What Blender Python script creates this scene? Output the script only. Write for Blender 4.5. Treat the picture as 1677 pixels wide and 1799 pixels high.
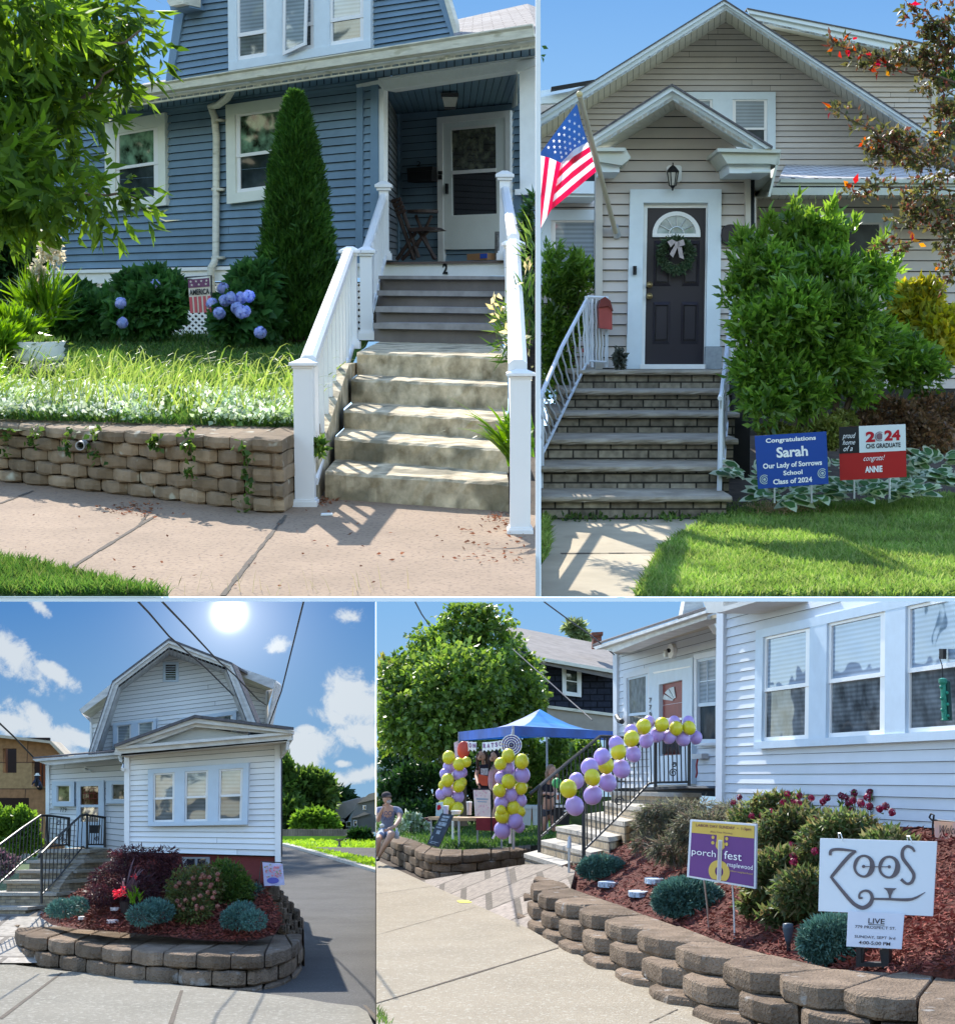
import bpy,bmesh,math,random
import numpy as np
from mathutils import Vector,Matrix
from math import sin,cos,pi,atan,atan2,sqrt
random.seed(7); RS = np.random.RandomState(11)
for o in list(bpy.data.objects): bpy.data.objects.remove(o)
sc = bpy.context.scene
COL = sc.collection
# ---------------------------------------------------------------- camera,sun,sky,exposure
FX,CX,CY = 2800.0,838.5,899.5          # focal length and centre in photo pixels (1677 x 1799)
PITCH = atan((1430 - CY) / FX)
cd = bpy.data.cameras.new('camera'); cam = bpy.data.objects.new('camera',cd); COL.objects.link(cam)
cd.sensor_fit = 'HORIZONTAL'; cd.sensor_width = 36.0; cd.lens = 36.0 * FX / 1677.0
cd.clip_start = 0.1; cd.clip_end = 6000
cam.rotation_euler = (pi / 2 + PITCH,0,0)
sc.camera = cam
# sun direction (towards the sun): behind the houses,a little to the left
SUN_AZ = math.radians(-20); SUN_EL = math.radians(47)
sd = Vector((sin(SUN_AZ) * cos(SUN_EL),cos(SUN_AZ) * cos(SUN_EL),sin(SUN_EL)))
sl = bpy.data.lights.new('sun','SUN'); sl.energy = 3.0; sl.angle = math.radians(0.5); sl.color = (1,.95,.86)
so = bpy.data.objects.new('sun',sl); COL.objects.link(so); so.rotation_euler = sd.to_track_quat('Z','Y').to_euler()
wd = bpy.data.worlds.new('World'); sc.world = wd; wd.use_nodes = True
nt = wd.node_tree; sky = nt.nodes.new('ShaderNodeTexSky'); sky.sky_type = 'NISHITA'; sky.sun_disc = False
sky.sun_elevation = SUN_EL; sky.sun_rotation = SUN_AZ; sky.air_density = 1.0; sky.dust_density = 0.2; sky.ozone_density = 2.5
bg = nt.nodes['Background']; bg.inputs[1].default_value = 0.15
nt.links.new(sky.outputs[0],bg.inputs[0])
sc.view_settings.view_transform = 'Standard'; sc.view_settings.look = 'None'
sc.view_settings.exposure = 1.6; sc.view_settings.gamma = 1.0
# ---------------------------------------------------------------- frames: four garden sites,each with its own level
class Frame:
    def __init__(s,hy,S,clip):
        g = atan((CY - hy) / FX); s.hy = hy; s.S = S; s.clip = clip
        s.cg,s.sg = cos(g),sin(g)
        a = PITCH + g
        s.M = Matrix(((1,0,0,0),(0,cos(a),-sin(a),0),(0,sin(a),cos(a),0),(0,0,0,1))) @ Matrix.Scale(S,4)
    def ray(s,px,py):
        u = (px - CX) / FX; v = (CY - py) / FX
        y = s.cg + v * s.sg; z = v * s.cg - s.sg
        return u / y,z / y
    def D(s,px,py,y):
        a,b = s.ray(px,py); return Vector((a * y,y,b * y))
    def G(s,px,py,z):
        a,b = s.ray(px,py); y = z / b; return Vector((a * y,y,z))
    def proj(s,p):
        f = p[1] * s.cg - p[2] * s.sg; u = p[1] * s.sg + p[2] * s.cg
        return CX + FX * p[0] / f,CY - FX * u / f
    def ppm(s,y): return FX / y
F1 = Frame(520,8.0,(-60,-60,940.5,1048.5))
F2 = Frame(600,8.0,(949.5,-60,1900,1048.5))
F3 = Frame(1430,1.0,(-60,1057,659.3,1860))
F4 = Frame(1365,1.0,(660.7,1057,2200,1860))
FR = F1
def use(f):
    global FR
    FR = f
class Plane:
    def __init__(s,a,n,fr):
        s.a = a; s.n = n.normalized(); s.fr = fr
        if s.n.dot(a) > 0: s.n = -s.n
    def at(s,px,py,off=0.0):
        a,b = s.fr.ray(px,py); r = Vector((a,1,b))
        t = (s.n.dot(s.a) + off) / s.n.dot(r)
        return r * t
def VP(px1,y1,px2,y2):
    a = FR.D(px1,FR.hy,y1); b = FR.D(px2,FR.hy,y2)
    return Plane(a,(b - a).cross(Vector((0,0,1))),FR)
def P3(a,b,c): return Plane(a,(b - a).cross(c - a),FR)
def lerp(a,b,t): return a + (b - a) * t
def bil(Q,u,v):
    (x0,y0),(x1,y1),(x2,y2),(x3,y3) = Q          # TL TR BR BL
    a = (x0 + (x1 - x0) * u,y0 + (y1 - y0) * u); b = (x3 + (x2 - x3) * u,y3 + (y2 - y3) * u)
    return (a[0] + (b[0] - a[0]) * v,a[1] + (b[1] - a[1]) * v)
def R(x0,y0,x1,y1): return [(x0,y0),(x1,y0),(x1,y1),(x0,y1)]
# ---------------------------------------------------------------- materials
MATS = {}
def mat(name,c,rough=.7,var=.12,scale=4.,bump=0.,bscale=60.,spec=.3,metal=0.,c2=None,stretch=(1,1,1),detail=4,speck=None):
    if name in MATS: return MATS[name]
    m = bpy.data.materials.new(name); m.use_nodes = True; n = m.node_tree.nodes; l = m.node_tree.links
    p = n['Principled BSDF']; p.inputs['Roughness'].default_value = rough; p.inputs['Metallic'].default_value = metal
    p.inputs['Specular IOR Level'].default_value = spec
    tc = n.new('ShaderNodeTexCoord'); mp = n.new('ShaderNodeMapping'); mp.inputs['Scale'].default_value = stretch
    l.new(tc.outputs['Object'],mp.inputs[0])
    no = n.new('ShaderNodeTexNoise'); no.inputs['Scale'].default_value = scale; no.inputs['Detail'].default_value = detail; no.inputs['Roughness'].default_value = .6
    l.new(mp.outputs[0],no.inputs[0])
    cr = n.new('ShaderNodeValToRGB'); cr.color_ramp.elements[0].position = .3; cr.color_ramp.elements[1].position = .7
    ca = tuple(max(0,x * (1 - var)) for x in c); cb = tuple(min(1,x * (1 + var)) for x in (c2 or c))
    cr.color_ramp.elements[0].color = (*ca,1); cr.color_ramp.elements[1].color = (*cb,1)
    l.new(no.outputs[0],cr.inputs[0]); out = cr.outputs[0]
    if 'siding' in name:
        ge = n.new('ShaderNodeNewGeometry'); mr0 = n.new('ShaderNodeMapRange'); mr0.inputs[3].default_value = .90; mr0.inputs[4].default_value = 1.05; l.new(ge.outputs['Random Per Island'],mr0.inputs[0]); hv = n.new('ShaderNodeHueSaturation'); l.new(mr0.outputs[0],hv.inputs['Value']); l.new(out,hv.inputs['Color']); out = hv.outputs[0]
    if 'block' in name:
        oi = n.new('ShaderNodeObjectInfo'); mr0 = n.new('ShaderNodeMapRange'); mr0.inputs[3].default_value = .72; mr0.inputs[4].default_value = 1.25; l.new(oi.outputs['Random'],mr0.inputs[0]); hv = n.new('ShaderNodeHueSaturation'); l.new(mr0.outputs[0],hv.inputs['Value']); l.new(out,hv.inputs['Color']); out = hv.outputs[0]
    if speck:
        col,sscale,thr,amt = speck
        n2 = n.new('ShaderNodeTexNoise'); n2.inputs['Scale'].default_value = sscale; n2.inputs['Detail'].default_value = 2
        l.new(mp.outputs[0],n2.inputs[0])
        mr = n.new('ShaderNodeMapRange'); mr.inputs[1].default_value = thr; mr.inputs[2].default_value = thr + .08; mr.inputs[4].default_value = amt
        l.new(n2.outputs[0],mr.inputs[0])
        mx = n.new('ShaderNodeMixRGB'); mx.inputs[2].default_value = (*col,1); l.new(mr.outputs[0],mx.inputs[0]); l.new(out,mx.inputs[1]); out = mx.outputs[0]
    l.new(out,p.inputs['Base Color'])
    if bump:
        n3 = n.new('ShaderNodeTexNoise'); n3.inputs['Scale'].default_value = bscale; n3.inputs['Detail'].default_value = 5
        l.new(mp.outputs[0],n3.inputs[0]); b = n.new('ShaderNodeBump'); b.inputs['Strength'].default_value = min(1,bump); b.inputs['Distance'].default_value = .02 * max(1,bump)
        l.new(n3.outputs[0],b.inputs['Height']); l.new(b.outputs[0],p.inputs['Normal'])
    MATS[name] = m; return m
def brickmat(name,c1,c2,mortar,bw,bh,ms=.01,axis='xz',rough=.85,bump=.6,offx=.5,noise=.35):
    if name in MATS: return MATS[name]
    m = bpy.data.materials.new(name); m.use_nodes = True; n = m.node_tree.nodes; l = m.node_tree.links
    p = n['Principled BSDF']; p.inputs['Roughness'].default_value = rough; p.inputs['Specular IOR Level'].default_value = .2
    tc = n.new('ShaderNodeTexCoord'); sp = n.new('ShaderNodeSeparateXYZ'); cb = n.new('ShaderNodeCombineXYZ')
    l.new(tc.outputs['Object'],sp.inputs[0])
    if axis == 'dz':
        ad = n.new('ShaderNodeMath'); l.new(sp.outputs[0],ad.inputs[0]); l.new(sp.outputs[1],ad.inputs[1]); l.new(ad.outputs[0],cb.inputs[0]); l.new(sp.outputs[2],cb.inputs[1])
    else:
        l.new(sp.outputs['xyz'.index(axis[0])],cb.inputs[0]); l.new(sp.outputs['xyz'.index(axis[1])],cb.inputs[1])
    b = n.new('ShaderNodeTexBrick'); b.inputs['Scale'].default_value = 1; b.inputs['Brick Width'].default_value = bw; b.inputs['Row Height'].default_value = bh
    b.inputs['Mortar Size'].default_value = ms; b.inputs['Mortar Smooth'].default_value = .2; b.offset = offx
    b.inputs['Color1'].default_value = (*c1,1); b.inputs['Color2'].default_value = (*c2,1); b.inputs['Mortar'].default_value = (*mortar,1)
    l.new(cb.outputs[0],b.inputs[0])
    no = n.new('ShaderNodeTexNoise'); no.inputs['Scale'].default_value = 14; no.inputs['Detail'].default_value = 6; l.new(tc.outputs['Object'],no.inputs[0])
    mx = n.new('ShaderNodeMixRGB'); mx.blend_type = 'OVERLAY'; mx.inputs[0].default_value = noise * 2; l.new(b.outputs[0],mx.inputs[1]); l.new(no.outputs[0],mx.inputs[2])
    l.new(mx.outputs[0],p.inputs['Base Color'])
    bp = n.new('ShaderNodeBump'); bp.inputs['Strength'].default_value = bump; bp.inputs['Distance'].default_value = .02; bp.invert = True
    l.new(b.outputs['Fac'],bp.inputs['Height']); b2 = n.new('ShaderNodeBump'); b2.inputs['Strength'].default_value = .4; b2.inputs['Distance'].default_value = .01
    l.new(no.outputs[0],b2.inputs['Height']); l.new(bp.outputs[0],b2.inputs['Normal']); l.new(b2.outputs[0],p.inputs['Normal'])
    MATS[name] = m; return m
def leafmat(name,cols,trans=.45,rough=.5,spec=.3):
    if name in MATS: return MATS[name]
    m = bpy.data.materials.new(name); m.use_nodes = True; n = m.node_tree.nodes; l = m.node_tree.links
    p = n['Principled BSDF']; p.inputs['Roughness'].default_value = rough; p.inputs['Specular IOR Level'].default_value = spec
    g = n.new('ShaderNodeNewGeometry'); cr = n.new('ShaderNodeValToRGB')
    cols = list(cols) * (2 if len(cols) == 1 else 1)
    e = cr.color_ramp.elements
    while len(e) < len(cols): e.new(.5)
    for i,c in enumerate(cols): e[i].position = i / max(1,len(cols) - 1); e[i].color = (*c,1)
    l.new(g.outputs['Random Per Island'],cr.inputs[0])
    tc = n.new('ShaderNodeTexCoord'); no = n.new('ShaderNodeTexNoise'); no.inputs['Scale'].default_value = 1.7; no.inputs['Detail'].default_value = 5; l.new(tc.outputs['Object'],no.inputs[0])
    mr = n.new('ShaderNodeMapRange'); mr.inputs[1].default_value = .3; mr.inputs[2].default_value = .7; mr.inputs[3].default_value = .6; mr.inputs[4].default_value = 1.35; l.new(no.outputs[0],mr.inputs[0])
    h0 = n.new('ShaderNodeHueSaturation'); l.new(mr.outputs[0],h0.inputs['Value']); l.new(cr.outputs[0],h0.inputs['Color']); cr = h0; l.new(cr.outputs[0],p.inputs['Base Color'])
    t = n.new('ShaderNodeBsdfTranslucent'); mx = n.new('ShaderNodeMixShader'); mx.inputs[0].default_value = trans
    hs = n.new('ShaderNodeHueSaturation'); hs.inputs['Value'].default_value = 1.8; hs.inputs['Saturation'].default_value = 1.1; hs.inputs['Hue'].default_value = .485
    l.new(cr.outputs[0],hs.inputs['Color']); l.new(hs.outputs[0],t.inputs[0])
    l.new(p.outputs[0],mx.inputs[1]); l.new(t.outputs[0],mx.inputs[2]); l.new(mx.outputs[0],n['Material Output'].inputs[0])
    MATS[name] = m; return m
def glassmat(name,c,gloss=.3,var=.3,scale=3,stripes=0,tint=(1,1,1)):
    if name in MATS: return MATS[name]
    m = bpy.data.materials.new(name); m.use_nodes = True; n = m.node_tree.nodes; l = m.node_tree.links
    p = n['Principled BSDF']; p.inputs['Roughness'].default_value = .6; p.inputs['Specular IOR Level'].default_value = 0
    tc = n.new('ShaderNodeTexCoord'); no = n.new('ShaderNodeTexNoise'); no.inputs['Scale'].default_value = scale; no.inputs['Detail'].default_value = 3
    l.new(tc.outputs['Object'],no.inputs[0]); cr = n.new('ShaderNodeValToRGB'); cr.color_ramp.elements[0].position = .35; cr.color_ramp.elements[1].position = .65
    cr.color_ramp.elements[0].color = (*[x * (1 - var) for x in c],1); cr.color_ramp.elements[1].color = (*[min(1,x * (1 + var)) for x in c],1)
    l.new(no.outputs[0],cr.inputs[0]); out = cr.outputs[0]
    if stripes:
        sp = n.new('ShaderNodeSeparateXYZ'); l.new(tc.outputs['Object'],sp.inputs[0]); ml = n.new('ShaderNodeMath'); ml.operation = 'MULTIPLY'; ml.inputs[1].default_value = stripes
        l.new(sp.outputs[2],ml.inputs[0]); s2 = n.new('ShaderNodeMath'); s2.operation = 'SINE'; l.new(ml.outputs[0],s2.inputs[0])
        mr = n.new('ShaderNodeMapRange'); mr.inputs[1].default_value = -1; mr.inputs[2].default_value = 1; mr.inputs[3].default_value = .7; mr.inputs[4].default_value = 1.05; l.new(s2.outputs[0],mr.inputs[0])
        mx = n.new('ShaderNodeMixRGB'); mx.blend_type = 'MULTIPLY'; mx.inputs[0].default_value = 1; l.new(out,mx.inputs[1]); l.new(mr.outputs[0],mx.inputs[2]); out = mx.outputs[0]
    l.new(out,p.inputs['Base Color'])
    gl = n.new('ShaderNodeBsdfGlossy'); gl.inputs['Roughness'].default_value = .03; gl.inputs['Color'].default_value = (*tint,1)
    wv = n.new('ShaderNodeTexNoise'); wv.inputs['Scale'].default_value = 1.5; l.new(tc.outputs['Object'],wv.inputs[0]); bp = n.new('ShaderNodeBump'); bp.inputs['Strength'].default_value = .25; bp.inputs['Distance'].default_value = .05
    l.new(wv.outputs[0],bp.inputs['Height']); l.new(bp.outputs[0],gl.inputs['Normal'])
    mx = n.new('ShaderNodeMixShader'); mx.inputs[0].default_value = gloss
    l.new(p.outputs[0],mx.inputs[1]); l.new(gl.outputs[0],mx.inputs[2]); l.new(mx.outputs[0],n['Material Output'].inputs[0])
    MATS[name] = m; return m
# ---------------------------------------------------------------- mesh building
class MB:
    def __init__(s): s.v = []; s.f = []; s.mi = []; s.cur = 0; s.sm = False
    def add(s,vs,fs):
        k = len(s.v); s.v += [Vector(x) for x in vs]
        for f in fs: s.f.append([k + i for i in f]); s.mi.append(s.cur)
    def poly(s,pts): s.add(pts,[list(range(len(pts)))])
    def prism(s,fr,bk):
        n = len(fr); s.add(list(fr) + list(bk),[list(range(n)),list(range(2 * n - 1,n - 1,-1))] + [[i,n + i,n + (i + 1) % n,(i + 1) % n] for i in range(n)])
    def pp(s,pl,pts,off,th):
        """solid slab in front of a plane, outline in photo pixels, front face at off metres, th thick"""
        fr = [pl.at(x,y,off) for x,y in pts]; s.prism(fr,[p - pl.n * th for p in fr]); return s
    def ext(s,pts,vec): s.prism(pts,[p + vec for p in pts]); return s
    def box(s,c,sx,sy,sz,M=None):
        P = [Vector((x * sx / 2,y * sy / 2,z * sz / 2)) for z in (-1,1) for y in (-1,1) for x in (-1,1)]
        if M: P = [M @ p for p in P]
        s.add([Vector(c) + p for p in P],[(0,2,3,1),(4,5,7,6),(0,1,5,4),(2,6,7,3),(0,4,6,2),(1,3,7,5)]); return s
    def tube(s,pts,r,seg=8,close=True):
        pts = [Vector(p) for p in pts]; n = len(pts); rr = r if isinstance(r,(list,tuple)) else [r] * n
        k = len(s.v); up0 = None
        for i,p in enumerate(pts):
            d = (pts[min(i + 1,n - 1)] - pts[max(i - 1,0)]).normalized()
            if up0 is None: up0 = Vector((0,0,1)) if abs(d.z) < .9 else Vector((0,1,0))
            a = d.cross(up0)
            if a.length < 1e-6: a = d.orthogonal()
            a.normalize(); b = d.cross(a); up0 = -b if b.dot(up0) < 0 else b
            a = d.cross(up0).normalized(); b = d.cross(a)
            for j in range(seg):
                t = 2 * pi * j / seg; s.v.append(p + (a * cos(t) + b * sin(t)) * rr[i])
        for i in range(n - 1):
            for j in range(seg):
                s.f.append([k + i * seg + j,k + i * seg + (j + 1) % seg,k + (i + 1) * seg + (j + 1) % seg,k + (i + 1) * seg + j]); s.mi.append(s.cur)
        if close:
            s.f.append([k + j for j in range(seg)][::-1]); s.f.append([k + (n - 1) * seg + j for j in range(seg)]); s.mi += [s.cur] * 2
        return s
    def ball(s,c,r,seg=16,rings=10,sc=(1,1,1),M=None):
        k = len(s.v); c = Vector(c)
        for i in range(rings + 1):
            th = pi * i / rings
            for j in range(seg):
                t = 2 * pi * j / seg; p = Vector((sin(th) * cos(t) * r * sc[0],sin(th) * sin(t) * r * sc[1],cos(th) * r * sc[2]))
                s.v.append(c + (M @ p if M else p))
        for i in range(rings):
            for j in range(seg):
                s.f.append([k + i * seg + j,k + (i + 1) * seg + j,k + (i + 1) * seg + (j + 1) % seg,k + i * seg + (j + 1) % seg]); s.mi.append(s.cur)
        return s
    def lathe(s,c,prof,seg=20,M=None):
        k = len(s.v); c = Vector(c)
        for r,z in prof:
            for j in range(seg):
                t = 2 * pi * j / seg; p = Vector((cos(t) * r,sin(t) * r,z)); s.v.append(c + (M @ p if M else p))
        for i in range(len(prof) - 1):
            for j in range(seg):
                s.f.append([k + i * seg + j,k + i * seg + (j + 1) % seg,k + (i + 1) * seg + (j + 1) % seg,k + (i + 1) * seg + j]); s.mi.append(s.cur)
        return s
def clipmesh(me,base,fr):
    """cut a mesh at the edge of its garden site"""
    vs = [v.co + base for v in me.vertices]
    if not vs: return
    x0,y0,x1,y1 = fr.clip; P = [fr.proj(v) for v in vs]
    need = []
    if min(p[0] for p in P) < x0: need.append((x0,0,1))
    if max(p[0] for p in P) > x1: need.append((x1,0,-1))
    if min(p[1] for p in P) < y0: need.append((y0,1,1))
    if max(p[1] for p in P) > y1: need.append((y1,1,-1))
    if not need: return
    bm = bmesh.new(); bm.from_mesh(me)
    for c,ax,sg in need:
        if ax == 0: n = Vector((FX,-(c - CX) * fr.cg,(c - CX) * fr.sg)) * sg
        else: n = -Vector((0,FX * fr.sg - (CY - c) * fr.cg,FX * fr.cg + (CY - c) * fr.sg)) * sg
        n.normalize(); r = bmesh.ops.bisect_plane(bm,geom=bm.verts[:] + bm.edges[:] + bm.faces[:],plane_co=-base,plane_no=n,clear_inner=True)
        ed = [g for g in r['geom_cut'] if isinstance(g,bmesh.types.BMEdge) and g.is_valid and g.is_boundary]
        if ed and len(ed) < 400:
            try: bmesh.ops.triangle_fill(bm,edges=ed,use_beauty=True)
            except Exception: pass
    bm.to_mesh(me); bm.free()
def _setprops(o,label,cat,group,kind):
    if label: o['label'] = label
    if cat: o['category'] = cat
    if group: o['group'] = group
    if kind: o['kind'] = kind
def _link(name,me,base,parent,mats):
    for m in (mats if isinstance(mats,(list,tuple)) else [mats]): me.materials.append(m)
    o = bpy.data.objects.new(name,me); COL.objects.link(o)
    if parent is None: o.matrix_world = FR.M @ Matrix.Translation(base)
    else: o.parent = parent
    o['_b'] = tuple(base); return o
def make(name,mb,mats,parent=None,label=None,cat=None,group=None,kind=None,smooth=None):
    v = mb.v
    if parent is not None: base = Vector(parent['_b'])
    else:
        xs = [p.x for p in v]; ys = [p.y for p in v]; zs = [p.z for p in v]
        base = Vector(((min(xs) + max(xs)) / 2,(min(ys) + max(ys)) / 2,min(zs)))
    me = bpy.data.meshes.new(name); me.from_pydata([p - base for p in v],[],mb.f)
    me.polygons.foreach_set('material_index',mb.mi)
    if smooth or (smooth is None and mb.sm): me.polygons.foreach_set('use_smooth',[True] * len(me.polygons))
    me.update(); clipmesh(me,base,FR)
    o = _link(name,me,base,parent,mats); _setprops(o,label,cat,group,kind); return o
def thing(name,label,cat,base,group=None,kind=None):
    o = bpy.data.objects.new(name,None); COL.objects.link(o); o.empty_display_size = .2
    o.matrix_world = FR.M @ Matrix.Translation(base); o['_b'] = tuple(base); _setprops(o,label,cat,group,kind); return o
def np_mesh(name,V,nper,mats,parent=None,base=None,**kw):
    """many separate small faces: V is (N, nper, 3)"""
    nper = V.shape[1]; C = V.mean(1); f = C[:,1] * FR.cg - C[:,2] * FR.sg; u = C[:,1] * FR.sg + C[:,2] * FR.cg
    px = CX + FX * C[:,0] / f; py = CY - FX * u / f; x0,y0,x1,y1 = FR.clip
    f2 = V[:,:,1] * FR.cg - V[:,:,2] * FR.sg; vx = CX + FX * V[:,:,0] / f2; vy = CY - FX * (V[:,:,1] * FR.sg + V[:,:,2] * FR.cg) / f2
    k = (vx.min(1) > x0 + .2) & (vx.max(1) < x1 - .2) & (vy.min(1) > y0 + .2) & (vy.max(1) < y1 - .2)
    V = V[k]; N = len(V)
    if parent is not None: b = np.array(parent['_b'])
    elif base is not None: b = np.array(base)
    elif N: b = V.reshape(-1,3).mean(0); b[2] = V[:,:,2].min()
    else: b = np.zeros(3)
    me = bpy.data.meshes.new(name); W = (V - b).reshape(-1,3)
    me.vertices.add(len(W)); me.vertices.foreach_set('co',W.astype(np.float32).ravel())
    me.loops.add(N * nper); me.loops.foreach_set('vertex_index',np.arange(N * nper,dtype=np.int32))
    me.polygons.add(N); me.polygons.foreach_set('loop_start',np.arange(0,N * nper,nper,dtype=np.int32)); me.polygons.foreach_set('loop_total',np.full(N,nper,dtype=np.int32))
    me.update(calc_edges=True)
    o = _link(name,me,Vector(b),parent,mats); _setprops(o,kw.get('label'),kw.get('cat'),kw.get('group'),kw.get('kind')); return o
# ---------------------------------------------------------------- foliage
def unit(a): return a / np.maximum(1e-9,np.linalg.norm(a,axis=1,keepdims=True))
def blobpts(blobs,n,shell=.55,dz=1.0):
    """points in lumps; blob = (px, py, rx_px, ry_px, depth[, depth radius factor])"""
    w = np.array([b[2] * b[3] for b in blobs],float); w /= w.sum(); idx = RS.choice(len(blobs),n,p=w)
    d = unit(RS.normal(size=(n,3))); r = (shell + (1 - shell) * RS.rand(n)) ** 1.0
    r = np.where(RS.rand(n) < .3,RS.rand(n) ** .5,r)
    P = np.zeros((n,3)); c = np.zeros((n,3)); s = np.zeros((n,3))
    for i,b in enumerate(blobs):
        k = idx == i; y = b[4]; cc = FR.D(b[0],b[1],y); q = y / FX
        c[k] = cc; s[k] = (b[2] * q,(b[5] if len(b) > 5 else 1.) * min(b[2],b[3]) * q,b[3] * q)
    P = c + d * s * r[:,None]
    return P,d
def leaves(P,D,L,W,fold=.15,droop=0.,jit=.8,updir=0.):
    """kite leaf at each point, pointing roughly along D"""
    n = len(P); d = unit(D * 1.0 + RS.normal(size=(n,3)) * jit + np.array([0,0,updir - droop])); L = L * (0.65 + .7 * RS.rand(n)); W = W * (.65 + .7 * RS.rand(n))
    s = unit(np.cross(d,RS.normal(size=(n,3)))); nn = np.cross(d,s)
    a = P; t = P + d * L[:,None] - nn * (L * fold)[:,None]
    m = P + d * (L * .42)[:,None]
    return np.stack([a,m + s * (W / 2)[:,None] + nn * (L * .06)[:,None],t,m - s * (W / 2)[:,None] + nn * (L * .06)[:,None]],1)
def sprigs(P,D,k,spread,L,W,**kw):
    """clusters: k leaves around each twig point"""
    n = len(P); d = unit(D + RS.normal(size=(n,3)) * .5 + np.array([0,0,-.2])); t = RS.rand(n,k)
    PP = (P[:,None,:] + d[:,None,:] * (t * spread)[:,:,None]).reshape(-1,3)
    DD = np.repeat(d,k,0)
    return leaves(PP,DD,L,W,**kw)
def inpoly(x,y,poly):
    r = np.zeros(len(x),bool); n = len(poly)
    for i in range(n):
        (x0,y0),(x1,y1) = poly[i],poly[(i + 1) % n]
        if y0 == y1: continue
        c = ((y0 > y) != (y1 > y)) & (x < (x1 - x0) * (y - y0) / (y1 - y0) + x0); r ^= c
    return r
def polypts(poly,n):
    xs = [p[0] for p in poly]; ys = [p[1] for p in poly]; X = []; Y = []
    while sum(len(a) for a in X) < n:
        x = RS.uniform(min(xs),max(xs),n * 2); y = RS.uniform(min(ys),max(ys),n * 2); k = inpoly(x,y,poly); X.append(x[k]); Y.append(y[k])
    return np.concatenate(X)[:n],np.concatenate(Y)[:n]
def blades(P,h,w,lean=.35,bend=.3,dirx=0.):
    """grass blades: quads bent at the tip"""
    n = len(P); a = RS.rand(n) * 2 * pi; H = h * (.5 + RS.rand(n)); l = RS.normal(size=(n,2)) * lean; l[:,0] += dirx
    up = unit(np.stack([l[:,0],l[:,1],np.ones(n)],1)); s = np.stack([np.cos(a),np.sin(a) * .4,np.zeros(n)],1)
    t = P + up * H[:,None] + np.stack([l[:,0],l[:,1],-.3 * np.ones(n)],1) * (H * bend)[:,None]
    m = P + up * (H * .55)[:,None]; ww = (w * (.6 + .8 * RS.rand(n)) / 2)[:,None]
    if bend > .4:
        B = lambda q: (1 - q) ** 2 * P + 2 * q * (1 - q) * (P + up * H[:,None]) + q * q * t; Q = [B(q) for q in (0,.3,.6,.82,1.)]; W = [1,.9,.7,.45,.05]
        return np.concatenate([np.stack([Q[i] - s * ww * W[i],Q[i] + s * ww * W[i],Q[i + 1] + s * ww * W[i + 1],Q[i + 1] - s * ww * W[i + 1]],1) for i in range(4)])
    return np.stack([P - s * ww,P + s * ww,m + s * ww * .8,t,m - s * ww * .8],1)
def Gnp(px,py,z):
    a,b = FR.ray(px,py); y = z / b; return np.stack([a * y,y,np.zeros_like(y) + z],1)
def Dnp(px,py,y):
    a,b = FR.ray(px,py); y = np.zeros_like(a) + y; return np.stack([a * y,y,b * y],1)
def branch(mb,p,q,r0,r1,n=5,wob=.06):
    p = Vector(p); q = Vector(q); L = (q - p).length
    pts = [p.lerp(q,i / n) + Vector(RS.normal(size=3)) * wob * L * (0 if i in (0,n) else 1) * .5 for i in range(n + 1)]
    mb.tube(pts,[lerp(r0,r1,i / n) for i in range(n + 1)],7); return pts
# ---------------------------------------------------------------- building parts
def clipband(poly,f,keep):
    out = []; n = len(poly)
    for i in range(n):
        a,b = poly[i],poly[(i + 1) % n]; fa,fb = f(a),f(b)
        ina,inb = (fa <= 0) == keep or fa == 0,(fb <= 0) == keep or fb == 0
        if ina: out.append(a)
        if (fa < 0 < fb) or (fb < 0 < fa):
            t = fa / (fa - fb); out.append((a[0] + (b[0] - a[0]) * t,a[1] + (b[1] - a[1]) * t))
    return out
def siding(pl,poly,top,bot,n,off=.03,gap=.1,lean=.02,mb=None):
    """horizontal lap boards: outline poly in pixels, top/bot = ((x,y),(x,y)) guide lines, n boards; a real slot under each board"""
    mb = mb or MB()
    def row(x,t):
        yt = top[0][1] + (top[1][1] - top[0][1]) * (x - top[0][0]) / (top[1][0] - top[0][0]); yb = bot[0][1] + (bot[1][1] - bot[0][1]) * (x - bot[0][0]) / (bot[1][0] - bot[0][0])
        return yt + (yb - yt) * t
    for k in range(n):
        t0,t1 = k / n,(k + 1 - gap) / n
        q = clipband(poly,lambda p: p[1] - row(p[0],t0),False)
        if len(q) > 2: q = clipband(q,lambda p: p[1] - row(p[0],t1),True)
        if len(q) < 3: continue
        xs = [p[0] for p in q]; w = max(xs) - min(xs); cut = [q]
        if w > 60 and random.random() < .3:
            xj = min(xs) + w * random.uniform(.15,.85); cut = [clipband(q,lambda p: p[0] - xj,True),clipband(q,lambda p: xj + .4 - p[0],True)]
        for q in cut:
            if len(q) < 3: continue
            fr = []; bk = []; jo = random.uniform(-.003,.003)
            for x,y in q:
                ya,yb = row(x,t0),row(x,t1); s = min(1,max(0,(y - ya) / (yb - ya)))
                fr.append(pl.at(x,y,off + jo + lean * s)); bk.append(pl.at(x,y,off - .02))
            mb.prism(fr,bk)
    return mb
def planks(A0,A1,B0,B1,n,th,gap=.12,mb=None):
    """boards between line A (A0-A1) and line B (B0-B1), 3-D points"""
    mb = mb or MB()
    for k in range(n):
        s0,s1 = (k + gap / 2) / n,(k + 1 - gap / 2) / n
        q = [A0.lerp(A1,s0),A0.lerp(A1,s1),B0.lerp(B1,s1),B0.lerp(B1,s0)]
        mb.prism(q,[p + th for p in q])
    return mb
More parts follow.
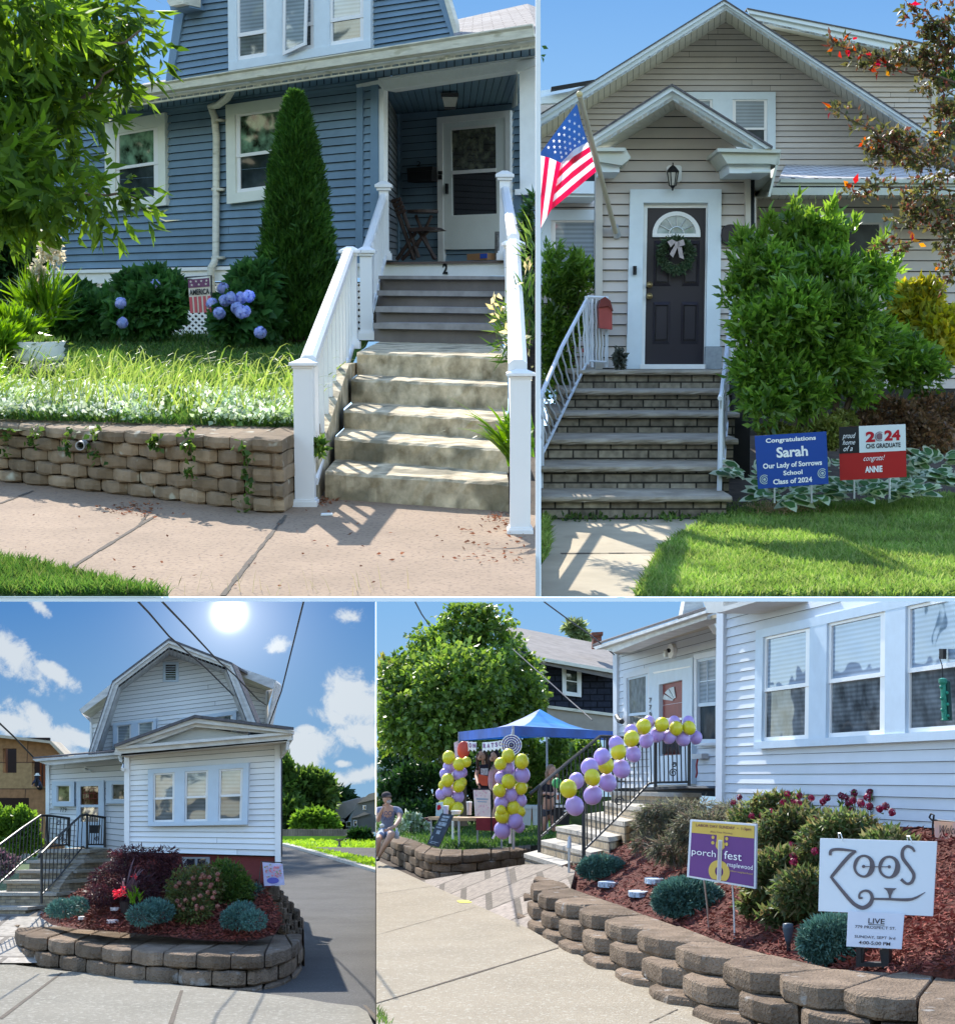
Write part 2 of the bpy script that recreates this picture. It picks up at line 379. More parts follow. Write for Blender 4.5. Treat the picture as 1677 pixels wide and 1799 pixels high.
def rectuv(mb,pl,Q,u0,v0,u1,v1,off,th):
    mb.pp(pl,[bil(Q,u0,v0),bil(Q,u1,v0),bil(Q,u1,v1),bil(Q,u0,v1)],off,th)
def window(pl,Q,cols,v0,v1,vs,parent,mtrim,msash,mup,mlow,off=.06,name='window',su=.06,sv=.035,label=None,muntin=None):
    """trim board round the openings, a sash ring and two panes in each; all measured inside quad Q"""
    t = MB(); tt = off + .02
    rectuv(t,pl,Q,0,0,1,v0,off,tt); rectuv(t,pl,Q,0,v1,1,1,off + .012,tt + .01)
    us = [0] + [c for ab in cols for c in ab] + [1]
    for i in range(0,len(us),2): rectuv(t,pl,Q,us[i],v0,us[i + 1],v1,off - .002,tt - .002)
    w = make(name,t,mtrim,parent,label=label)
    for a,b in cols:
        s = MB(); du = (b - a) * su * 1.6; dv = (v1 - v0) * sv
        o2 = off - .025
        if vs:
            rectuv(s,pl,Q,a,v0,b,v0 + dv,o2,.03); rectuv(s,pl,Q,a,v1 - dv * 1.2,b,v1,o2 - .01,.03); rectuv(s,pl,Q,a,vs - dv * .6,b,vs + dv * .6,o2,.03)
            rectuv(s,pl,Q,a,v0 + dv,a + du,vs - dv * .6,o2,.03); rectuv(s,pl,Q,b - du,v0 + dv,b,vs - dv * .6,o2,.03)
            rectuv(s,pl,Q,a,vs + dv * .6,a + du,v1 - dv * 1.2,o2 - .012,.03); rectuv(s,pl,Q,b - du,vs + dv * .6,b,v1 - dv * 1.2,o2 - .012,.03)
        else:
            rectuv(s,pl,Q,a,v0,b,v0 + dv,o2,.03); rectuv(s,pl,Q,a,v1 - dv,b,v1,o2,.03)
            rectuv(s,pl,Q,a,v0 + dv,a + du,v1 - dv,o2,.03); rectuv(s,pl,Q,b - du,v0 + dv,b,v1 - dv,o2,.03)
        if muntin:
            for k in range(1,muntin[0]): u = lerp(a,b,k / muntin[0]); rectuv(s,pl,Q,u - .006,v0 + dv,u + .006,(vs or v1) - dv,o2 - .005,.02)
            for k in range(1,muntin[1]): v = lerp(v0,vs or v1,k / muntin[1]); rectuv(s,pl,Q,a,v - .006,b,v + .006,o2 - .006,.02)
        make('sash',s,msash,w)
        o3 = off - .045
        if vs:
            g = MB(); rectuv(g,pl,Q,a,v0,b,vs,o3,.01); make('pane',g,mup,w)
            g = MB(); rectuv(g,pl,Q,a,vs,b,v1,o3 - .008,.01); make('pane',g,mlow,w)
        else:
            g = MB(); rectuv(g,pl,Q,a,v0,b,v1,o3,.01); make('pane',g,mup,w)
    return w
def text(pl,Q,s,m,parent,off=.01,name='lettering',bold=0.,shear=0.,space=1.,th=.003):
    cu = bpy.data.curves.new('t','FONT'); cu.body = s; cu.size = 1; cu.offset = bold; cu.shear = shear; cu.space_character = space; cu.resolution_u = 3; cu.align_x = 'CENTER'
    ob = bpy.data.objects.new('t',cu); COL.objects.link(ob); dg = bpy.context.evaluated_depsgraph_get(); me = bpy.data.meshes.new_from_object(ob.evaluated_get(dg))
    bpy.data.objects.remove(ob)
    vs = [v.co.copy() for v in me.vertices]; fs = [list(p.vertices) for p in me.polygons]; bpy.data.meshes.remove(me)
    if not vs: return
    x0 = min(v.x for v in vs); x1 = max(v.x for v in vs); y0 = min(v.y for v in vs); y1 = max(v.y for v in vs)
    mb = MB(); mb.add([pl.at(*bil(Q,(v.x - x0) / (x1 - x0),1 - (v.y - y0) / (y1 - y0)),off) for v in vs],fs)
    return make(name,mb,m,parent)
def subq(Q,u0,v0,u1,v1): return [bil(Q,u0,v0),bil(Q,u1,v0),bil(Q,u1,v1),bil(Q,u0,v1)]
def stone(mb,pts_out,pts_in,z0,z1,bev=.12,cm=.12):
    """one wall block: outer edge (A,B), inner edge (a,b) as 2-D vectors, rough chamfered front"""
    A,B = pts_out; a,b = pts_in; d = (B - A); n = Vector((A.x - a.x + B.x - b.x,A.y - a.y + B.y - b.y)).normalized()
    L = d.length; c = min(L * .24,cm)
    e = d.normalized(); j = lambda s=1.: random.uniform(-.014,.014) * s
    ring = [A + (a - A).normalized() * c * .7,A + e * c + n * (.0 + j()),A.lerp(B,.5) + n * (.02 + j()),B - e * c + n * j(),B + (b - B).normalized() * c * .7,b,a]
    e2 = (z1 - z0) * bev
    def R_(s,z): return [Vector((lerp(cen.x,p.x,s),lerp(cen.y,p.y,s),z + j(.5))) for p in ring]
    cen = (A + B + a + b) / 4
    rows = [R_(.95,z0),R_(1.0,z0 + e2),R_(1.0 + .01,(z0 + z1) / 2),R_(.995,z1 - e2 * .8),R_(.95,z1)]
    k = len(ring); V = [p for r in rows for p in r]; Fs = [list(range(k))[::-1],list(range(4 * k,5 * k))]
    for i in range(4):
        for q in range(k): Fs.append([i * k + q,i * k + (q + 1) % k,(i + 1) * k + (q + 1) % k,(i + 1) * k + q])
    mb.add(V,Fs)
def blockwall(outer,inner,zt,h,courses,parent,mtop,step=.0,gap=.02,zfun=None):
    """garden wall of separate blocks along a line; outer/inner pixel lists measured at the top"""
    O = [FR.G(x,y,(zfun(i) if zfun else zt)) for i,(x,y) in enumerate(outer)]; I = [FR.G(x,y,(zfun(i) if zfun else zt)) for i,(x,y) in enumerate(inner)]
    for c in range(courses):
        sh = .5 if c % 2 else 0
        for i in range(len(O) - 1):
            if sh and i == len(O) - 2: continue
            def P(L,t):
                k = min(int(t),len(L) - 2); return L[k].lerp(L[k + 1],t - k)
            t0,t1 = i + sh + gap,i + 1 + sh - gap
            A,B,a,b = P(O,t0),P(O,t1),P(I,t0),P(I,t1)
            z = (A.z + B.z) / 2 - c * h
            n = (A - a).xy.normalized() * step * c
            if c > 0:  # lower blocks sit a little behind or before the row above
                a = A.lerp(a,.8); b = B.lerp(b,.8)
            mb = MB(); stone(mb,(A.xy + n,B.xy + n),(a.xy + n,b.xy + n),z - h * .97,z,cm=.3); make('block',mb,mtop,parent)

# ---------------------------------------------------------------- shared materials
white = mat('white_paint',(.80,.80,.78),.5,.04,6)
whitecool = mat('pale_trim_paint',(.66,.74,.78),.5,.04,6)
bluegreytrim = mat('blue_grey_trim',(.55,.64,.72),.5,.05,6)
vinylwhite = mat('white_vinyl',(.82,.80,.78),.35,.02,3,spec=.5)
gutterm = mat('weathered_gutter',(.66,.63,.52),.5,.14,5,stretch=(1,1,4),speck=((.35,.32,.2),3,.62,.6))
bluesid = mat('blue_siding',(.165,.25,.325),.55,.10,2.5)
bluedk = mat('blue_trim',(.16,.25,.34),.55,.06,3)
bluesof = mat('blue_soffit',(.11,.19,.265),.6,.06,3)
slot = mat('siding_gap_shade',(.02,.025,.03),.9,.1)  # near-black colour puts the shade of the board gaps into the backing
beige = mat('beige_siding',(.56,.51,.465),.6,.06,2)
beigetrim = mat('beige_trim',(.52,.49,.43),.6,.05,2)
soffitw = mat('ivory_soffit',(.62,.60,.52),.6,.05,3)
whitesid = mat('white_siding',(.84,.84,.83),.5,.05,1.5)
greyroof = mat('weathered_fascia',(.58,.56,.52),.6,.2,6,stretch=(1,1,3))
shingle = brickmat('grey_shingle',(.20,.18,.17),(.30,.27,.25),(.10,.09,.09),.28,.10,.012,'xz',.95,.8)
darkmetal = mat('black_metal',(.02,.02,.022),.45,.1,5,spec=.5)
steel = mat('galvanised_metal',(.55,.57,.58),.35,.08,8,metal=.6)
conc1 = mat('old_concrete',(.38,.295,.17),.95,.42,6,1.4,45,.15,c2=(.56,.46,.31),detail=9,speck=((.13,.12,.08),2.2,.56,.7))
walk1 = mat('tan_sidewalk',(.32,.225,.15),.95,.16,1.6,1.3,60,.15,detail=8,speck=((.20,.14,.10),34,.54,.7))
walk3 = mat('grey_sidewalk',(.225,.205,.165),.95,.10,1.0,1.0,70,.15,detail=6,speck=((.33,.31,.26),30,.56,.8))
pathm = mat('tan_path',(.46,.38,.26),.95,.22,1.1,.7,40,.15,detail=8,speck=((.36,.29,.2),3,.6,.5))
joint = mat('joint_dirt',(.10,.08,.06),1,.3,20)
blockm = mat('brown_wall_block',(.27,.195,.125),.98,.32,5,2.0,40,.1,detail=9,speck=((.55,.53,.42),7,.66,.7))
blockm3 = mat('umber_wall_block',(.21,.155,.11),.98,.35,5,2.0,50,.1,detail=9,speck=((.42,.40,.37),6,.64,.6))
soil = mat('garden_soil',(.07,.05,.035),1,.4,8,1.5,30)
lawnbase = mat('lawn_soil',(.06,.09,.03),1,.4,5,1.2,30)
mulch = mat('red_mulch_base',(.09,.026,.018),1,.5,25,1.5,40)
asphalt = mat('asphalt',(.105,.10,.094),.92,.18,.8,1.0,120,.2,detail=8,speck=((.3,.3,.28),45,.62,.5))
bark = mat('bark',(.12,.085,.06),.95,.35,12,1.5,30,stretch=(1,1,.25))
green1 = leafmat('ash_leaf',[(.04,.09,.012),(.08,.16,.02),(.14,.24,.03),(.05,.10,.02)],.55,.6,.25)
greendk = leafmat('dark_evergreen',[(.012,.04,.012),(.02,.06,.015),(.035,.09,.02)],.25)
greenhyd = leafmat('hydrangea_leaf',[(.03,.10,.025),(.05,.14,.035),(.08,.19,.045)],.45)
grassm = leafmat('grass_blade',[(.035,.09,.018),(.055,.13,.025),(.08,.17,.03),(.13,.17,.05)],.4,.6)
grasslush = leafmat('lawn_blade',[(.10,.19,.04),(.15,.27,.05),(.21,.33,.07),(.28,.34,.12),(.12,.22,.04)],.35,.6)
varieg = leafmat('variegated_leaf',[(.62,.66,.52),(.10,.20,.05),(.70,.74,.62),(.14,.24,.06),(.30,.38,.2)],.4)
strapm = leafmat('strap_leaf',[(.07,.16,.015),(.12,.24,.02),(.16,.28,.03)],.45,.35)
juniper = leafmat('blue_juniper',[(.06,.14,.12),(.09,.20,.17),(.13,.26,.22),(.05,.11,.09)],.15)
spirea = leafmat('spirea_leaf',[(.05,.08,.02),(.09,.12,.03),(.13,.14,.04),(.14,.08,.035)],.3)
midgreen = leafmat('mid_green_leaf',[(.03,.07,.015),(.05,.11,.02),(.09,.15,.03),(.12,.19,.04)],.45)
maplered = leafmat('purple_maple_leaf',[(.035,.012,.018),(.06,.02,.025),(.09,.03,.03),(.05,.02,.03)],.3)
pinkfl = leafmat('pink_blossom',[(.40,.08,.12),(.55,.14,.17),(.45,.20,.15)],.3)
magenta = leafmat('crimson_blossom',[(.16,.012,.035),(.24,.02,.05),(.20,.05,.08)],.3)
redfl = leafmat('red_blossom',[(.60,.02,.02),(.75,.06,.05)],.3)
bluefl = leafmat('blue_petal',[(.28,.36,.62),(.42,.48,.75),(.55,.52,.78),(.36,.42,.70)],.3)
mulchchip = leafmat('mulch_chip',[(.17,.036,.026),(.24,.055,.038),(.10,.022,.016),(.30,.10,.065)],.0,.9)
litter = leafmat('dry_leaf',[(.22,.09,.05),(.32,.15,.08),(.14,.06,.03)],.15,.9)
creamfl = leafmat('cream_flower',[(.72,.66,.48),(.62,.56,.4),(.78,.74,.6)],.3)
goldm = leafmat('golden_leaf',[(.55,.42,.03),(.42,.36,.04),(.65,.5,.05),(.25,.28,.03)],.4)
g_up = glassmat('window_glass_upper',(.10,.16,.16),.25,.5,4)
g_low = glassmat('window_glass_lower',(.03,.04,.045),.05,.5,3)
g_blind = glassmat('window_blind_glass',(.30,.35,.39),.12,.12,2,stripes=110)
g_blindlow = glassmat('screened_blind_glass',(.13,.145,.15),.12,.3,3,stripes=110)
g_dark = glassmat('dark_glass',(.02,.02,.025),.10,.3)
black = mat('black_paint',(.015,.015,.016),.6,.1)
def slab(name,pts,th,m,label,cat=None,kind=None,parent=None,**kw):
    mb = MB(); mb.prism(pts,[p - Vector((0,0,th)) for p in pts]); return make(name,mb,m,parent,label,cat,None,kind)
def grid(mb,rows,nu,nv,jit=0.):
    """rows = 4 corner points front-left, front-right, back-right, back-left"""
    a,b,c,d = rows; k = len(mb.v)
    for j in range(nv + 1):
        for i in range(nu + 1):
            p = a.lerp(b,i / nu).lerp(d.lerp(c,i / nu),j / nv); q = p.copy(); q.z += random.uniform(-jit,jit); mb.v.append(q)
    for j in range(nv):
        for i in range(nu):
            s = k + j * (nu + 1) + i; mb.f.append([s,s + 1,s + nu + 2,s + nu + 1]); mb.mi.append(mb.cur)
def backing(name,A0,A1,B0,B1,parent,m=None,k=.12):
    E0,E1 = A0.lerp(B0,1 + k),A1.lerp(B1,1 + k); q = [A0.lerp(B0,.08),A1.lerp(B1,.08),E1,E0]; mb = MB(); mb.prism([p + Vector((0,0,.032)) for p in q],[p + Vector((0,0,.07)) for p in q]); return make(name,mb,m or slot,parent)
def steps(z0,rows,back,parent,m,nosing=None,name='step',mnose=None):
    out = []; z = z0
    for i,(L,Rr,tl,tr) in enumerate(rows):
        a = FR.G(*L,z); b = FR.G(*Rr,z); z1 = (FR.D(L[0],tl,a.y).z + FR.D(Rr[0],tr,b.y).z) / 2
        bk = Vector((0,back,0)); mb = MB(); lo = Vector((0,0,z - .05));
        def P(p,zz): return Vector((p.x,p.y,zz))
        if nosing:
            nt_,nd = nosing[:2]
            q = [P(a,z - .05),P(b,z - .05),P(b + bk,z - .05),P(a + bk,z - .05)]; mb.prism([P(p,z1 - nt_) for p in q],q); make(name,mb,m,parent)
            n2 = MB(); f = Vector((0,-nd,0)); e = Vector((nd * .6,0,0)); N = 26; k = 0
            A,B = a + f - e,b + f + e; prof = [(0,0.),(-.012,.2),(-.02,.5),(-.012,.85),(.01,1.)]
            V = []
            for s in range(N + 1):
                p = A.lerp(B,s / N)
                for dy,t in prof: V.append(Vector((p.x,p.y + (dy + random.uniform(-.008,.008)) * (nosing[2] if len(nosing) > 2 else 1),z1 - nt_ + nt_ * t)))
                V.append(Vector((p.x,p.y + back,z1))); V.append(Vector((p.x,p.y + back,z1 - nt_)))
            w = len(prof) + 2; F_ = []
            for s in range(N):
                for t in range(w): F_.append([s * w + t,(s + 1) * w + t,(s + 1) * w + (t + 1) % w,s * w + (t + 1) % w])
            F_ += [list(range(w)),list(range(N * w,N * w + w))[::-1]]
            n2.add(V,F_); make('tread',n2,mnose or m,parent)
        else:
            N = 24; V = []; prof = [(0,-.05),(0,.5),(.0,.9),(.03,1.)]
            h = z1 - z
            for s in range(N + 1):
                p = a.lerp(b,s / N)
                for dy,t in prof: V.append(Vector((p.x,p.y + dy + random.uniform(-.012,.012),z + h * t + random.uniform(-.004,.004) * (t > .8))))
                V.append(Vector((p.x,p.y + back,z1))); V.append(Vector((p.x,p.y + back,z - .05)))
            w = 6; F_ = []
            for s in range(N):
                for t in range(w): F_.append([s * w + t,(s + 1) * w + t,(s + 1) * w + (t + 1) % w,s * w + (t + 1) % w])
            F_ += [list(range(w)),list(range(N * w,N * w + w))[::-1]]
            mb.add(V,F_); make(name,mb,m,parent)
        out.append((a,b,z,z1)); z = z1
    return z,out
def railpost(x0,x1,yt,yb,y,parent,m,cap=6,base=12,name='post'):
    """square post from pixel extents at depth y, with cap and base moulding"""
    a = FR.D((x0 + x1) / 2,yb,y); w = (x1 - x0) / FR.ppm(y); h = FR.D((x0 + x1) / 2,yt,y).z - a.z; q = 1 / FR.ppm(y)
    mb = MB(); mb.box(a + Vector((0,0,h / 2)),w,w,h)
    mb.box(a + Vector((0,0,base * q / 2)),w + 10 * q,w + 10 * q,base * q); mb.box(a + Vector((0,0,base * q * 1.15)),w + 5 * q,w + 5 * q,base * q * .35)
    c = a + Vector((0,0,h)); W2 = (w + 14 * q) / 2
    for zz,s in ((-cap * q * 1.6,.8),(-cap * q * .8,1.0)):
        mb.box(c + Vector((0,0,zz)),2 * W2 * s,2 * W2 * s,cap * q * .8)
    P = [c + Vector((sx * W2 * .96,sy * W2 * .96,-cap * q * .4)) for sx,sy in ((-1,-1),(1,-1),(1,1),(-1,1))]; T = [c + Vector((sx * W2 * .3,sy * W2 * .3,cap * q * .7)) for sx,sy in ((-1,-1),(1,-1),(1,1),(-1,1))]
    mb.prism(T,P); make(name,mb,m,parent); return a
def bar(mb,p,q,w,h):
    """rectangular rail between two points"""
    d = (q - p).normalized(); s = d.cross(Vector((0,0,1))).normalized(); u = s.cross(d)
    c = [(-w / 2,-h / 2),(w / 2,-h / 2),(w / 2,h / 4),(w / 4,h / 2),(-w / 4,h / 2),(-w / 2,h / 4)]
    mb.prism([p + s * x + u * z for x,z in c],[q + s * x + u * z for x,z in c])

# ================================================================= SITE 1: blue house with white stair railing
use(F1); Z0 = -1.5
# --- ground
fy = F1.G(500,1048.5,Z0).y
mb = MB(); a = F1.D(-40,520,fy); b = F1.D(941,520,fy)
grid(mb,[Vector((a.x - .4,fy,Z0)),Vector((b.x + .4,fy,Z0)),Vector((b.x + 2.5,17,Z0)),Vector((a.x - 3,17,Z0))],6,4)
for A,B in (((277,903),(100,1012)),((502,905),(391,1046)),((0,884),(58,862)),((243,925),(262,897))):
    mb.cur = 1; p = F1.G(*A,Z0 + .004); q = F1.G(*B,Z0 + .004); s = Vector((.011,0,0)); n = 14
    for i in range(n):
        u,v = p.lerp(q,i / n),p.lerp(q,(i + 1) / n); k = s * random.uniform(.6,1.7); mb.poly([u - k,v - k,v + k,u + k])
sidewalk1 = make('sidewalk',mb,[walk1,joint],None,'sunlit tan concrete sidewalk below the white stair railing',kind='structure')
stripm = mat('divider_edge',(.85,.85,.84),.6,.02)
mb = MB(); A0 = F1.D(-80,1048.5,fy); B0 = F1.D(1950,1048.5,fy); h8 = 8.3 / FR.ppm(fy)
mb.prism([Vector((A0.x,fy - .02,A0.z)),Vector((B0.x,fy - .02,A0.z)),Vector((B0.x,fy - .02,A0.z - h8)),Vector((A0.x,fy - .02,A0.z - h8))],[Vector((A0.x,fy - .005,A0.z)),Vector((B0.x,fy - .005,A0.z)),Vector((B0.x,fy - .005,A0.z - h8)),Vector((A0.x,fy - .005,A0.z - h8))])
F1.clip = (-900,-60,2600,1200)
make('divider_strip',mb,stripm,None,'white divider strip along the foot of the two upper gardens',kind='structure')  # plain strip standing for the gutter below the upper panels, carries nothing
F1.clip = (-60,-60,940.5,1048.5)
# lawn strip,lower left
pl = [(-30,985),(40,992),(120,1012),(200,1030),(300,1048),(300,1060),(-30,1060)]
mb = MB(); mb.poly([F1.G(x,min(y,1048.4),Z0 + .008) for x,y in [(-30,992),(40,1000),(120,1020),(200,1036),(290,1048),(-30,1048)]])
make('soil',mb,lawnbase,None,'dark soil under the kerbside grass strip',kind='structure')
x,y = polypts(pl,9000); np_mesh('grass',blades(Gnp(x,y,Z0),.07,.009,.4),5,grassm,label='unmown green grass strip at the kerb below the sidewalk',kind='stuff')
x = RS.uniform(60,720,50); y = RS.uniform(1030,1052,50); np_mesh('grass',blades(Gnp(x,y,Z0),.13,.003,.35),5,leafmat('dry_stalk',[(.30,.26,.13),(.22,.22,.10)],.3),label='thin dry seed stalks along the sidewalk edge',kind='stuff')
# --- retaining wall of blocks
N = 10
yl = F1.G(0,848,Z0).y; yr = F1.G(498,905,Z0).y
zl = F1.D(0,745,yl).z; zr = F1.D(498,772,yr).z
w1 = thing('garden_wall','mossy brown concrete block retaining wall holding the lawn of the blue house','garden wall',F1.G(250,880,Z0))
O = [(-60 + i * 46.6,738 + (i * 46.6) * .054) for i in range(12)]
pw = VP(0,yl,498,yr)
OO = []; II = []
for i in range(13):
    px = -58 + i * 46.3; t = px / 498.
    zt = lerp(zl,zr,t); p = pw.at(px,848 + 57 * t); OO.append(Vector((p.x,p.y,zt))); q = p + Vector((.05,1.25,0)); II.append(Vector((q.x,q.y,zt)))
hh = [(z.z - Z0) / 5 for z in OO]
for c in range(5):
    sh = .5 if c % 2 else 0
    for i in range(12):
        def P(L,t): k = min(int(t),11); return L[k].lerp(L[k + 1],t - k)
        if i == 11 and sh: t0,t1 = 11.52,11.98
        else: t0,t1 = i + sh + .015,min(12,i + 1 + sh - .015)
        A,B,a,b = P(OO,t0),P(OO,t1),P(II,t0),P(II,t1); h = (A.z + B.z) / 2 - Z0; h /= 5
        z = (A.z + B.z) / 2 - c * h; e = Vector((.0,-.03)) if c == 0 else Vector((0,.03 * random.random()))
        if c: a = A.lerp(a,.6); b = B.lerp(b,.6)
        mb = MB(); stone(mb,(A.xy + e,B.xy + e),(a.xy,b.xy),z - h * .95,z,.16); make('block',mb,blockm,w1)
# end return of the wall towards the stairs
e0 = OO[-1]
for c in range(5):
    h = (e0.z - Z0) / 5; z = e0.z - c * h; mb = MB()
    A = e0.xy + Vector((-.02,.02)); B = e0.xy + Vector((.14,1.6)); stone(mb,(A,A.lerp(B,.98)),(A + Vector((-.2,.1)),B + Vector((-.2,0))),z - h * .95,z,.12); make('block',mb,blockm,w1)
mb = MB(); mb.pp(pw,R(-50,765,490,905),-.25,.1); make('core',mb,soil,w1)
# drain pipe end in the wall
c = pw.at(146,781,.06); ax = Vector((0,1,0)); Mx = Matrix.Rotation(pi / 2,3,'X')
mb = MB(); q = 1 / FR.ppm(c.y); mb.lathe(c,[(8.2 * q,-.3),(8.2 * q,.1),(6.6 * q,.1),(6.6 * q,-.3)],20,Mx); make('drain_pipe',mb,mat('pipe_grey',(.42,.40,.38),.6,.1),w1)
# climbing vines on the wall
for k,(vx,y0,y1) in enumerate([(15,750,800),(62,745,785),(122,748,800),(165,745,815),(275,765,790),(332,750,845),(430,770,900)]):
    n = 26 + 4 * k; py = RS.uniform(y0,y1,n); px = vx + RS.normal(size=n) * 6 + 4 * np.sin(py / 9); P = np.array([list(pw.at(float(a),float(b),.08)) for a,b in zip(px,py)])
    np_mesh('ground_ivy',leaves(P,np.tile([0,-1.,-.3],(n,1)),.05,.05,jit=.5),4,midgreen,label=['ivy strand at the far left end of the block wall','broad ivy strand second from the left on the block wall','ivy strand just left of the drain pipe','ivy strand just right of the drain pipe','tiny ivy sprig in the middle of the block wall','long ivy strand hanging right of the wall middle','thin ivy strand climbing near the right wall end'][k],cat='plant',group='ivy strands hanging on the block wall')
# --- lawn sheet behind the wall
HP = VP(85,27,940,22)
lf0,lf1 = F1.D(-60,735,13.2),F1.D(525,752,11.9); lb1,lb0 = F1.D(650,597,22),F1.D(-60,575,28)
def lawn1(u,v): return lf0.lerp(lf1,u).lerp(lb0.lerp(lb1,u),v)
mb = MB(); grid(mb,[lf0 - Vector((0,.3,.06)),lf1 - Vector((0,.3,.06)),lb1,lb0],20,20,.02); make('lawn',mb,lawnbase,None,'raised front lawn of the blue house',kind='structure')
def on1(n,fu,fv):
    u = fu(n); v = fv(n); A = np.array(lf0); B = np.array(lf1); C = np.array(lb1); D_ = np.array(lb0)
    u = u[:,None]; v = v[:,None]; return (A * (1 - u) + B * u) * (1 - v) + (D_ * (1 - u) + C * u) * v
PG = on1(34000,RS.rand,lambda n: RS.rand(n) ** 1.3); f_ = PG[:,1] * F1.cg - PG[:,2] * F1.sg; gx = CX + FX * PG[:,0] / f_; gy = CY - FX * (PG[:,1] * F1.sg + PG[:,2] * F1.cg) / f_; PG = PG[~((gx > 0) & (gx < 122) & (gy > 588) & (gy < 655))]
np_mesh('grass',blades(PG,.085,.016,.5),5,grassm,label='lush lawn grass above the block wall of the blue house',kind='stuff')
np_mesh('grass',blades(on1(900,RS.rand,lambda n: .02 + .3 * RS.rand(n)),.36,.013,.35,.7,.15),5,leafmat('tall_grass',[(.16,.24,.05),(.24,.30,.08),(.10,.2,.03)],.5),label='tall arching grass blades rising from the lawn edge',kind='stuff')
P = on1(9000,RS.rand,lambda n: .20 * RS.rand(n) ** 1.1); P[:,2] += RS.rand(9000) * .08 + .03; P = P[np.sin(P[:,0] * 3.1) + np.sin(P[:,0] * 7.3 + P[:,1] * 2.2) + RS.normal(size=9000) * .8 > -.5]
np_mesh('ground_cover',leaves(P,np.tile([0,-.6,.25],(len(P),1)),.05,.04,jit=.9),4,varieg,label='low green and white variegated ground cover spilling over the block wall',kind='stuff')
P = on1(900,lambda n: .1 * RS.rand(n) ** 1.5,lambda n: .05 + .6 * RS.rand(n)); np_mesh('sunlit_weeds',blades(P,.3,.03,.4,.5),5,strapm,label='tall sunlit weeds at the far left of the lawn',cat='plant')
# --- HOUSE
house1 = thing('blue_house','blue clapboard house with a white trimmed porch and dormer above the gutter','house',HP.at(500,600))
def hp(name,mb,m,**k): return make(name,mb,m,house1,**k)
WT = ((180,205),(640,146)); WB = ((85,474),(640,462))
mb = MB(); mb.pp(HP,[(88,215),(180,200),(626,143),(672,137),(672,463),(88,475)],-.02,.15); hp('wall_backing',mb,slot)
mb = siding(HP,[(110,214),(640,144),(640,463),(110,474)],WT,WB,21,.03,.10,.035); hp('siding',mb,bluesid)
mb = MB(); mb.pp(HP,[(88,216),(111,213),(111,474),(88,475)],.075,.09); mb.pp(HP,[(97,216),(100,215),(100,474),(97,475)],.085,.02); hp('corner_board',mb,bluedk)
mb = MB(); mb.pp(HP,[(626,146),(637,145),(637,463),(624,463)],.09,.1); mb.pp(HP,[(651,143),(663,141),(664,460),(650,460)],.09,.1); hp('pilaster',mb,bluedk)
mb = siding(HP,[(637,145),(651,143),(650,460),(637,460)],WT,WB,21,.05,.1,.03); hp('siding',mb,bluesid)
mb = MB(); mb.pp(HP,[(664,156),(674,154),(674,456),(666,456)],.06,.1); mb.pp(HP,[(625,148),(665,140),(672,150),(672,157),(663,147),(626,153)],.12,.12); hp('corner_trim',mb,white)
mb = MB(); mb.pp(HP,[(83,475),(640,462),(640,468),(83,481)],.14,.16); mb.pp(HP,[(85,481),(640,468),(640,487),(85,500)],.10,.12); hp('skirt_board',mb,white)
mb = MB(); mb.pp(HP,[(180,196),(676,134),(676,141),(180,204)],.08,.1); mb.pp(HP,[(180,206),(626,149),(626,154),(180,211)],.05,.04); hp('frieze_board',mb,bluedk)
# soffit planks,gutter and fascia
OV = .9
A0,A1 = HP.at(165,193,OV),HP.at(945,80,OV); B0,B1 = HP.at(165,207,.0),HP.at(945,99,.0)
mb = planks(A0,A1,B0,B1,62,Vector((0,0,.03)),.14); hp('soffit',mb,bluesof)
backing('soffit_backing',A0,A1,B0,B1,house1)
mb = MB(); mb.pp(HP,[(172,174),(470,135),(945,65),(945,82),(470,151),(172,195)],OV,.06); hp('fascia_board',mb,gutterm)
# gutter: a K profile swept along the eave
mb = MB(); g0 = HP.at(172,166,OV + .02); g1 = HP.at(948,45,OV + .02)
z0_ = (HP.at(172,182,OV).z - g0.z); z1_ = (HP.at(948,69,OV).z - g1.z)
prof = [(0,1),(.10,1),(.16,.55),(.15,.35),(.20,.1),(.20,0),(.17,0),(.15,.9),(0,.9)]
nn = HP.n
fr = [g0 + nn * d + Vector((0,0,z0_ * t)) for d,t in prof]; bk = [g1 + nn * d + Vector((0,0,z1_ * t)) for d,t in prof]
mb.prism(fr,bk); hp('gutter',mb,gutterm)
# downspout
mb = MB(); q = 1 / FR.ppm(24)
pts = [HP.at(410,142,OV * .9),HP.at(409,155,OV * .85),HP.at(399,172,.5),HP.at(383,184,.25),HP.at(370,187,.16),HP.at(377,205,.14),HP.at(380,240,.13),HP.at(379,452,.13),HP.at(376,462,.2),HP.at(370,470,.22),HP.at(373,545,.22)]
mb.tube(pts,6.4 * q,10); mb.sm = True
for yy in (208,330,450): mb.pp(HP,R(371,yy,387,yy + 5),.17,.16)
hp('downspout',mb,gutterm)
# windows of the ground floor
g_up1 = glassmat('painted_reflection_glass',(.10,.17,.11),.05,.9,6)  # green mottled base colour paints tree reflections into the panes
window(HP,[(184,216),(289,197),(291,360),(184,372)],[(.17,.88)],.14,.92,.53,house1,mat('cream_trim',(.74,.75,.66),.5,.04),vinylwhite,g_up1,g_low,.12)
window(HP,[(396,184),(520,166),(520,343),(398,358)],[(.13,.88)],.11,.90,.53,house1,mat('cream_trim',(.7,.7,.6)),vinylwhite,g_up1,g_low,.12)
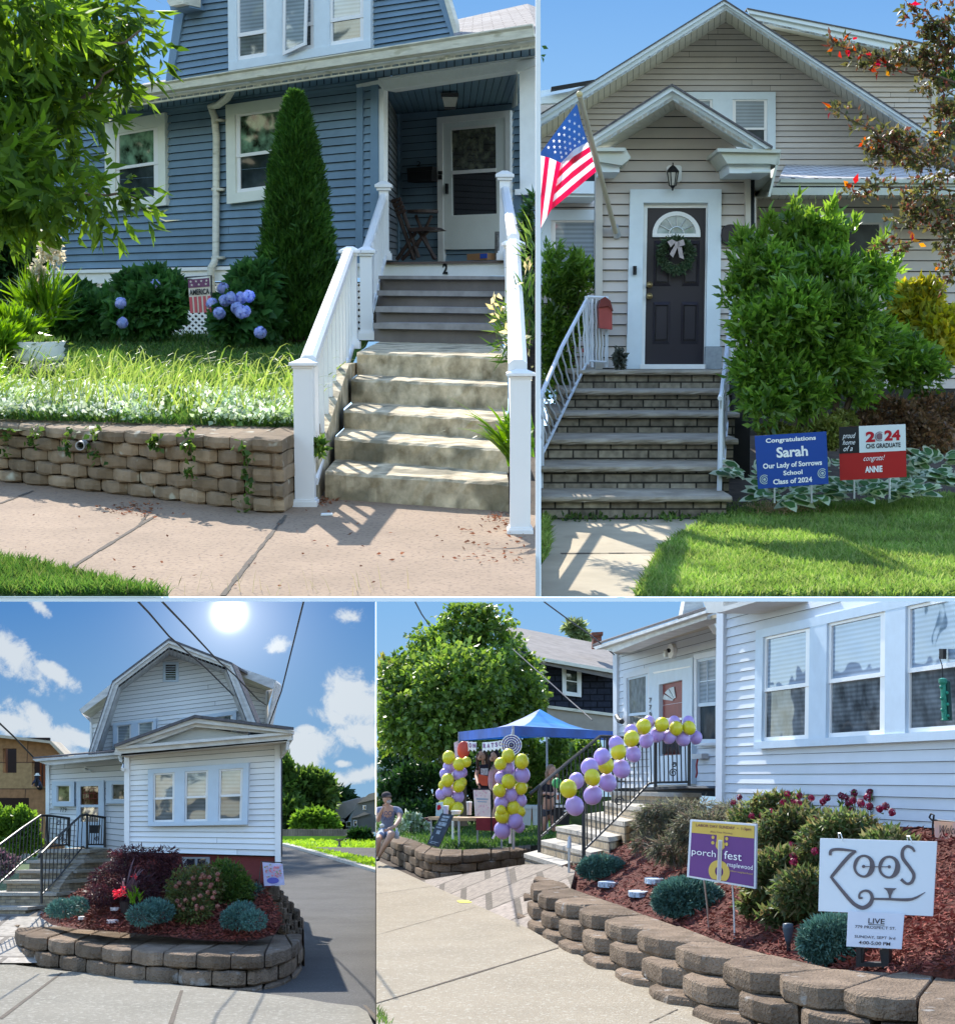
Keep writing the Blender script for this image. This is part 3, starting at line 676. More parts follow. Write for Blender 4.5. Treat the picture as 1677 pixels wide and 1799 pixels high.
# dormer
DP = Plane(HP.at(500,100,-.9),HP.n,F1)
mb = MB(); mb.pp(DP,[(318,-60),(752,-60),(801,70),(293,150)],-.02,.1); hp('dormer_backing',mb,slot)
DT,DB = ((330,-62),(770,-110)),((293,150),(800,66))
mb = siding(DP,[(326,-58),(758,-58),(800,68),(293,148)],DT,DB,17,.03,.1,.035); hp('dormer_siding',mb,bluesid)
mb = MB(); mb.pp(DP,[(318,-60),(328,-60),(325,8),(301,146),(290,148)],.09,.1); mb.pp(DP,[(748,-60),(762,-60),(803,63),(793,68)],.09,.1); hp('dormer_trim',mb,bluedk); mb = MB(); mb.pp(DP,[(297,5),(328,-2),(333,12),(318,14),(300,18)],.4,.4); hp('dormer_trim',mb,bluedk)
mb = MB(); mb.pp(DP,[(320,-60),(324,-60),(322,6),(299,10),(293,2)],.55,.4); hp('dormer_eave',mb,gutterm); mb = MB(); mb.pp(DP,[(763,-60),(770,-60),(800,40),(802,62),(798,62)],.12,.1); hp('dormer_eave',mb,gutterm)
dw = window(DP,[(400,-12),(651,-52),(651,84),(401,124)],[(.06,.27),(.38,.60),(.71,.95)],-.3,.885,.56,house1,mat('pale_trim_paint',(.7,.7,.7)),vinylwhite,g_blind,g_blindlow,.12,name='dormer_window')
# the open casement in the middle
mb = MB(); wv = FR.D(498,-20,1);
cQ = [(497,-28),(540,-38),(537,78),(496,97)]
for (u0,v0,u1,v1) in ((0,0,1,.05),(0,.95,1,1),(0,.05,.1,.95),(.9,.05,1,.95)): rectuv(mb,DP,cQ,u0,v0,u1,v1,.22,.03)
cs = make('casement_sash',mb,vinylwhite,house1); mb = MB(); rectuv(mb,DP,cQ,.1,.05,.9,.95,.2,.01); make('pane',mb,g_blind,cs)
# roof to the right of the dormer and a sliver at the left
mb = MB(); a = [HP.at(799,66,OV - .1),HP.at(960,43,OV - .1)]; b = [F1.D(960,18,30),F1.D(926,6,30),F1.D(792,36,30)]
mb.poly([a[0],a[1],b[0],b[1],b[2]]); mb.poly([p - Vector((0,.0,.1)) for p in [a[0],a[1],b[0],b[1],b[2]]][::-1])
hp('roof',mb,brickmat('weathered_shingle',(.22,.19,.17),(.34,.30,.27),(.10,.08,.08),.3,.07,.01,'xz',.95,.8))
mb = MB(); mb.prism([HP.at(215,166,OV - .1),HP.at(300,150,OV - .1),F1.D(300,138,31),F1.D(252,146,31)],[p - Vector((0,0,.15)) for p in (HP.at(215,166,OV - .1),HP.at(300,150,OV - .1),F1.D(300,138,31),F1.D(252,146,31))]); hp('roof',mb,brickmat('weathered_shingle',0,0,0,0,0))
# porch recess
BP = Plane(HP.at(780,400,-3.0),HP.n,F1)      # back wall
mb = MB(); mb.pp(HP,[(664,137),(945,95),(945,116),(909,122),(674,158),(664,146)],.10,.3); mb.pp(HP,[(664,137),(945,95),(945,99),(664,141)],.14,.1); hp('porch_beam',mb,white)
C0,C1 = HP.at(674,158,-.15),HP.at(940,118,-.15); D0,D1 = BP.at(697,200),BP.at(912,180)
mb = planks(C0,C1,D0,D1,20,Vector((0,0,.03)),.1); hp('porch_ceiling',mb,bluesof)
backing('ceiling_backing',C0,C1,D0,D1,house1); mb = MB(); mb.pp(BP,[(680,150),(930,120),(930,200),(680,215)],-.2,.2); mb.prism([HP.at(674,150,-.3),BP.at(697,190,-.2),BP.at(697,465,-.2),HP.at(674,465,-.3)],[p + Vector((-.3,0,0)) for p in (HP.at(674,150,-.3),BP.at(697,190,-.2),BP.at(697,465,-.2),HP.at(674,465,-.3))]); hp('porch_shell',mb,slot)
mb = MB(); mb.pp(BP,[(694,196),(915,176),(915,462),(694,462)],-.03,.15); hp('porch_backing',mb,slot)
mb = siding(BP,[(697,200),(915,180),(915,462),(697,462)],((697,202),(898,182)),((697,462),(898,460)),20,.03,.09,.03); hp('porch_siding',mb,bluesof if False else bluesid)
mb = MB(); mb.pp(BP,[(694,200),(700,199),(700,462),(694,462)],.08,.1); mb.pp(BP,[(697,200),(768,194),(768,206),(697,208)],.06,.06); hp('porch_trim',mb,bluedk)
SP = P3(HP.at(675,300,-.1),BP.at(697,300),BP.at(697,400))
mb = MB(); mb.poly([HP.at(674,158,-.15),BP.at(695,200),BP.at(695,462),HP.at(676,460,-.15)]); hp('porch_side_backing',mb,slot)
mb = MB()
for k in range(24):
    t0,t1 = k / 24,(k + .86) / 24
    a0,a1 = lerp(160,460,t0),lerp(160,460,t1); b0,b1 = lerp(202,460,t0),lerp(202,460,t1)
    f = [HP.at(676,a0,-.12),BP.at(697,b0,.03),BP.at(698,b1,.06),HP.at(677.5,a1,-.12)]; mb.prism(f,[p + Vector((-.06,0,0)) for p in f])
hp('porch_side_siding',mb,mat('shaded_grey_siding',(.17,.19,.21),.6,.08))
# porch floor and front boards
zfl = HP.at(780,459,.2).z
f = [HP.at(672,459,.25),HP.at(893,457,.25),BP.at(915,459),BP.at(694,459)]; f = [Vector((p.x,p.y,zfl)) for p in f]
mb = MB(); mb.prism(f,[p - Vector((0,0,.03)) for p in f]); hp('porch_floor',mb,mat('brown_floor',(.13,.09,.075),.6,.15))
mb = MB(); mb.pp(HP,[(671,462),(889,459),(891,484),(668,486)],.2,.1); bd = hp('riser_board',mb,white)
text(HP,R(777,462.5,786,481.5),'2',black,bd,.215,bold=.04)
# right: white column,pilaster,siding
mb = MB(); mb.pp(HP,[(912,106),(960,98),(960,334),(913,334)],.12,.3); mb.pp(HP,[(904,332),(960,330),(960,340),(904,342)],.2,.3); mb.pp(HP,[(907,108),(945,102),(945,112),(908,126)],.16,.3)
mb.poly([HP.at(909,124,-.05),HP.at(909,185,-.05),BP.at(899,190,.2),BP.at(899,181,.2)]); hp('porch_column',mb,white)
mb = MB(); mb.pp(HP,[(904,342),(960,340),(960,640),(904,640)],-.02,.3); hp('wall_backing',mb,slot)
mb = siding(HP,[(914,342),(960,340),(960,470),(914,470)],((904,342),(960,341)),((904,470),(960,470)),9,.03,.1,.03); mb.pp(HP,[(903,342),(915,342),(914,470),(900,470)],.09,.1); hp('siding',mb,bluesid)
# door
DQ = [(767,206),(896,193),(896,458),(769,459)]
mb = MB()
for (u0,v0,u1,v1) in ((0,0,1,.045),(0,.045,.075,1),(.93,.045,1,1)): rectuv(mb,BP,DQ,u0,v0,u1,v1,.12,.12)
hp('door_casing',mb,white)
mb = MB(); rectuv(mb,BP,DQ,.07,.04,.94,1,.02,.02); hp('doorway',mb,black)
SQ = [(778,213),(888,200),(889,437),(780,438)]; glq = [(792,225),(870,218),(872,375),(794,378)]
mb = MB(); mb.pp(BP,[SQ[0],SQ[1],glq[1],glq[0]],.1,.05); mb.pp(BP,[SQ[1],SQ[2],glq[2],glq[1]],.1,.05); mb.pp(BP,[SQ[2],SQ[3],glq[3],glq[2]],.1,.05); mb.pp(BP,[SQ[3],SQ[0],glq[0],glq[3]],.1,.05)
sd1 = hp('storm_door',mb,mat('door_white',(.74,.78,.76),.4,.03))
mb = MB(); rectuv(mb,BP,glq,0,.49,1,.53,.11,.03); rectuv(mb,BP,glq,0,0,1,.025,.11,.02); make('glazing_bar',mb,vinylwhite,sd1)
mb = MB(); rectuv(mb,BP,glq,0,0,1,.5,.075,.01); make('pane',mb,glassmat('door_glass',(.07,.075,.05),.15,.9,9),sd1); mb = MB(); rectuv(mb,BP,glq,0,.5,1,1,.07,.01); make('pane',mb,g_dark,sd1)
mb = MB(); mb.pp(BP,R(781.5,322,784.5,340),.16,.05); make('door_handle',mb,black,sd1)
mb = MB(); mb.pp(BP,R(769,300,775,306),.15,.03); mb.pp(BP,R(769,307,775,315),.145,.03); make('doorbell',mb,[black],house1)
# mailbox
mbx = thing('wall_mailbox','black wall mailbox with a curled house number above it on the porch wall','mailbox',BP.at(737,319,.1))
mb = MB(); mb.pp(BP,[(715,295),(758,292),(758,318),(716,320)],.28,.24); make('box',mb,black,mbx); mb = MB(); mb.pp(BP,[(714,295),(759,291.5),(759,299),(715,302)],.31,.03); make('lid',mb,black,mbx)
text(BP,R(731.5,283,739,292),'2',black,mbx,.08)
# porch ceiling lamp
def pc(px,py): # point on the ceiling sheet
    return P3(C0,C1,D1).at(px,py,0)
c = pc(790,163) - Vector((0,0,.02)); q = 1 / FR.ppm(c.y)
lt = thing('porch_lamp','square flush glass lamp on the blue porch ceiling','lamp',c)
mb = MB(); mb.box(c - Vector((0,0,.02)),30 * q,30 * q,.05); mb.prism([c + Vector((sx * 9 * q,sy * 9 * q,-.21)) for sx,sy in ((-1,-1),(1,-1),(1,1),(-1,1))],[c + Vector((sx * 10 * q,sy * 10 * q,-.19)) for sx,sy in ((-1,-1),(1,-1),(1,1),(-1,1))]); make('frame',mb,darkmetal,lt)
mb = MB(); mb.prism([c + Vector((sx * 9 * q,sy * 9 * q,-.19)) for sx,sy in ((-1,-1),(1,-1),(1,1),(-1,1))],[c + Vector((sx * 13 * q,sy * 13 * q,-.05)) for sx,sy in ((-1,-1),(1,-1),(1,1),(-1,1))]); make('glass',mb,mat('lamp_glass',(.4,.4,.36),.2,.1),lt)
# --- lattice under the skirt
lat = thing('lattice','white crisscross lattice panel under the skirt of the blue house','lattice',HP.at(330,590)); mb = MB()
for k in range(-12,56):
    for s in (-1,1):
        x = 90 + k * 11.; x0_,x1_ = (x,x + 96) if s > 0 else (x + 96,x)
        q_ = [(x0_,497),(x0_ + 4.4,497),(x1_ + 4.4,592),(x1_,592)]
        q_ = clipband(q_,lambda p: 112 - p[0],True); q_ = clipband(q_,lambda p: p[0] - 655,True) if len(q_) > 2 else q_
        if len(q_) > 2: mb.pp(HP,q_,.04 if s > 0 else .015,.015)
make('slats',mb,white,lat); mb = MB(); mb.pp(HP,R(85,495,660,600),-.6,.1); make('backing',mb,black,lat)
mb = MB(); mb.pp(HP,R(86,498,108,590),.06,.3); make('pier',mb,mat('pier_grey',(.32,.29,.25),.9,.2),house1)
# --- STAIRS
st1 = thing('front_steps','worn concrete front steps with grey painted wooden steps above, numbered 2','stairs',F1.G(730,890,Z0))
zL,so1 = steps(Z0,[((571,876),(893,899),826,852),((588,806),(893,829),767,793),((604,752),(893,773),718,743),((617,706),(892,720),665,678),((627,657),(892,669),617,629)],6.5,st1,conc1)
yb = so1[-1][0].y; print('LANDING z',zL,'y',yb)
a = F1.G(657,600,zL); b = F1.G(884,605,zL); print('wood y',a.y,b.y,'house',HP.at(680,460).y)
# side cheek
ck = [(553,880),(572,877),(571,826),(590,806),(590,765),(604,752),(604,718),(617,706),(618,665),(628,657),(628,637),(613,640),(592,704),(556,815)]
CP = VP(550,so1[0][0].y - .05,620,so1[-1][0].y + .1); mb = MB(); mb.pp(CP,ck,.02,.25); make('side_wall',mb,conc1,st1)
mb = MB(); mb.box((a + b) / 2 + Vector((-.1,-.2,-.1)),.1,.1,.05)
woodg = mat('grey_stair_paint',(.17,.145,.13),.6,.15,3,.3,20); woodw = mat('worn_tread_paint',(.30,.27,.25),.6,.25,4,.3,20)
ys = [600,577,552,517.5,489]; ty = [568,539,512,485]
x0s = [657,661,664,667,670]; x1s = [884,886,888,890,891]
yd = [a.y,a.y + .7,a.y + 1.4,a.y + 2.1]; ye = [b.y,b.y + .6,b.y + 1.2,b.y + 1.8]
rz = [(600,605,577,581),(567,569,548,551),(538,541,519,521),(510,512,490,491)]
lipb = [(577,581,567,569),(548,551,538,541),(519,521,510,512),(490,491,484,485)]
for i in range(4):
    pl_ = VP(x0s[i],yd[i],x1s[i],ye[i]); bl,br,tl,tr = rz[i]
    mb = MB(); mb.pp(pl_,[(x0s[i],tl),(x1s[i],tr),(x1s[i],br),(x0s[i],bl)],0,.6); make('riser',mb,woodg,st1)
    bl,br,tl,tr = lipb[i]; p2 = VP(x0s[i],yd[i] - .12,x1s[i],ye[i] - .12); mb = MB(); mb.pp(p2,[(x0s[i] - 2,tl),(x1s[i],tr),(x1s[i],br),(x0s[i] - 2,bl)],0,.8); make('tread',mb,woodw,st1)
# --- railings
def rail1(nm,label,lo,hi,hr,br_,nbal,wid=.11):
    t = thing('stair_railing',label,'railing',F1.D((lo[0] + lo[1]) / 2,lo[3],lo[4]),group='white vinyl railings of the blue house')
    for s in (lo,hi):
        if s: railpost(*s,t,vinylwhite)
    mb = MB(); p,q_ = F1.D(hr[0],hr[1],hr[4]),F1.D(hr[2],hr[3],hr[5]); bar(mb,p,q_,wid,wid * .8); mb.sm = False; make('handrail',mb,vinylwhite,t)
    mb = MB(); p2,q2 = F1.D(br_[0],br_[1],br_[4]),F1.D(br_[2],br_[3],br_[5]); bar(mb,p2,q2,.07,.06); make('bottom_rail',mb,vinylwhite,t)
    for k in range(nbal):
        s = (k + .7) / (nbal + .4); A = p2.lerp(q2,s); B = p.lerp(q_,s); mb = MB(); mb.box((A + B) / 2,.042,.042,(B - A).length);
        mb = MB(); h = B.z - A.z; mb.box(Vector((A.x,A.y,A.z + h / 2)),.042,.042,h); make('baluster',mb,vinylwhite,t)
    return t
y0 = F1.G(536,888,Z0).y; yA = F1.G(617,608,zL).y
rail1('L','lower left white railing standing on the sidewalk beside the concrete steps',(520,554,634,891,y0),(605,628,437,612,yA),(541,634,613,441,y0 + .05,yA),(550,845,617,606,y0 + .1,yA),10)
yB = F1.G(645,596,zL).y; yC = HP.at(675,455,.3).y
rail1('LU','upper left white railing beside the grey wooden steps',(634,655,437,597,yB),(667,683,322,457,yC),(643,438,674,342,yB,yC),(652,545,676,447,yB,yC),6,.10)
yR = F1.G(912,935,Z0).y; yD = F1.G(900,625,zL).y
rail1('R','lower right white railing standing on the sidewalk at the picture edge',(895,931,652,940,yR),(887,914,424,625,yD),(909,645,901,428,yR,yD),(908,880,899,612,yR,yD),0,.12)
yE = HP.at(886,455,.3).y
rail1('RU','upper right white railing ending at the porch column',(888,914,424,600,yD + .3),(877,895,304,457,yE),(902,418,887,332,yD + .3,yE),(900,585,888,440,yD + .3,yE),3,.11)
# --- porch furniture: folding chair,table,parcel,pot
wood = mat('bistro_wood',(.05,.032,.026),.6,.3,8)
def onz(px,py,z): return F1.G(px,py,z)
FD = (HP.at(700,455).y + BP.at(700,455).y) / 2
FP = VP(690,FD,770,FD - .3)
ch = thing('folding_chair','dark wooden slatted folding chair on the porch','chair',FP.at(715,456))
mb = MB()
for A,B in (((690,350),(728,456)),((700,348),(735,452)),((730,408),(697,456)),((752,405),(706,456)),((735,405),(765,455))): mb.tube([FP.at(*A,.1),FP.at(*B,.1)],.03,6)
make('leg',mb,wood,ch); mb = MB()
for k in range(4): mb.pp(FP,[(686 + k * 3,352 + k * 7),(702 + k * 3,346 + k * 7),(704 + k * 3,350 + k * 7),(688 + k * 3,357 + k * 7)],.16,.03)
make('backrest',mb,wood,ch); mb = MB(); mb.pp(FP,[(716,400),(755,398),(766,404),(722,407)],.25,.4); make('seat',mb,wood,ch)
tb = thing('bistro_table','round dark wooden bistro table behind the folding chair on the porch','table',FP.at(742,455,-.3)); mb = MB()
c = FP.at(742,374,-.3); q = 1 / FR.ppm(c.y); mb.lathe(c,[(.01,6 * q),(27 * q,5 * q),(27 * q,0),(.01,0)],24); make('table_top',mb,wood,tb)
for k,(A,B) in enumerate((((730,378),(762,455)),((758,378),(722,455)))): mb = MB(); mb.tube([FP.at(*A,-.3),FP.at(*B,-.3)],.025,6); make('leg',mb,wood,tb)
bx = thing('parcel','brown cardboard parcel with a blue label before the storm door','parcel',BP.at(838,456,.4)); mb = MB(); mb.pp(BP,[(820,446),(855,444),(855,456),(820,457)],.7,.4); make('box',mb,mat('cardboard',(.32,.17,.08),.8,.1),bx)
mb = MB(); mb.pp(BP,[(843,445.5),(855,445),(855,453),(843,454)],.71,.01); make('tape',mb,mat('blue_tape',(.03,.08,.4)),bx)
ps = thing('umbrella_stand','grey patterned umbrella stand by the door on the porch','stand',BP.at(877,456,.3)); mb = MB(); c = BP.at(877,456,.5); q = 1 / FR.ppm(c.y); mb.lathe(c,[(8 * q,0),(8 * q,48 * q),(6 * q,48 * q),(6 * q,4 * q)],16); make('body',mb,mat('pattern_grey',(.2,.2,.2),.5,.7,30),ps)
# --- plants
F1.clip = (-4000,-900,940.5,1400)
t = thing('neighbour_tree','broad green tree beyond the left edge, mirrored in the lower windows','tree',Vector((-21,26,-1.5))); d = unit(RS.normal(size=(2600,3))); np_mesh('foliage',leaves(d * np.array([9,8,8]) * (.6 + .4 * RS.rand(2600))[:,None] + np.array([-24,25,4.]),d,1.1,.7),4,midgreen,t)
mb = MB(); mb.tube([Vector((-24,25,-1.5)),Vector((-24,25,4))],[.3,.15],8); make('trunk',mb,bark,t); F1.clip = (-60,-60,940.5,1048.5)
ab = thing('arborvitae','tall narrow cone shaped evergreen in front of the blue wall','tree',F1.D(525,598,21.5))
n = 34000; h = RS.rand(n) ** .85; py = 598 - h * 412; rad = np.interp(h,[0,.08,.25,.5,.75,.92,1],[50,62,62,48,34,16,2]); th = RS.rand(n) * 2 * pi; lump = 1 + .16 * np.sin(th * 7 + py / 17.) * np.cos(py / 11.); rr = rad * lump * (.72 + .3 * RS.rand(n) ** .6)
C = np.array([list(F1.D(525,598,21.5))]); q = 21.5 / FX
P = np.stack([C[0,0] + np.cos(th) * rr * q,C[0,1] + np.sin(th) * rr * q,C[0,2] + h * 412 * q],1); D = np.stack([np.cos(th) * .6,np.sin(th) * .6,np.ones(n) * 1.1],1)
np_mesh('foliage',leaves(P,D,.13,.035,jit=.35),4,leafmat('arborvitae_spray',[(.025,.075,.012),(.04,.11,.018),(.07,.16,.022)],.3),ab)
mb = MB(); mb.tube([F1.D(525,600,21.5),F1.D(525,240,21.5)],[.14,.03],8); make('trunk',mb,bark,ab)
def bush(nm,label,blobs,n,L,W,m,cat='shrub',group=None,base=None,flowers=None,jit=.8,up=0.,shell=.6,droop=0.,stems=4,fold=.15):
    bb = blobs[0]; by = max(b[1] + b[3] for b in blobs); base = base or FR.D(np.mean([b[0] for b in blobs]),by,bb[4])
    t = thing(nm,label,cat,base,group)
    P,d = blobpts(blobs,n,shell); np_mesh('foliage',leaves(P,d,L,W,jit=jit,updir=up,droop=droop,fold=fold),4,m,t)
    mb = MB()
    for k in range(stems):
        b = blobs[k % len(blobs)]; branch(mb,base,FR.D(b[0] + random.uniform(-.4,.4) * b[2],b[1],b[4]),6 / FR.ppm(bb[4]) * .5,1.5 / FR.ppm(bb[4]),4)
    if stems: make('stem',mb,bark,t)
    return t
def florets(t,pts,r,m,n=110,name='flower_head'):
    for (px,py,y) in pts:
        c = np.array(list(FR.D(px,py,y))); d = unit(RS.normal(size=(n,3))); P = c + d * r * (.75 + .3 * RS.rand(n))[:,None]; s = unit(np.cross(d,RS.normal(size=(n,3)))); u = np.cross(d,s); w = r * .26
        np_mesh(name,np.stack([P - s * w - u * w,P + s * w - u * w,P + s * w + u * w,P - s * w + u * w],1),4,m,t)
hy = [('leafy hydrangea without blossoms at the left end of the lattice',[(120,548,45,38,23),(160,555,38,32,22.8),(195,535,22,25,23.2),(130,520,30,22,23.3)],[]),
      ('middle hydrangea with two blue flower heads left of the small flag',[(270,540,48,42,22.2),(300,515,28,28,22.4),(235,505,30,22,22.6),(275,495,26,18,22.6),(215,555,22,25,22)],[(212,532,21.5),(215,567,21.3),(272,500,22)]),
      ('hydrangea with many pale blue flower heads beside the tall evergreen',[(430,545,45,40,20.8),(450,500,35,32,21),(405,560,28,30,20.5),(465,560,22,35,21)],[(392,507,20.6),(423,523,20.2),(437,520,20.1),(395,528,20.2),(416,541,19.9),(424,549,19.8),(430,547,20.0),(385,550,20),(457,584,19.8),(372,533,20.4),(405,523,20.1)])]
for lb,bl,fl in hy:
    t = bush('hydrangea',lb,bl,3600,.17,.12,greenhyd,group='hydrangeas along the lattice',jit=.6,droop=.1)
    florets(t,fl,.075,bluefl)
# garden flag AMERICA
FGP = VP(330,20.6,370,20.4)
fl = thing('garden_flag','small red striped garden flag reading AMERICA before the lattice','garden flag',FGP.at(372,585))
mb = MB(); mb.tube([FGP.at(326,492),FGP.at(324,488),FGP.at(328,487),FGP.at(371,484),FGP.at(373,590)],.012,6); make('pole',mb,darkmetal,fl)
FQ = [(330,491),(367,488),(371,548),(334,550)]
def grp(m,rects,Q,pl,off,name='cloth',parent=None,th=.006):
    mb = MB()
    for r in rects: rectuv(mb,pl,Q,*r,off,th)
    return make(name,mb,m,parent)
fred = mat('faded_red',(.50,.10,.11),.8,.15,8); fcream = mat('faded_cream',(.62,.55,.46),.8,.08,8); fpurp = mat('faded_plum',(.16,.06,.12),.8,.15,8)
cl = grp(fcream,[(0,0,1,1)],FQ,FGP,.02,'cloth',fl); grp(fpurp,[(0,0,1,.25)],FQ,FGP,.028,'canton',cl,.004); grp(fred,[(u,.52,u + .13,1) for u in (0,.22,.43,.65,.87)],FQ,FGP,.028,'stripe',cl,.004)
text(FGP,subq(FQ,.03,.30,.97,.47),'AMERICA',black,cl,.034,bold=.03)
def star(mb,pl,cx,cy,r,off,rx=None):
    pts = []
    for k in range(10): t = -pi / 2 + k * pi / 5; q_ = r if k % 2 == 0 else r * .42; pts.append((cx + cos(t) * q_ * (rx or 1),cy + sin(t) * q_))
    c = pl.at(cx,cy,off); P = [pl.at(*p,off) for p in pts]
    for k in range(10): mb.poly([c,P[k],P[(k + 1) % 10]])
mb = MB()
for r_,n_ in ((.07,4),(.17,3)):
    for k in range(n_): x,y = bil(FQ,(k + .5) / n_,r_); star(mb,FGP,x,y,2.6,.034)
make('star',mb,fcream,cl)
# round white planter (recycled wheel rim) with plants
c = F1.D(62,606,17.2); q = 17.5 / FX
pt = thing('planter','low round white metal planter with orange flowers on the lawn','planter',c - Vector((0,0,.16)))
mb = MB(); mb.lathe(c - Vector((0,0,.16)),[(44 * q,0),(49 * q,.05),(46 * q,.08),(50 * q,.12),(47 * q,.14),(52 * q,.20),(49 * q,.20),(45 * q,.12),(.02,.12)],32); mb.sm = True; make('rim',mb,mat('old_white',(.66,.66,.58),.5,.1,5),pt)
P = np.array(list(c)) + np.stack([RS.normal(size=500) * 20 * q,RS.normal(size=500) * 20 * q,RS.rand(500) * .04],1); np_mesh('foliage',leaves(P,np.tile([0,0,1.],(500,1)),.08,.03),4,midgreen,pt)
florets(pt,[(48,605,17.2),(60,602,17.5),(75,600,17.5),(45,606,17.0)],.035,leafmat('orange_petal',[(.7,.12,.01),(.8,.2,.02)]),40)
# yucca with cream flower stalks at the house corner
t = bush('yucca','yucca with tall cream flower stalks at the left corner of the blue house',[(75,545,32,34,22)],260,.5,.05,strapm,'plant',up=1.2,jit=.5,shell=.05,stems=0)
np_mesh('flowers',leaves(*blobpts([(78,430,10,30,22),(68,480,12,32,22),(98,445,12,24,22),(60,510,8,20,22)],700,.2),.07,.05),4,creamfl,t)
mb = MB(); mb.tube([F1.D(72,560,22),F1.D(70,480,22),F1.D(78,410,22)],.015,5); mb.tube([F1.D(90,560,22),F1.D(95,480,22),F1.D(100,440,22)],.012,5); make('stalk',mb,mat('stalk_tan',(.35,.33,.2)),t)
# dark evergreen tree and hedge at far left
bush('evergreen_tree','dense dark evergreen at the far left beyond the house corner',[(20,470,55,80,29),(-20,420,50,90,30),(50,540,30,45,28),(10,560,40,40,28)],6500,.28,.10,greendk,'tree')
bush('sunny_shrub','sunlit yellow green strappy plants at the left edge of the lawn',[(20,590,35,28,18),(-10,610,35,25,17)],1600,.22,.05,strapm,'plant',up=.6)
# foreground ash tree,upper left
slab_ = MB(); slab_.poly([F1.G(886,1000,Z0 + .006),F1.G(946,1000,Z0 + .006),Vector((1.6,12,-1.1)),Vector((.15,11.6,-1.3))][::1])
gb = MB(); grid(gb,[F1.G(893,905,Z0 + .01),F1.G(960,905,Z0 + .01),F1.D(965,585,23),F1.D(893,600,21.5)],4,8,.03); make('soil',gb,soil,None,'planted soil bank right of the blue house steps',kind='structure')
tr = thing('ash_tree','leafy street tree with narrow leaves filling the upper left corner','tree',F1.D(-150,1000,8.5))
blb = [(40,50,80,50,9),(140,30,70,35,9.3),(20,150,60,50,9),(105,130,55,40,9.5),(205,20,40,22,9.6),(10,280,50,45,8.6),(70,290,35,25,8.8),(165,90,35,25,9.5),(0,360,50,30,8.5),(75,355,40,16,8.4),(130,190,25,18,9),(225,70,22,12,9.3),(20,10,100,30,8),(-30,200,40,130,9),(140,345,40,10,8.4),(195,335,28,10,8.4),(60,225,35,22,9.2),(215,125,16,10,9.4)]
P,d = blobpts(blb,900,.3); d[:,2] -= .35; d[:,0] += .35
np_mesh('foliage',sprigs(P,d,7,.24,.115,.034,droop=.35,jit=.75),4,green1,tr)
mb = MB(); branch(mb,F1.D(-150,1000,8.8),F1.D(-160,400,9),.16,.12);
for A,B in (((-160,420),(40,120)),((40,120),(250,50)),((-160,450),(60,330)),((60,330),(240,350)),((-160,400),(120,200)),((120,200),(200,120)),((40,120),(60,10))): branch(mb,F1.D(*A,9.2),F1.D(*B,9.2),.016,.006,6,.05)
make('trunk',mb,bark,tr)
# lilies with long strap leaves,right of the steps
def straps(t,cx,cy,y,n,L,w,m,spread=1.0,name='leaf',sx=0.):
    F_ = []
    for k in range(n):
        az = RS.uniform(0,2 * pi); out = RS.uniform(.5,1.) * spread; l = L * RS.uniform(.6,1.1); p0 = FR.D(cx + RS.normal() * 6,cy + RS.normal() * 4,y)
        dx,dy = cos(az) * out + sx,sin(az) * out; prev = None; S = 7
        for s in range(S + 1):
            q_ = s / S; p = p0 + Vector((dx * l * q_ * .8,dy * l * q_ * .6,l * (1.25 * q_ - 1.1 * q_ * q_ * out))); wd_ = w * (1 - q_ ** 2.5) * (.6 + .8 * min(1,q_ * 3)) / 2
            sd_ = Vector((-dy,dx,.15)).normalized() * wd_; cur = (p - sd_,p + sd_)
            if prev: F_.append([list(prev[0]),list(prev[1]),list(cur[1]),list(cur[0])])
            prev = cur
    np_mesh(name,np.array(F_),4,m,t)
t = thing('daylily','daylily with long arching bright green leaves over the right of the concrete steps','plant',F1.D(905,860,10.6)); straps(t,905,815,10.6,50,.52,.03,strapm,.8,sx=-.55); straps(t,940,800,10.7,30,.5,.03,strapm,1.)
t = bush('wild_lily','spindly seed heads and small yellow flowers beside the right railing',[(925,560,22,60,12.6),(900,590,20,50,13),(935,450,15,50,14)],420,.2,.02,midgreen,'plant',up=.8,stems=5)
np_mesh('seed_head',leaves(*blobpts([(880,545,22,30,12.4),(905,600,18,40,12.2),(925,480,10,30,12.2),(930,640,8,40,11)],46,.3),.07,.03,updir=.5),4,leafmat('seed_tan',[(.6,.5,.2),(.7,.62,.35)]),t)
bush('evergreen_shrub','bluish evergreen shrub at the right edge beside the porch',[(938,400,18,60,16),(945,460,20,50,16),(938,540,20,50,15)],2600,.10,.03,greendk)
t = thing('weed','small leafy weed growing between the lower left post and the step','plant',F1.D(562,800,11.6)); np_mesh('foliage',leaves(*blobpts([(562,785,8,16,11.4)],70,.3),.06,.04),4,midgreen,t)
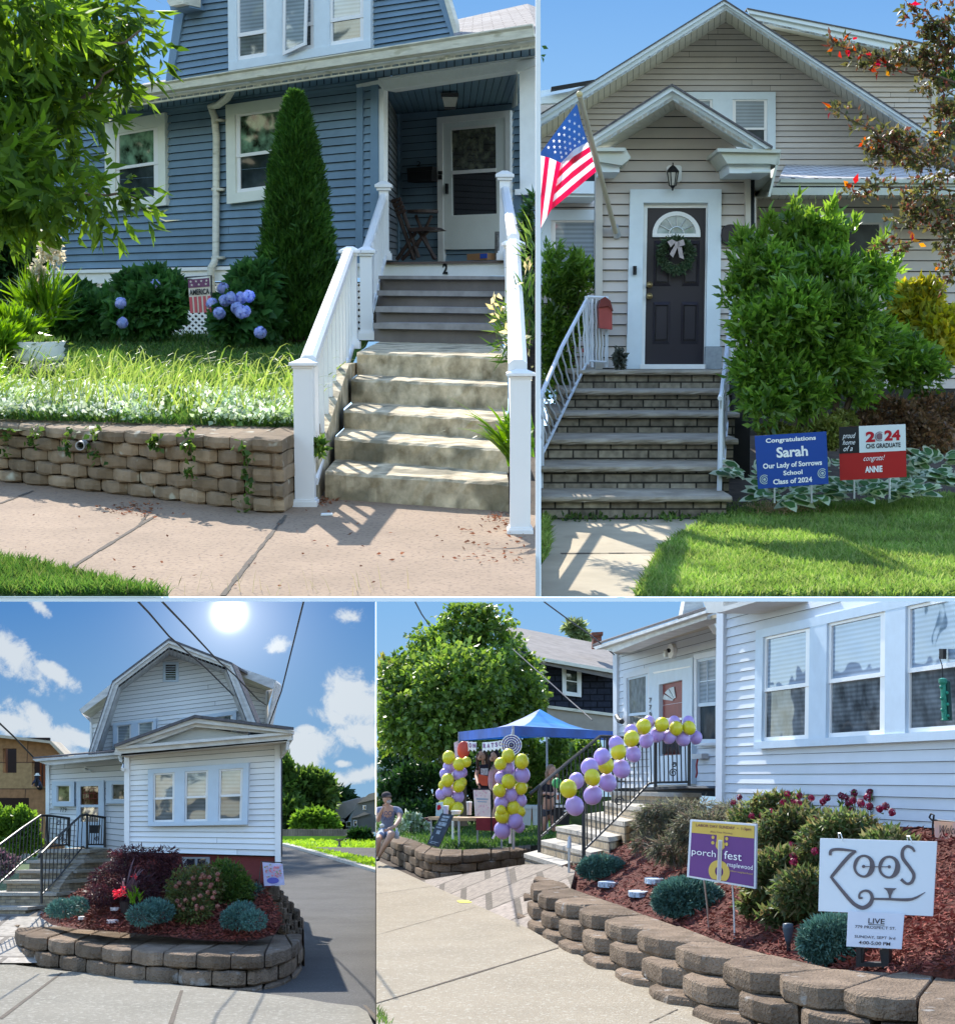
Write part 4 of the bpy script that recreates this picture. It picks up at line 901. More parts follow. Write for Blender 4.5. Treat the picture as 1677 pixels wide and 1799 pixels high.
# leaf litter
x = np.concatenate([RS.normal(575,14,60),RS.normal(235,26,110),RS.normal(878,18,80),RS.uniform(0,930,60),RS.uniform(800,930,60)]); y = np.concatenate([RS.normal(880,4,60),RS.normal(893,7,110),RS.normal(908,8,80),RS.uniform(890,1040,60),RS.uniform(920,990,60)])
P = Gnp(x,y,Z0 + .012); n = len(P); np_mesh('leaf_litter',leaves(P,np.concatenate([RS.normal(size=(n,2)),np.zeros((n,1))],1),.032,.014,jit=.2),4,litter,label='dry leaf litter scattered on the sidewalk',kind='stuff')
mb = MB(); p = F1.G(572,905,Z0 + .004); mb.prism([p + Vector(v) for v in ((-.03,-.03,.012),(.05,-.01,.012),(.04,.03,.012),(-.03,.02,.012))],[p + Vector(v) for v in ((-.03,-.03,0),(.05,-.01,0),(.04,.03,0),(-.03,.02,0))]); make('paper_scrap',mb,white,None,'small white paper scrap on the sidewalk by the left post','litter')

# ================================================================= SITE 2: beige house with dark door
use(F2); Z0 = -1.5
def at2(y): return Plane(Vector((0,y,0)),Vector((0,-1,0)),F2)
MP,PP,RP,PPk = at2(28),at2(17.8),at2(22),at2(34)
# sky behind both upper gardens
def skymat(name,bot,top,z0,z1,clouds=(),glow=None,cstr=1.,glowr=6.):
    m = bpy.data.materials.new(name); m.use_nodes = True; n = m.node_tree.nodes; l = m.node_tree.links; n.remove(n['Principled BSDF'])
    tc = n.new('ShaderNodeTexCoord'); sp = n.new('ShaderNodeSeparateXYZ'); l.new(tc.outputs['Object'],sp.inputs[0])
    mr = n.new('ShaderNodeMapRange'); mr.inputs[1].default_value = z0; mr.inputs[2].default_value = z1; l.new(sp.outputs[2],mr.inputs[0])
    mx = n.new('ShaderNodeMixRGB'); mx.inputs[1].default_value = (*bot,1); mx.inputs[2].default_value = (*top,1); l.new(mr.outputs[0],mx.inputs[0]); out = mx.outputs[0]
    def M(op,a,b=None):
        q = n.new('ShaderNodeMath'); q.operation = op
        for i,v in enumerate((a,b)):
            if v is None: continue
            if isinstance(v,(int,float)): q.inputs[i].default_value = v
            else: l.new(v,q.inputs[i])
        return q.outputs[0]
    if clouds:
        no = n.new('ShaderNodeTexNoise'); no.inputs['Scale'].default_value = .9; no.inputs['Detail'].default_value = 12; no.inputs['Roughness'].default_value = .68; no.inputs['Distortion'].default_value = .35; l.new(tc.outputs['Object'],no.inputs[0])
        acc = None
        for cx,cz,rx,rz,tilt,w in clouds:
            dx = M('SUBTRACT',sp.outputs[0],cx); dz = M('SUBTRACT',sp.outputs[2],cz); ct,st_ = cos(tilt),sin(tilt)
            u = M('ADD',M('MULTIPLY',dx,ct / rx),M('MULTIPLY',dz,st_ / rx)); v = M('SUBTRACT',M('MULTIPLY',dz,ct / rz),M('MULTIPLY',dx,st_ / rz))
            d = M('SQRT',M('ADD',M('MULTIPLY',u,u),M('MULTIPLY',v,v))); e = M('MULTIPLY',M('MAXIMUM',M('SUBTRACT',1.15,M('MULTIPLY',d,.8)),0.0),w)
            acc = e if acc is None else M('MAXIMUM',acc,e)
        dens = M('ADD',acc,M('MULTIPLY',M('SUBTRACT',no.outputs[0],.5),2.7)); a2 = M('MULTIPLY',M('MINIMUM',M('MULTIPLY',acc,5.0),1.0),1.0)
        f = n.new('ShaderNodeMapRange'); f.inputs[1].default_value = .12; f.inputs[2].default_value = .75; f.interpolation_type = 'SMOOTHSTEP'; l.new(dens,f.inputs[0])
        fac = M('MULTIPLY',M('MULTIPLY',f.outputs[0],a2),cstr)
        c2 = n.new('ShaderNodeMixRGB'); c2.inputs[2].default_value = (.72,.78,.83,1); l.new(fac,c2.inputs[0]); l.new(out,c2.inputs[1]); out = c2.outputs[0]
    if glow:
        dx = M('SUBTRACT',sp.outputs[0],glow[0]); dz = M('SUBTRACT',sp.outputs[2],glow[1]); d = M('SQRT',M('ADD',M('MULTIPLY',dx,dx),M('MULTIPLY',dz,dz)))
        g1 = M('POWER',2.718,M('MULTIPLY',d,-1 / (glowr * .26))); g0 = M('MULTIPLY',M('POWER',2.718,M('MULTIPLY',M('MULTIPLY',d,d),-1 / glow[2] ** 2)),7.0)
        g = M('ADD',M('MULTIPLY',g1,.75),g0); c3 = n.new('ShaderNodeMixRGB'); c3.blend_type = 'ADD'; c3.inputs[0].default_value = 1; l.new(out,c3.inputs[1])
        cc = n.new('ShaderNodeCombineXYZ'); l.new(g,cc.inputs[0]); l.new(g,cc.inputs[1]); l.new(M('MULTIPLY',g,.97),cc.inputs[2]); l.new(cc.outputs[0],c3.inputs[2]); out = c3.outputs[0]
    em = n.new('ShaderNodeEmission'); l.new(out,em.inputs[0]); em.inputs[1].default_value = 1 / 2 ** sc.view_settings.exposure
    l.new(em.outputs[0],n['Material Output'].inputs[0]); return m
def skysheet(px0,px1,py0,py1,y,m,label):
    nx = 12; mb = MB(); P = []
    for j,py in enumerate((py0,py1)):
        for i in range(nx + 1):
            px = lerp(px0,px1,i / nx); P.append(FR.D(px,py,y))
    mb.add(P,[(i,i + 1,nx + 2 + i,nx + 1 + i) for i in range(nx)]); return make('sky',mb,m,None,label,kind='structure')
sv = F2.clip; F2.clip = (-400,-900,2400,1300)
skysheet(-200,2100,-250,700,110,skymat('clear_sky',(.32,.60,.95),(.10,.33,.82),16,36),'clear deep blue sky over the two upper houses')
F2.clip = sv
# divider between the sites: a slim white strip standing for the gutter between panels
mb = MB(); F2.clip = (900,-60,1900,1048.5); dp = at2(9.2); q0 = [(940.8,-20),(949.2,-20),(949.2,1049),(940.8,1049)]; mb.pp(dp,q0,0,.05); make('site_divider',mb,mat('divider_white',(.85,.85,.84),.6,.02),None,'tall slim white divider strip between the blue house and the beige house','wall'); F2.clip = sv
# --- ground
fy = F2.G(1200,1048.5,Z0).y
mb = MB(); grid(mb,[F2.G(900,1049,Z0 - .03),F2.G(1900,1049,Z0 - .03),Vector((9,24,Z0 - .03)),Vector((0,24,Z0 - .03))],4,4); make('lawn',mb,mat('lawn_soil2',(.10,.14,.04),1,.3,4,1.2,30),None,'front lawn soil of the beige house',kind='structure')
pth = [(966,913),(1238,912),(1218,928),(1185,945),(1160,965),(1142,995),(1130,1020),(1112,1050),(940,1050),(945,1000),(963,975),(967,945)]
mb = MB(); mb.prism([F2.G(x,y,Z0) for x,y in pth],[F2.G(x,y,Z0) - Vector((0,0,.1)) for x,y in pth]); mb.cur = 1
p,q = F2.G(985,972,Z0 + .004),F2.G(1152,971,Z0 + .004)
for i in range(12): u,v = p.lerp(q,i / 12),p.lerp(q,(i + 1) / 12); k = Vector((0,.02 * random.uniform(.5,1.3),0)); mb.poly([u - k,v - k,v + k,u + k])
make('path',mb,[pathm,joint],None,'pale tan concrete path leading to the brick steps',kind='structure')
lp = [(1240,905),(1300,885),(1340,888),(1460,885),(1560,885),(1640,872),(1860,862),(1860,1060),(1108,1060),(1130,1020),(1142,995),(1160,965),(1188,943),(1218,927)]
x,y = polypts(lp,72000); np_mesh('grass',blades(Gnp(x,y,Z0),.058,.012,.45),5,grasslush,label='bright mown lawn right of the tan path',kind='stuff')
x,y = polypts([(940,910),(964,912),(966,955),(962,975),(945,1000),(940,1000)],1800); np_mesh('grass',blades(Gnp(x,y,Z0),.07,.01,.4),5,grasslush,label='narrow grass wedge left of the tan path',kind='stuff')
x = np.concatenate([RS.uniform(955,1280,120),RS.normal(1175,8,60),RS.normal(1010,6,30),RS.normal(1255,14,90)]); y = np.concatenate([RS.normal(911,2,120),RS.normal(908,4,60),RS.normal(909,3,30),RS.normal(905,6,90)])
np_mesh('weeds',leaves(Gnp(x,y,Z0 + .02),np.tile([0,-.2,1.],(len(x),1)),.05,.03),4,midgreen,label='small weeds along the foot of the brick steps',kind='stuff')
P = Gnp(RS.normal(1375,26,700),RS.normal(893,5,700),Z0 + .03); np_mesh('dead_grass',blades(P,.05,.012,1.2),5,leafmat('straw',[(.45,.33,.17),(.55,.42,.24),(.35,.25,.12)]),label='clump of dry straw coloured grass in front of the blue sign',cat='plant')
# --- HOUSE
h2 = thing('beige_house','beige clapboard house with gabled entry and nearly black front door','house',PP.at(1200,640))
def hp2(name,mb,m,**k): return make(name,mb,m,h2,**k)
mb = MB(); mb.pp(MP,[(930,253),(1273,33),(1640,272),(1640,345),(930,345)],-.03,.2); hp2('gable_backing',mb,slot)
mb = siding(MP,[(930,255),(1273,34),(1640,273),(1640,330),(930,345)],((930,30),(1677,30)),((930,350),(1677,350)),32,.03,.09,.03); hp2('gable_siding',mb,beige)
# rake: fascia and soffit,left and right,set forward
OVm = 1.3; RF = at2(28 - OVm)
def rake(a0,a1,b0,b1,c0,c1,n,pf,pw,par,mw=whitecool,dark=True,lbl=''):
    """a = roof edge, b = fascia lower edge, c = soffit meets wall; left end then upper end"""
    mb = MB(); mb.pp(pf,[a0,a1,b1,b0],0,.06); k = [lerp(a0[0],b0[0],.35),lerp(a0[1],b0[1],.35)]; k1 = [lerp(a1[0],b1[0],.35),lerp(a1[1],b1[1],.35)]
    mb.pp(pf,[a0,a1,tuple(k1),tuple(k)],.07,.07); make('rake_board',mb,mw,par)
    A0,A1 = pf.at(*b0),pf.at(*b1); B0,B1 = pw.at(*c0),pw.at(*c1)
    mb = planks(A0,A1,B0,B1,n,Vector((0,0,.04)),.07); make('rake_soffit',mb,soffitw,par)
    backing('soffit_backing',A0,A1,B0,B1,par)
    E0,E1 = pf.at(*a0,.1),pf.at(*a1,.1); mb = MB(); bk = Vector((0,.3,0)); up = Vector((0,0,.022)); mb.prism([E0 + up,E1 + up,E1 + up + bk,E0 + up + bk],[E0,E1,E1 + bk,E0 + bk]); make('roof_edge',mb,mat('dark_shingle_edge',(.10,.095,.10),.9,.3,20,.5),par)
rake((930,213),(1272,0),(930,235),(1275,17),(930,258),(1274,39),34,RF,MP,h2)
rake((1272,0),(1655,248),(1275,17),(1632,251),(1274,39),(1638,277),34,RF,MP,h2)
# second gable behind on the right
BPn = PPk
mb = MB(); mb.pp(BPn,[(1330,40),(1450,60),(1640,100),(1646,270),(1560,240)],-.03,.2); hp2('rear_backing',mb,slot)
mb = siding(BPn,[(1340,45),(1450,66),(1637,105),(1640,262),(1600,240)],((1340,35),(1677,35)),((1340,270),(1677,270)),26,.03,.09,.04); hp2('rear_siding',mb,beige)
RB = at2(33); rake((1312,15),(1652,82),(1320,36),(1625,103),(1350,50),(1622,110),30,RB,BPn,h2)
mb = MB(); mb.pp(BPn,R(1636,152,1645,248),.1,.1); mb.pp(RB,[(1622,97),(1660,97),(1660,108),(1622,104)],.05,.8); hp2('corner_board',mb,beigetrim)
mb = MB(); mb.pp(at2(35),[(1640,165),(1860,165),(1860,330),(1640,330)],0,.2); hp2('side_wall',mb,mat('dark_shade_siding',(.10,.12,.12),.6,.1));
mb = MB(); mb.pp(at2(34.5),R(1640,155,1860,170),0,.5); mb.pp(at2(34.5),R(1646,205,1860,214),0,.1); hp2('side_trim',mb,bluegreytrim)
# distant neighbour roof,left
nb = thing('neighbour_house','far neighbouring house edge with a dark solar panel on its roof behind the flag','house',at2(45).at(985,260))
mb = MB(); mb.pp(at2(44),[(940,172),(1000,160),(1030,148),(1050,146),(1020,178),(940,182)],0,.3); mb.pp(at2(44.2),[(940,160),(1035,148),(1020,160),(940,176)],0,.3); make('eave',mb,whitecool,nb)
mb = MB(); mb.pp(at2(45),[(940,178),(1010,172),(1010,280),(940,280)],0,.3); make('wall',mb,beige,nb)
mb = MB(); mb.pp(at2(43.5),[(968,152),(1045,139),(1045,143),(968,157)],0,.4); make('solar_panel',mb,black,nb)
# upper window
window(MP,R(1204,161,1362,262),[(.0,.30),(.52,.91)],.13,.97,.64,h2,whitecool,vinylwhite,g_blind,g_low,.12)
# right front room: wall,roof strip,gutter,soffit
mb = MB(); mb.pp(RP,[(1325,340),(1860,340),(1860,684),(1325,684)],-.03,.2); hp2('front_backing',mb,slot)
mb = siding(RP,[(1326,350),(1860,350),(1860,684),(1326,684)],((1326,346),(1860,346)),((1326,684),(1860,684)),18,.03,.09,.03); hp2('front_siding',mb,beige)
mb = MB(); e = at2(21); a,b = e.at(1368,312),e.at(1860,313); c,d = MP.at(1860,297),MP.at(1380,288); mb.prism([a,b,c,d],[p - Vector((0,0,.08)) for p in (a,b,c,d)])
hp2('lower_roof',mb,brickmat('light_shingle',(.42,.38,.35),(.60,.56,.52),(.18,.16,.15),.3,.35,.03,'xy',.95,.9))
mb = MB(); e = at2(20.8); mb.pp(e,[(1372,314),(1860,316),(1860,322),(1370,320)],.05,.15); mb.pp(e,[(1368,320),(1860,322),(1860,328),(1362,326)],0,.1); mb.pp(e,[(1356,329),(1860,329),(1860,343),(1355,342)],.02,.1); hp2('gutter',mb,mat('sage_gutter',(.50,.53,.46),.5,.08))
A0,A1,B0,B1 = e.at(1330,341),e.at(1860,341),RP.at(1326,350),RP.at(1860,350); mb = planks(A0,A1,B0,B1,40,Vector((0,0,.03)),.08); hp2('front_soffit',mb,soffitw)
mb = MB(); mb.prism([p + Vector((0,0,.05)) for p in (A0,A1,B1,B0)],[p + Vector((0,0,.1)) for p in (A0,A1,B1,B0)]); hp2('soffit_backing',mb,slot)
window(RP,R(1348,374,1569,500),[(.07,.36),(.47,.93)],.13,.95,None,h2,whitecool,vinylwhite,g_low,g_low,.12,name='window')
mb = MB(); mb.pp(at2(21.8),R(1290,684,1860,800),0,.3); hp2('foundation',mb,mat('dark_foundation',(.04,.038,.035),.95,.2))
# left wing
LP = at2(21)
mb = MB(); mb.pp(LP,[(930,330),(1050,300),(1050,684),(930,684)],-.03,.2); hp2('wing_backing',mb,slot)
mb = siding(LP,[(930,346),(1050,346),(1050,684),(930,684)],((930,346),(1050,346)),((930,684),(1050,684)),18,.03,.09,.03); hp2('wing_siding',mb,beige)
mb = MB(); mb.pp(at2(20),[(930,318),(1047,318),(1047,340),(930,338)],0,.1); mb.pp(at2(20),[(930,338),(1047,340),(1047,346),(930,345)],-.05,.9); hp2('wing_eave',mb,whitecool)
window(LP,R(950,368,1060,500),[(.16,.92)],.14,.95,None,h2,whitecool,vinylwhite,g_blind,g_low,.12)
# entry porch: body,corner boards,gable
mb = MB(); mb.pp(PP,[(1047,300),(1079,256),(1186,190),(1290,256),(1325,300),(1325,648),(1047,648)],-.03,.3); hp2('entry_backing',mb,slot)
sp_ = [(1058,345),(1058,262),(1079,256),(1186,189),(1289,255),(1312,300),(1312,345)]
GL_ = (((1047,186),(1325,186)),((1047,648),(1325,648)),24,.02,.085,.03); mb = siding(PP,sp_,*GL_); siding(PP,[(1058,344),(1120,344),(1115,648),(1058,648)],*GL_,mb=mb); siding(PP,[(1254,344),(1312,344),(1312,648),(1250,648)],*GL_,mb=mb); hp2('entry_siding',mb,beige)
mb = MB(); mb.pp(PP,R(1046,298,1058,648),.10,.12); mb.pp(PP,[(1309,300),(1318,300),(1319,648),(1310,648)],.10,.12); mb.poly([PP.at(1318,300,0),RP.at(1330,345,0),RP.at(1330,684,0),PP.at(1319,648,0)]); hp2('entry_corner',mb,beigetrim)
GF = at2(17.0)
rake((1040,240),(1180,150),(1046,259),(1182,175),(1079,258),(1186,192),15,GF,PP,h2)
rake((1180,150),(1357,260),(1182,175),(1322,262),(1186,192),(1289,257),15,GF,PP,h2)
# cornice returns
for X in (((1042,259),(1098,259),(1108,277),(1092,290),(1042,282)),((1260,260),(1372,262),(1368,290),(1350,287),(1277,287))):
    mb = MB(); mb.pp(GF,list(X),0,.8); mb.pp(GF,[X[0],X[1],(X[1][0] - 2,X[1][1] + 6),(X[0][0],X[0][1] + 6)],.05,.85); hp2('cornice_return',mb,mat('sage_gutter',(.5,.53,.46)))
mb = MB(); mb.pp(GF,R(1055,284,1088,302),-.08,.7); mb.pp(GF,[(1279,282),(1353,282),(1353,304),(1281,304)],-.08,.7); hp2('cornice_block',mb,whitecool)
mb = MB(); mb.prism([GF.at(1372,264),GF.at(1353,345),RP.at(1325,346),RP.at(1371,265)],[GF.at(1368,264),GF.at(1349,345),RP.at(1321,346),RP.at(1367,265)]); mb.prism([GF.at(1353,303),GF.at(1320,303),RP.at(1322,345),RP.at(1354,345)],[GF.at(1353,301),GF.at(1320,301),RP.at(1322,343),RP.at(1354,343)]); hp2('side_soffit',mb,mat('sage_gutter',0))
# door surround
DQ = [(1107,332),(1267,332),(1264,648),(1100,648)]
mb = MB(); iu0,iu1,iv = .148,.855,.075
mb.pp(PP,[bil(DQ,0,0),bil(DQ,1,0),bil(DQ,iu1,iv),bil(DQ,iu0,iv)],.1,.12); mb.pp(PP,[bil(DQ,0,0),bil(DQ,iu0,iv),bil(DQ,.16,1),bil(DQ,0,1)],.1,.12); mb.pp(PP,[bil(DQ,iu1,iv),bil(DQ,1,0),bil(DQ,1,.875),bil(DQ,.848,.875)],.1,.12)
hp2('door_casing',mb,whitecool)
mb = MB(); mb.pp(PP,[(1130,356),(1243,356),(1243,365),(1130,365)],.03,.05); mb.pp(PP,[(1130,365),(1137,365),(1132,640),(1125,640)],.03,.05); mb.pp(PP,[(1240,365),(1243,365),(1239,640),(1236,640)],.03,.05); mb.pp(PP,[(1124,640),(1240,640),(1241,648),(1124,648)],.12,.2); hp2('door_jamb',mb,white)
mb = MB(); mb.pp(PP,[(1239,609),(1268,609),(1267,648),(1238,648)],.12,.14); hp2('door_plinth',mb,mat('grey_stone',(.28,.31,.33),.9,.2,12,.6))
nearblack = mat('plum_black_door',(.022,.017,.024),.38,.1,3,spec=.5)
DR = [(1137,365),(1240,365),(1236,640),(1132,640)]
mb = MB(); mb.pp(PP,DR,.005,.03); door = hp2('front_door',mb,nearblack)
mb = MB()
for (u0,v0,u1,v1) in ((.12,.21,.42,.50),(.60,.21,.90,.50),(.12,.60,.42,.87),(.60,.60,.90,.87)):
    q = subq(DR,u0,v0,u1,v1); i = subq(DR,u0 + .04,v0 + .02,u1 - .04,v1 - .02)
    for k in range(4): mb.prism([PP.at(*q[k],.006),PP.at(*q[(k + 1) % 4],.006),PP.at(*i[(k + 1) % 4],.03),PP.at(*i[k],.03)],[PP.at(*q[k],0),PP.at(*q[(k + 1) % 4],0),PP.at(*i[(k + 1) % 4],0),PP.at(*i[k],0)])
    mb.pp(PP,subq(DR,u0 + .06,v0 + .03,u1 - .06,v1 - .03),.03,.025)
make('door_panel',mb,nearblack,door)
cx,cy,rx,ry = 1188,411,42,40
arc = lambda r,s=0: [(cx + cos(pi - pi * k / 20) * rx * r,cy - sin(pi - pi * k / 20) * ry * r) for k in range(21)]
mb = MB(); o = arc(1); i_ = arc(.82)
for k in range(20): mb.pp(PP,[o[k],o[k + 1],i_[k + 1],i_[k]],.04,.04)
mb.pp(PP,R(1146,410,1230,416),.045,.045)
fl_ = make('fanlight_frame',mb,white,door); mb = MB(); mb.pp(PP,arc(.84),.02,.015); make('pane',mb,glassmat('fanlight_glass',(.35,.42,.44),.3,.3,9),fl_)
mb = MB()
for t in (30,60,90,120,150): a = math.radians(t); mb.tube([PP.at(cx + cos(a) * 12,cy - sin(a) * 12,.03),PP.at(cx + cos(a) * 34,cy - sin(a) * 32,.03)],.006,5)
mb.tube([PP.at(cx + cos(pi * k / 12) * 13,cy - sin(pi * k / 12) * 13,.03) for k in range(13)],.006,5); make('leading',mb,steel,fl_)
brass = mat('old_brass',(.30,.22,.10),.35,.1,metal=.8)
for yy in (500,520): mb = MB(); mb.ball(PP.at(1140,yy,.08),.028,12,8); mb.lathe(PP.at(1140,yy,.01),[(.035,0),(.035,.03),(.01,.05)],12,Matrix.Rotation(pi / 2,3,'X')); make('door_knob',mb,brass,door)
mb = MB(); mb.pp(PP,R(1112,467,1118,482),.15,.05); mb.pp(PP,R(1113.5,470,1116.5,474),.16,.02); hp2('doorbell',mb,black)
mb = MB(); mb.lathe(PP.at(1283,413,.08),[(.001,.06),(.10,.06),(.12,0)],24,Matrix.Rotation(pi / 2,3,'X') @ Matrix.Scale(1,3)); hp2('number_plaque',mb,mat('dark_plaque',(.05,.04,.04)))
# wreath
wr = thing('wreath','round green leafy wreath with a grey ribbon bow hanging on the dark door','wreath',PP.at(1187,475,.1))
n = 2600; t_ = RS.rand(n) * 2 * pi; rr = 24 + RS.normal(size=n) * 3.6; P = Dnp(1187 + np.cos(t_) * rr,448 + np.sin(t_) * rr,17.8 - .08 - .06 * RS.rand(n)); np_mesh('foliage',leaves(P,np.stack([np.cos(t_),-np.ones(n) * .7,-np.sin(t_)],1),.045,.018,jit=.8),4,leafmat('wreath_leaf',[(.03,.07,.03),(.07,.12,.06),(.14,.18,.10)],.1),wr)
mb = MB()
for X in (((1180,420),(1187,424),(1178,434),(1172,424)),((1190,424),(1200,420),(1203,430),(1190,434)),((1184,432),(1190,434),(1182,452),(1176,446)),((1190,434),(1197,434),(1201,455),(1193,452)),((1185,424),(1193,424),(1193,434),(1185,434))): mb.pp(PP,list(X),.2,.03)
make('bow',mb,mat('ribbon_grey',(.40,.34,.33),.7,.2,20),wr)
# porch lamp
lm = thing('wall_lantern','black lantern with clear glass on a white plate above the dark door','lamp',PP.at(1182,335,.1))
mb = MB(); mb.pp(PP,[(1174,290),(1194,290),(1197,293),(1197,316),(1194,319),(1174,319),(1171,316),(1171,293)],.08,.06); make('back_plate',mb,white,lm)
c = PP.at(1181,335,.22); q = 1 / FR.ppm(c.y); mb = MB(); mb.lathe(c,[(0,0),(1.5 * q,1 * q),(1.5 * q,4 * q),(5 * q,8 * q),(6 * q,9 * q)],12); mb.lathe(c,[(10 * q,31 * q),(11 * q,33 * q),(9 * q,36 * q),(5 * q,41 * q),(1 * q,44 * q),(1 * q,48 * q),(0,48 * q)],12); mb.tube([c + Vector((0,0,33 * q)),c + Vector((8 * q,.2,33 * q))],.012,6)
for k in range(6): a = k * pi / 3; mb.tube([c + Vector((cos(a) * 5.5 * q,sin(a) * 5.5 * q,8 * q)),c + Vector((cos(a) * 9.5 * q,sin(a) * 9.5 * q,31 * q))],.006,5)
make('frame',mb,black,lm); mb = MB(); mb.lathe(c,[(5 * q,9 * q),(9 * q,31 * q)],12); make('glass',mb,mat('lantern_glass',(.5,.48,.42),.15,.2,20,spec=.6),lm)
# --- steps
brk = brickmat('step_brick',(.17,.145,.11),(.32,.28,.21),(.045,.04,.032),.235,.082,.009,'xz',.95,.8,noise=.45)
tread = mat('rough_tread_stone',(.34,.29,.22),.95,.3,4,1.6,26,.15,detail=9)
st2 = thing('brick_steps','wide brick steps with rough stone treads leading to the dark door','stairs',F2.G(1120,911,Z0))
zt,so2 = steps(Z0,[((920,911),(1275,911),870.5,870.5),((935,857.5),(1280,857.5),818,818),((957,807.5),(1287,807.5),770.5,770.5),((980,760),(1290,760),725,725),((996,720),(1293,720),685,685),((1012,681.8),(1296,681.8),650,650)],2.4,st2,brk,(.05,.06,1.),mnose=tread)
mb = MB(); a,b = so2[-1][0],so2[-1][1]; mb.box(Vector(((a.x + b.x) / 2,a.y + 2.2,zt - .35)),b.x - a.x,3.8,.66); make('platform',mb,brk,st2)
# --- railings
def wrail(label,tp,bp,posts,n,lw):
    t = thing('stair_railing',label,'railing',posts[0][1],group='wrought iron railings of the brick steps'); wm = mat('white_iron',(.62,.66,.70),.4,.05,spec=.5)
    mb = MB(); mb.tube(tp,lw,6); make('top_rail',mb,wm,t); mb = MB(); mb.tube(bp,lw * .7,6); make('bottom_rail',mb,wm,t)
    for a,b in posts: mb = MB(); mb.tube([a,b],lw,6); make('post',mb,wm,t)
    for k in range(n):
        s = (k + .5) / n; i = s * (len(tp) - 1); j = min(int(i),len(tp) - 2); A = tp[j].lerp(tp[j + 1],i - j); i = s * (len(bp) - 1); j = min(int(i),len(bp) - 2); B = bp[j].lerp(bp[j + 1],i - j); mb = MB();
        mb.tube([A.lerp(B,u / 8) + Vector((cos(u * 2.2) * .006,0,0)) for u in range(9)],lw * .45,5); make('baluster',mb,wm,t)
    return t
y1_,y2_ = 14.2,17.6
wrail('left white iron stair railing with twisted balusters below the flag',[F2.D(940,712,y1_ - .4),F2.D(951,692,y1_),F2.D(986,610,15.8),F2.D(1029,528,y2_)],[F2.D(951,800,y1_),F2.D(992,716,15.8),F2.D(1029,640,y2_)],[(F2.D(951,860,y1_),F2.D(951,692,y1_)),(F2.D(1032,640,y2_),F2.D(1030,520,y2_))],13,.022)
wrail('short white iron railing on the landing by the red mailbox',[F2.D(1032,521,y2_),F2.D(1068,523,y2_ - .05)],[F2.D(1034,634,y2_),F2.D(1066,636,y2_ - .05)],[(F2.D(1040,645,y2_),F2.D(1040,520,y2_)),(F2.D(1065,645,y2_),F2.D(1065,580,y2_))],6,.018)
wrail('right white iron stair railing beside the big bush, seen almost end on',[F2.D(1264,700,13.9),F2.D(1268,688,14.1),F2.D(1278,600,16),F2.D(1287,520,y2_)],[F2.D(1271,815,14.3),F2.D(1277,735,16),F2.D(1285,640,y2_)],[(F2.D(1263,866,13.95),F2.D(1267,690,14.05)),(F2.D(1285,648,y2_),F2.D(1286,522,y2_))],10,.022)
# red mailbox
mbx = thing('mailbox','dull red mailbox with a curved lid on the landing railing','mailbox',F2.D(1065,580,17.5)); q = 17.5 / FX; MPm = at2(17.4)
mb = MB(); mb.pp(MPm,[(1053,576),(1052,540),(1056,528),(1063,524),(1070,530),(1075,545),(1075,579)],0,.25); make('box',mb,mat('faded_red_metal',(.36,.07,.06),.5,.15,8),mbx)
mb = MB(); mb.pp(MPm,[(1051,540),(1055,526),(1063,521),(1072,528),(1077,546),(1068,537)],.03,.3); make('lid',mb,mat('dark_red_metal',(.16,.03,.025),.5,.15,8),mbx)
P,d = blobpts([(1088,630,8,18,17.4)],220,.3); np_mesh('potted_plant',leaves(P,d,.06,.04),4,leafmat('dusty_leaf',[(.06,.07,.05),(.12,.13,.1),(.2,.2,.16)]),label='small greyish plant on the landing left of the dark door',cat='plant')
mb = MB(); mb.pp(at2(19.5),R(1027,605,1039,612),0,.2); mb.cur = 1; mb.pp(at2(19.5),R(1024,612,1040,619),0,.2); make('toy',mb,[mat('toy_yellow',(.7,.5,.02)),mat('toy_red',(.5,.03,.04))],None,'yellow and red toy beyond the left stair railing','toy')
# --- American flag on a pole
fg = thing('flag','American flag hanging from a slanted pole on the entry wall','flag',PP.at(1082,412,.1))
polem = mat('pole_tan',(.42,.38,.28),.4,.1,spec=.5)
yF,yP = 16.2,17.65; pp_ = lambda t,dx=0: (lerp(1018,1081,t) + dx,lerp(168,408,t),lerp(yF,yP,t))
mb = MB(); mb.tube([F2.D(*pp_(0)),F2.D(*pp_(1))],.028,10); make('pole',mb,polem,fg); mb = MB(); mb.ball(F2.D(1017.5,165,yF),.033,12,8); make('finial',mb,mat('tan_ball',(.55,.45,.22),.4),fg)
mb = MB(); mb.tube([F2.D(1079,398,yP),F2.D(1084,414,17.75)],.045,8); mb.pp(PP,R(1078,398,1087,418),.06,.05); make('bracket',mb,steel,fg)
def cloth(rows,m,name='cloth',parent=fg,ns=10):
    """rows: two edges, each a list of (px,py,depth)"""
    mb = MB(); A,B = rows; k = len(A); V = []
    for s in range(ns + 1):
        for (a,b) in zip(A,B): V.append(F2.D(lerp(a[0],b[0],s / ns),lerp(a[1],b[1],s / ns),lerp(a[2],b[2],s / ns) + .05 * sin(s / ns * 7 + a[1] * .02)))
    mb.add(V,[(s * k + i,s * k + i + 1,(s + 1) * k + i + 1,(s + 1) * k + i) for s in range(ns) for i in range(k - 1)]); mb.sm = True; return make(name,mb,m,parent)
fR = leafmat('flag_red',[(.62,.02,.03)],.35,.7); fW = leafmat('flag_white',[(.75,.74,.76)],.35,.7); fB = leafmat('flag_blue',[(.03,.06,.22)],.25,.7)
cloth(([(1013,181,16.3),(1021,214,16.4),(1032,249,16.6)],[(946,272,16.0),(966,277,16.1),(985,286,16.3)]),fB,'canton')
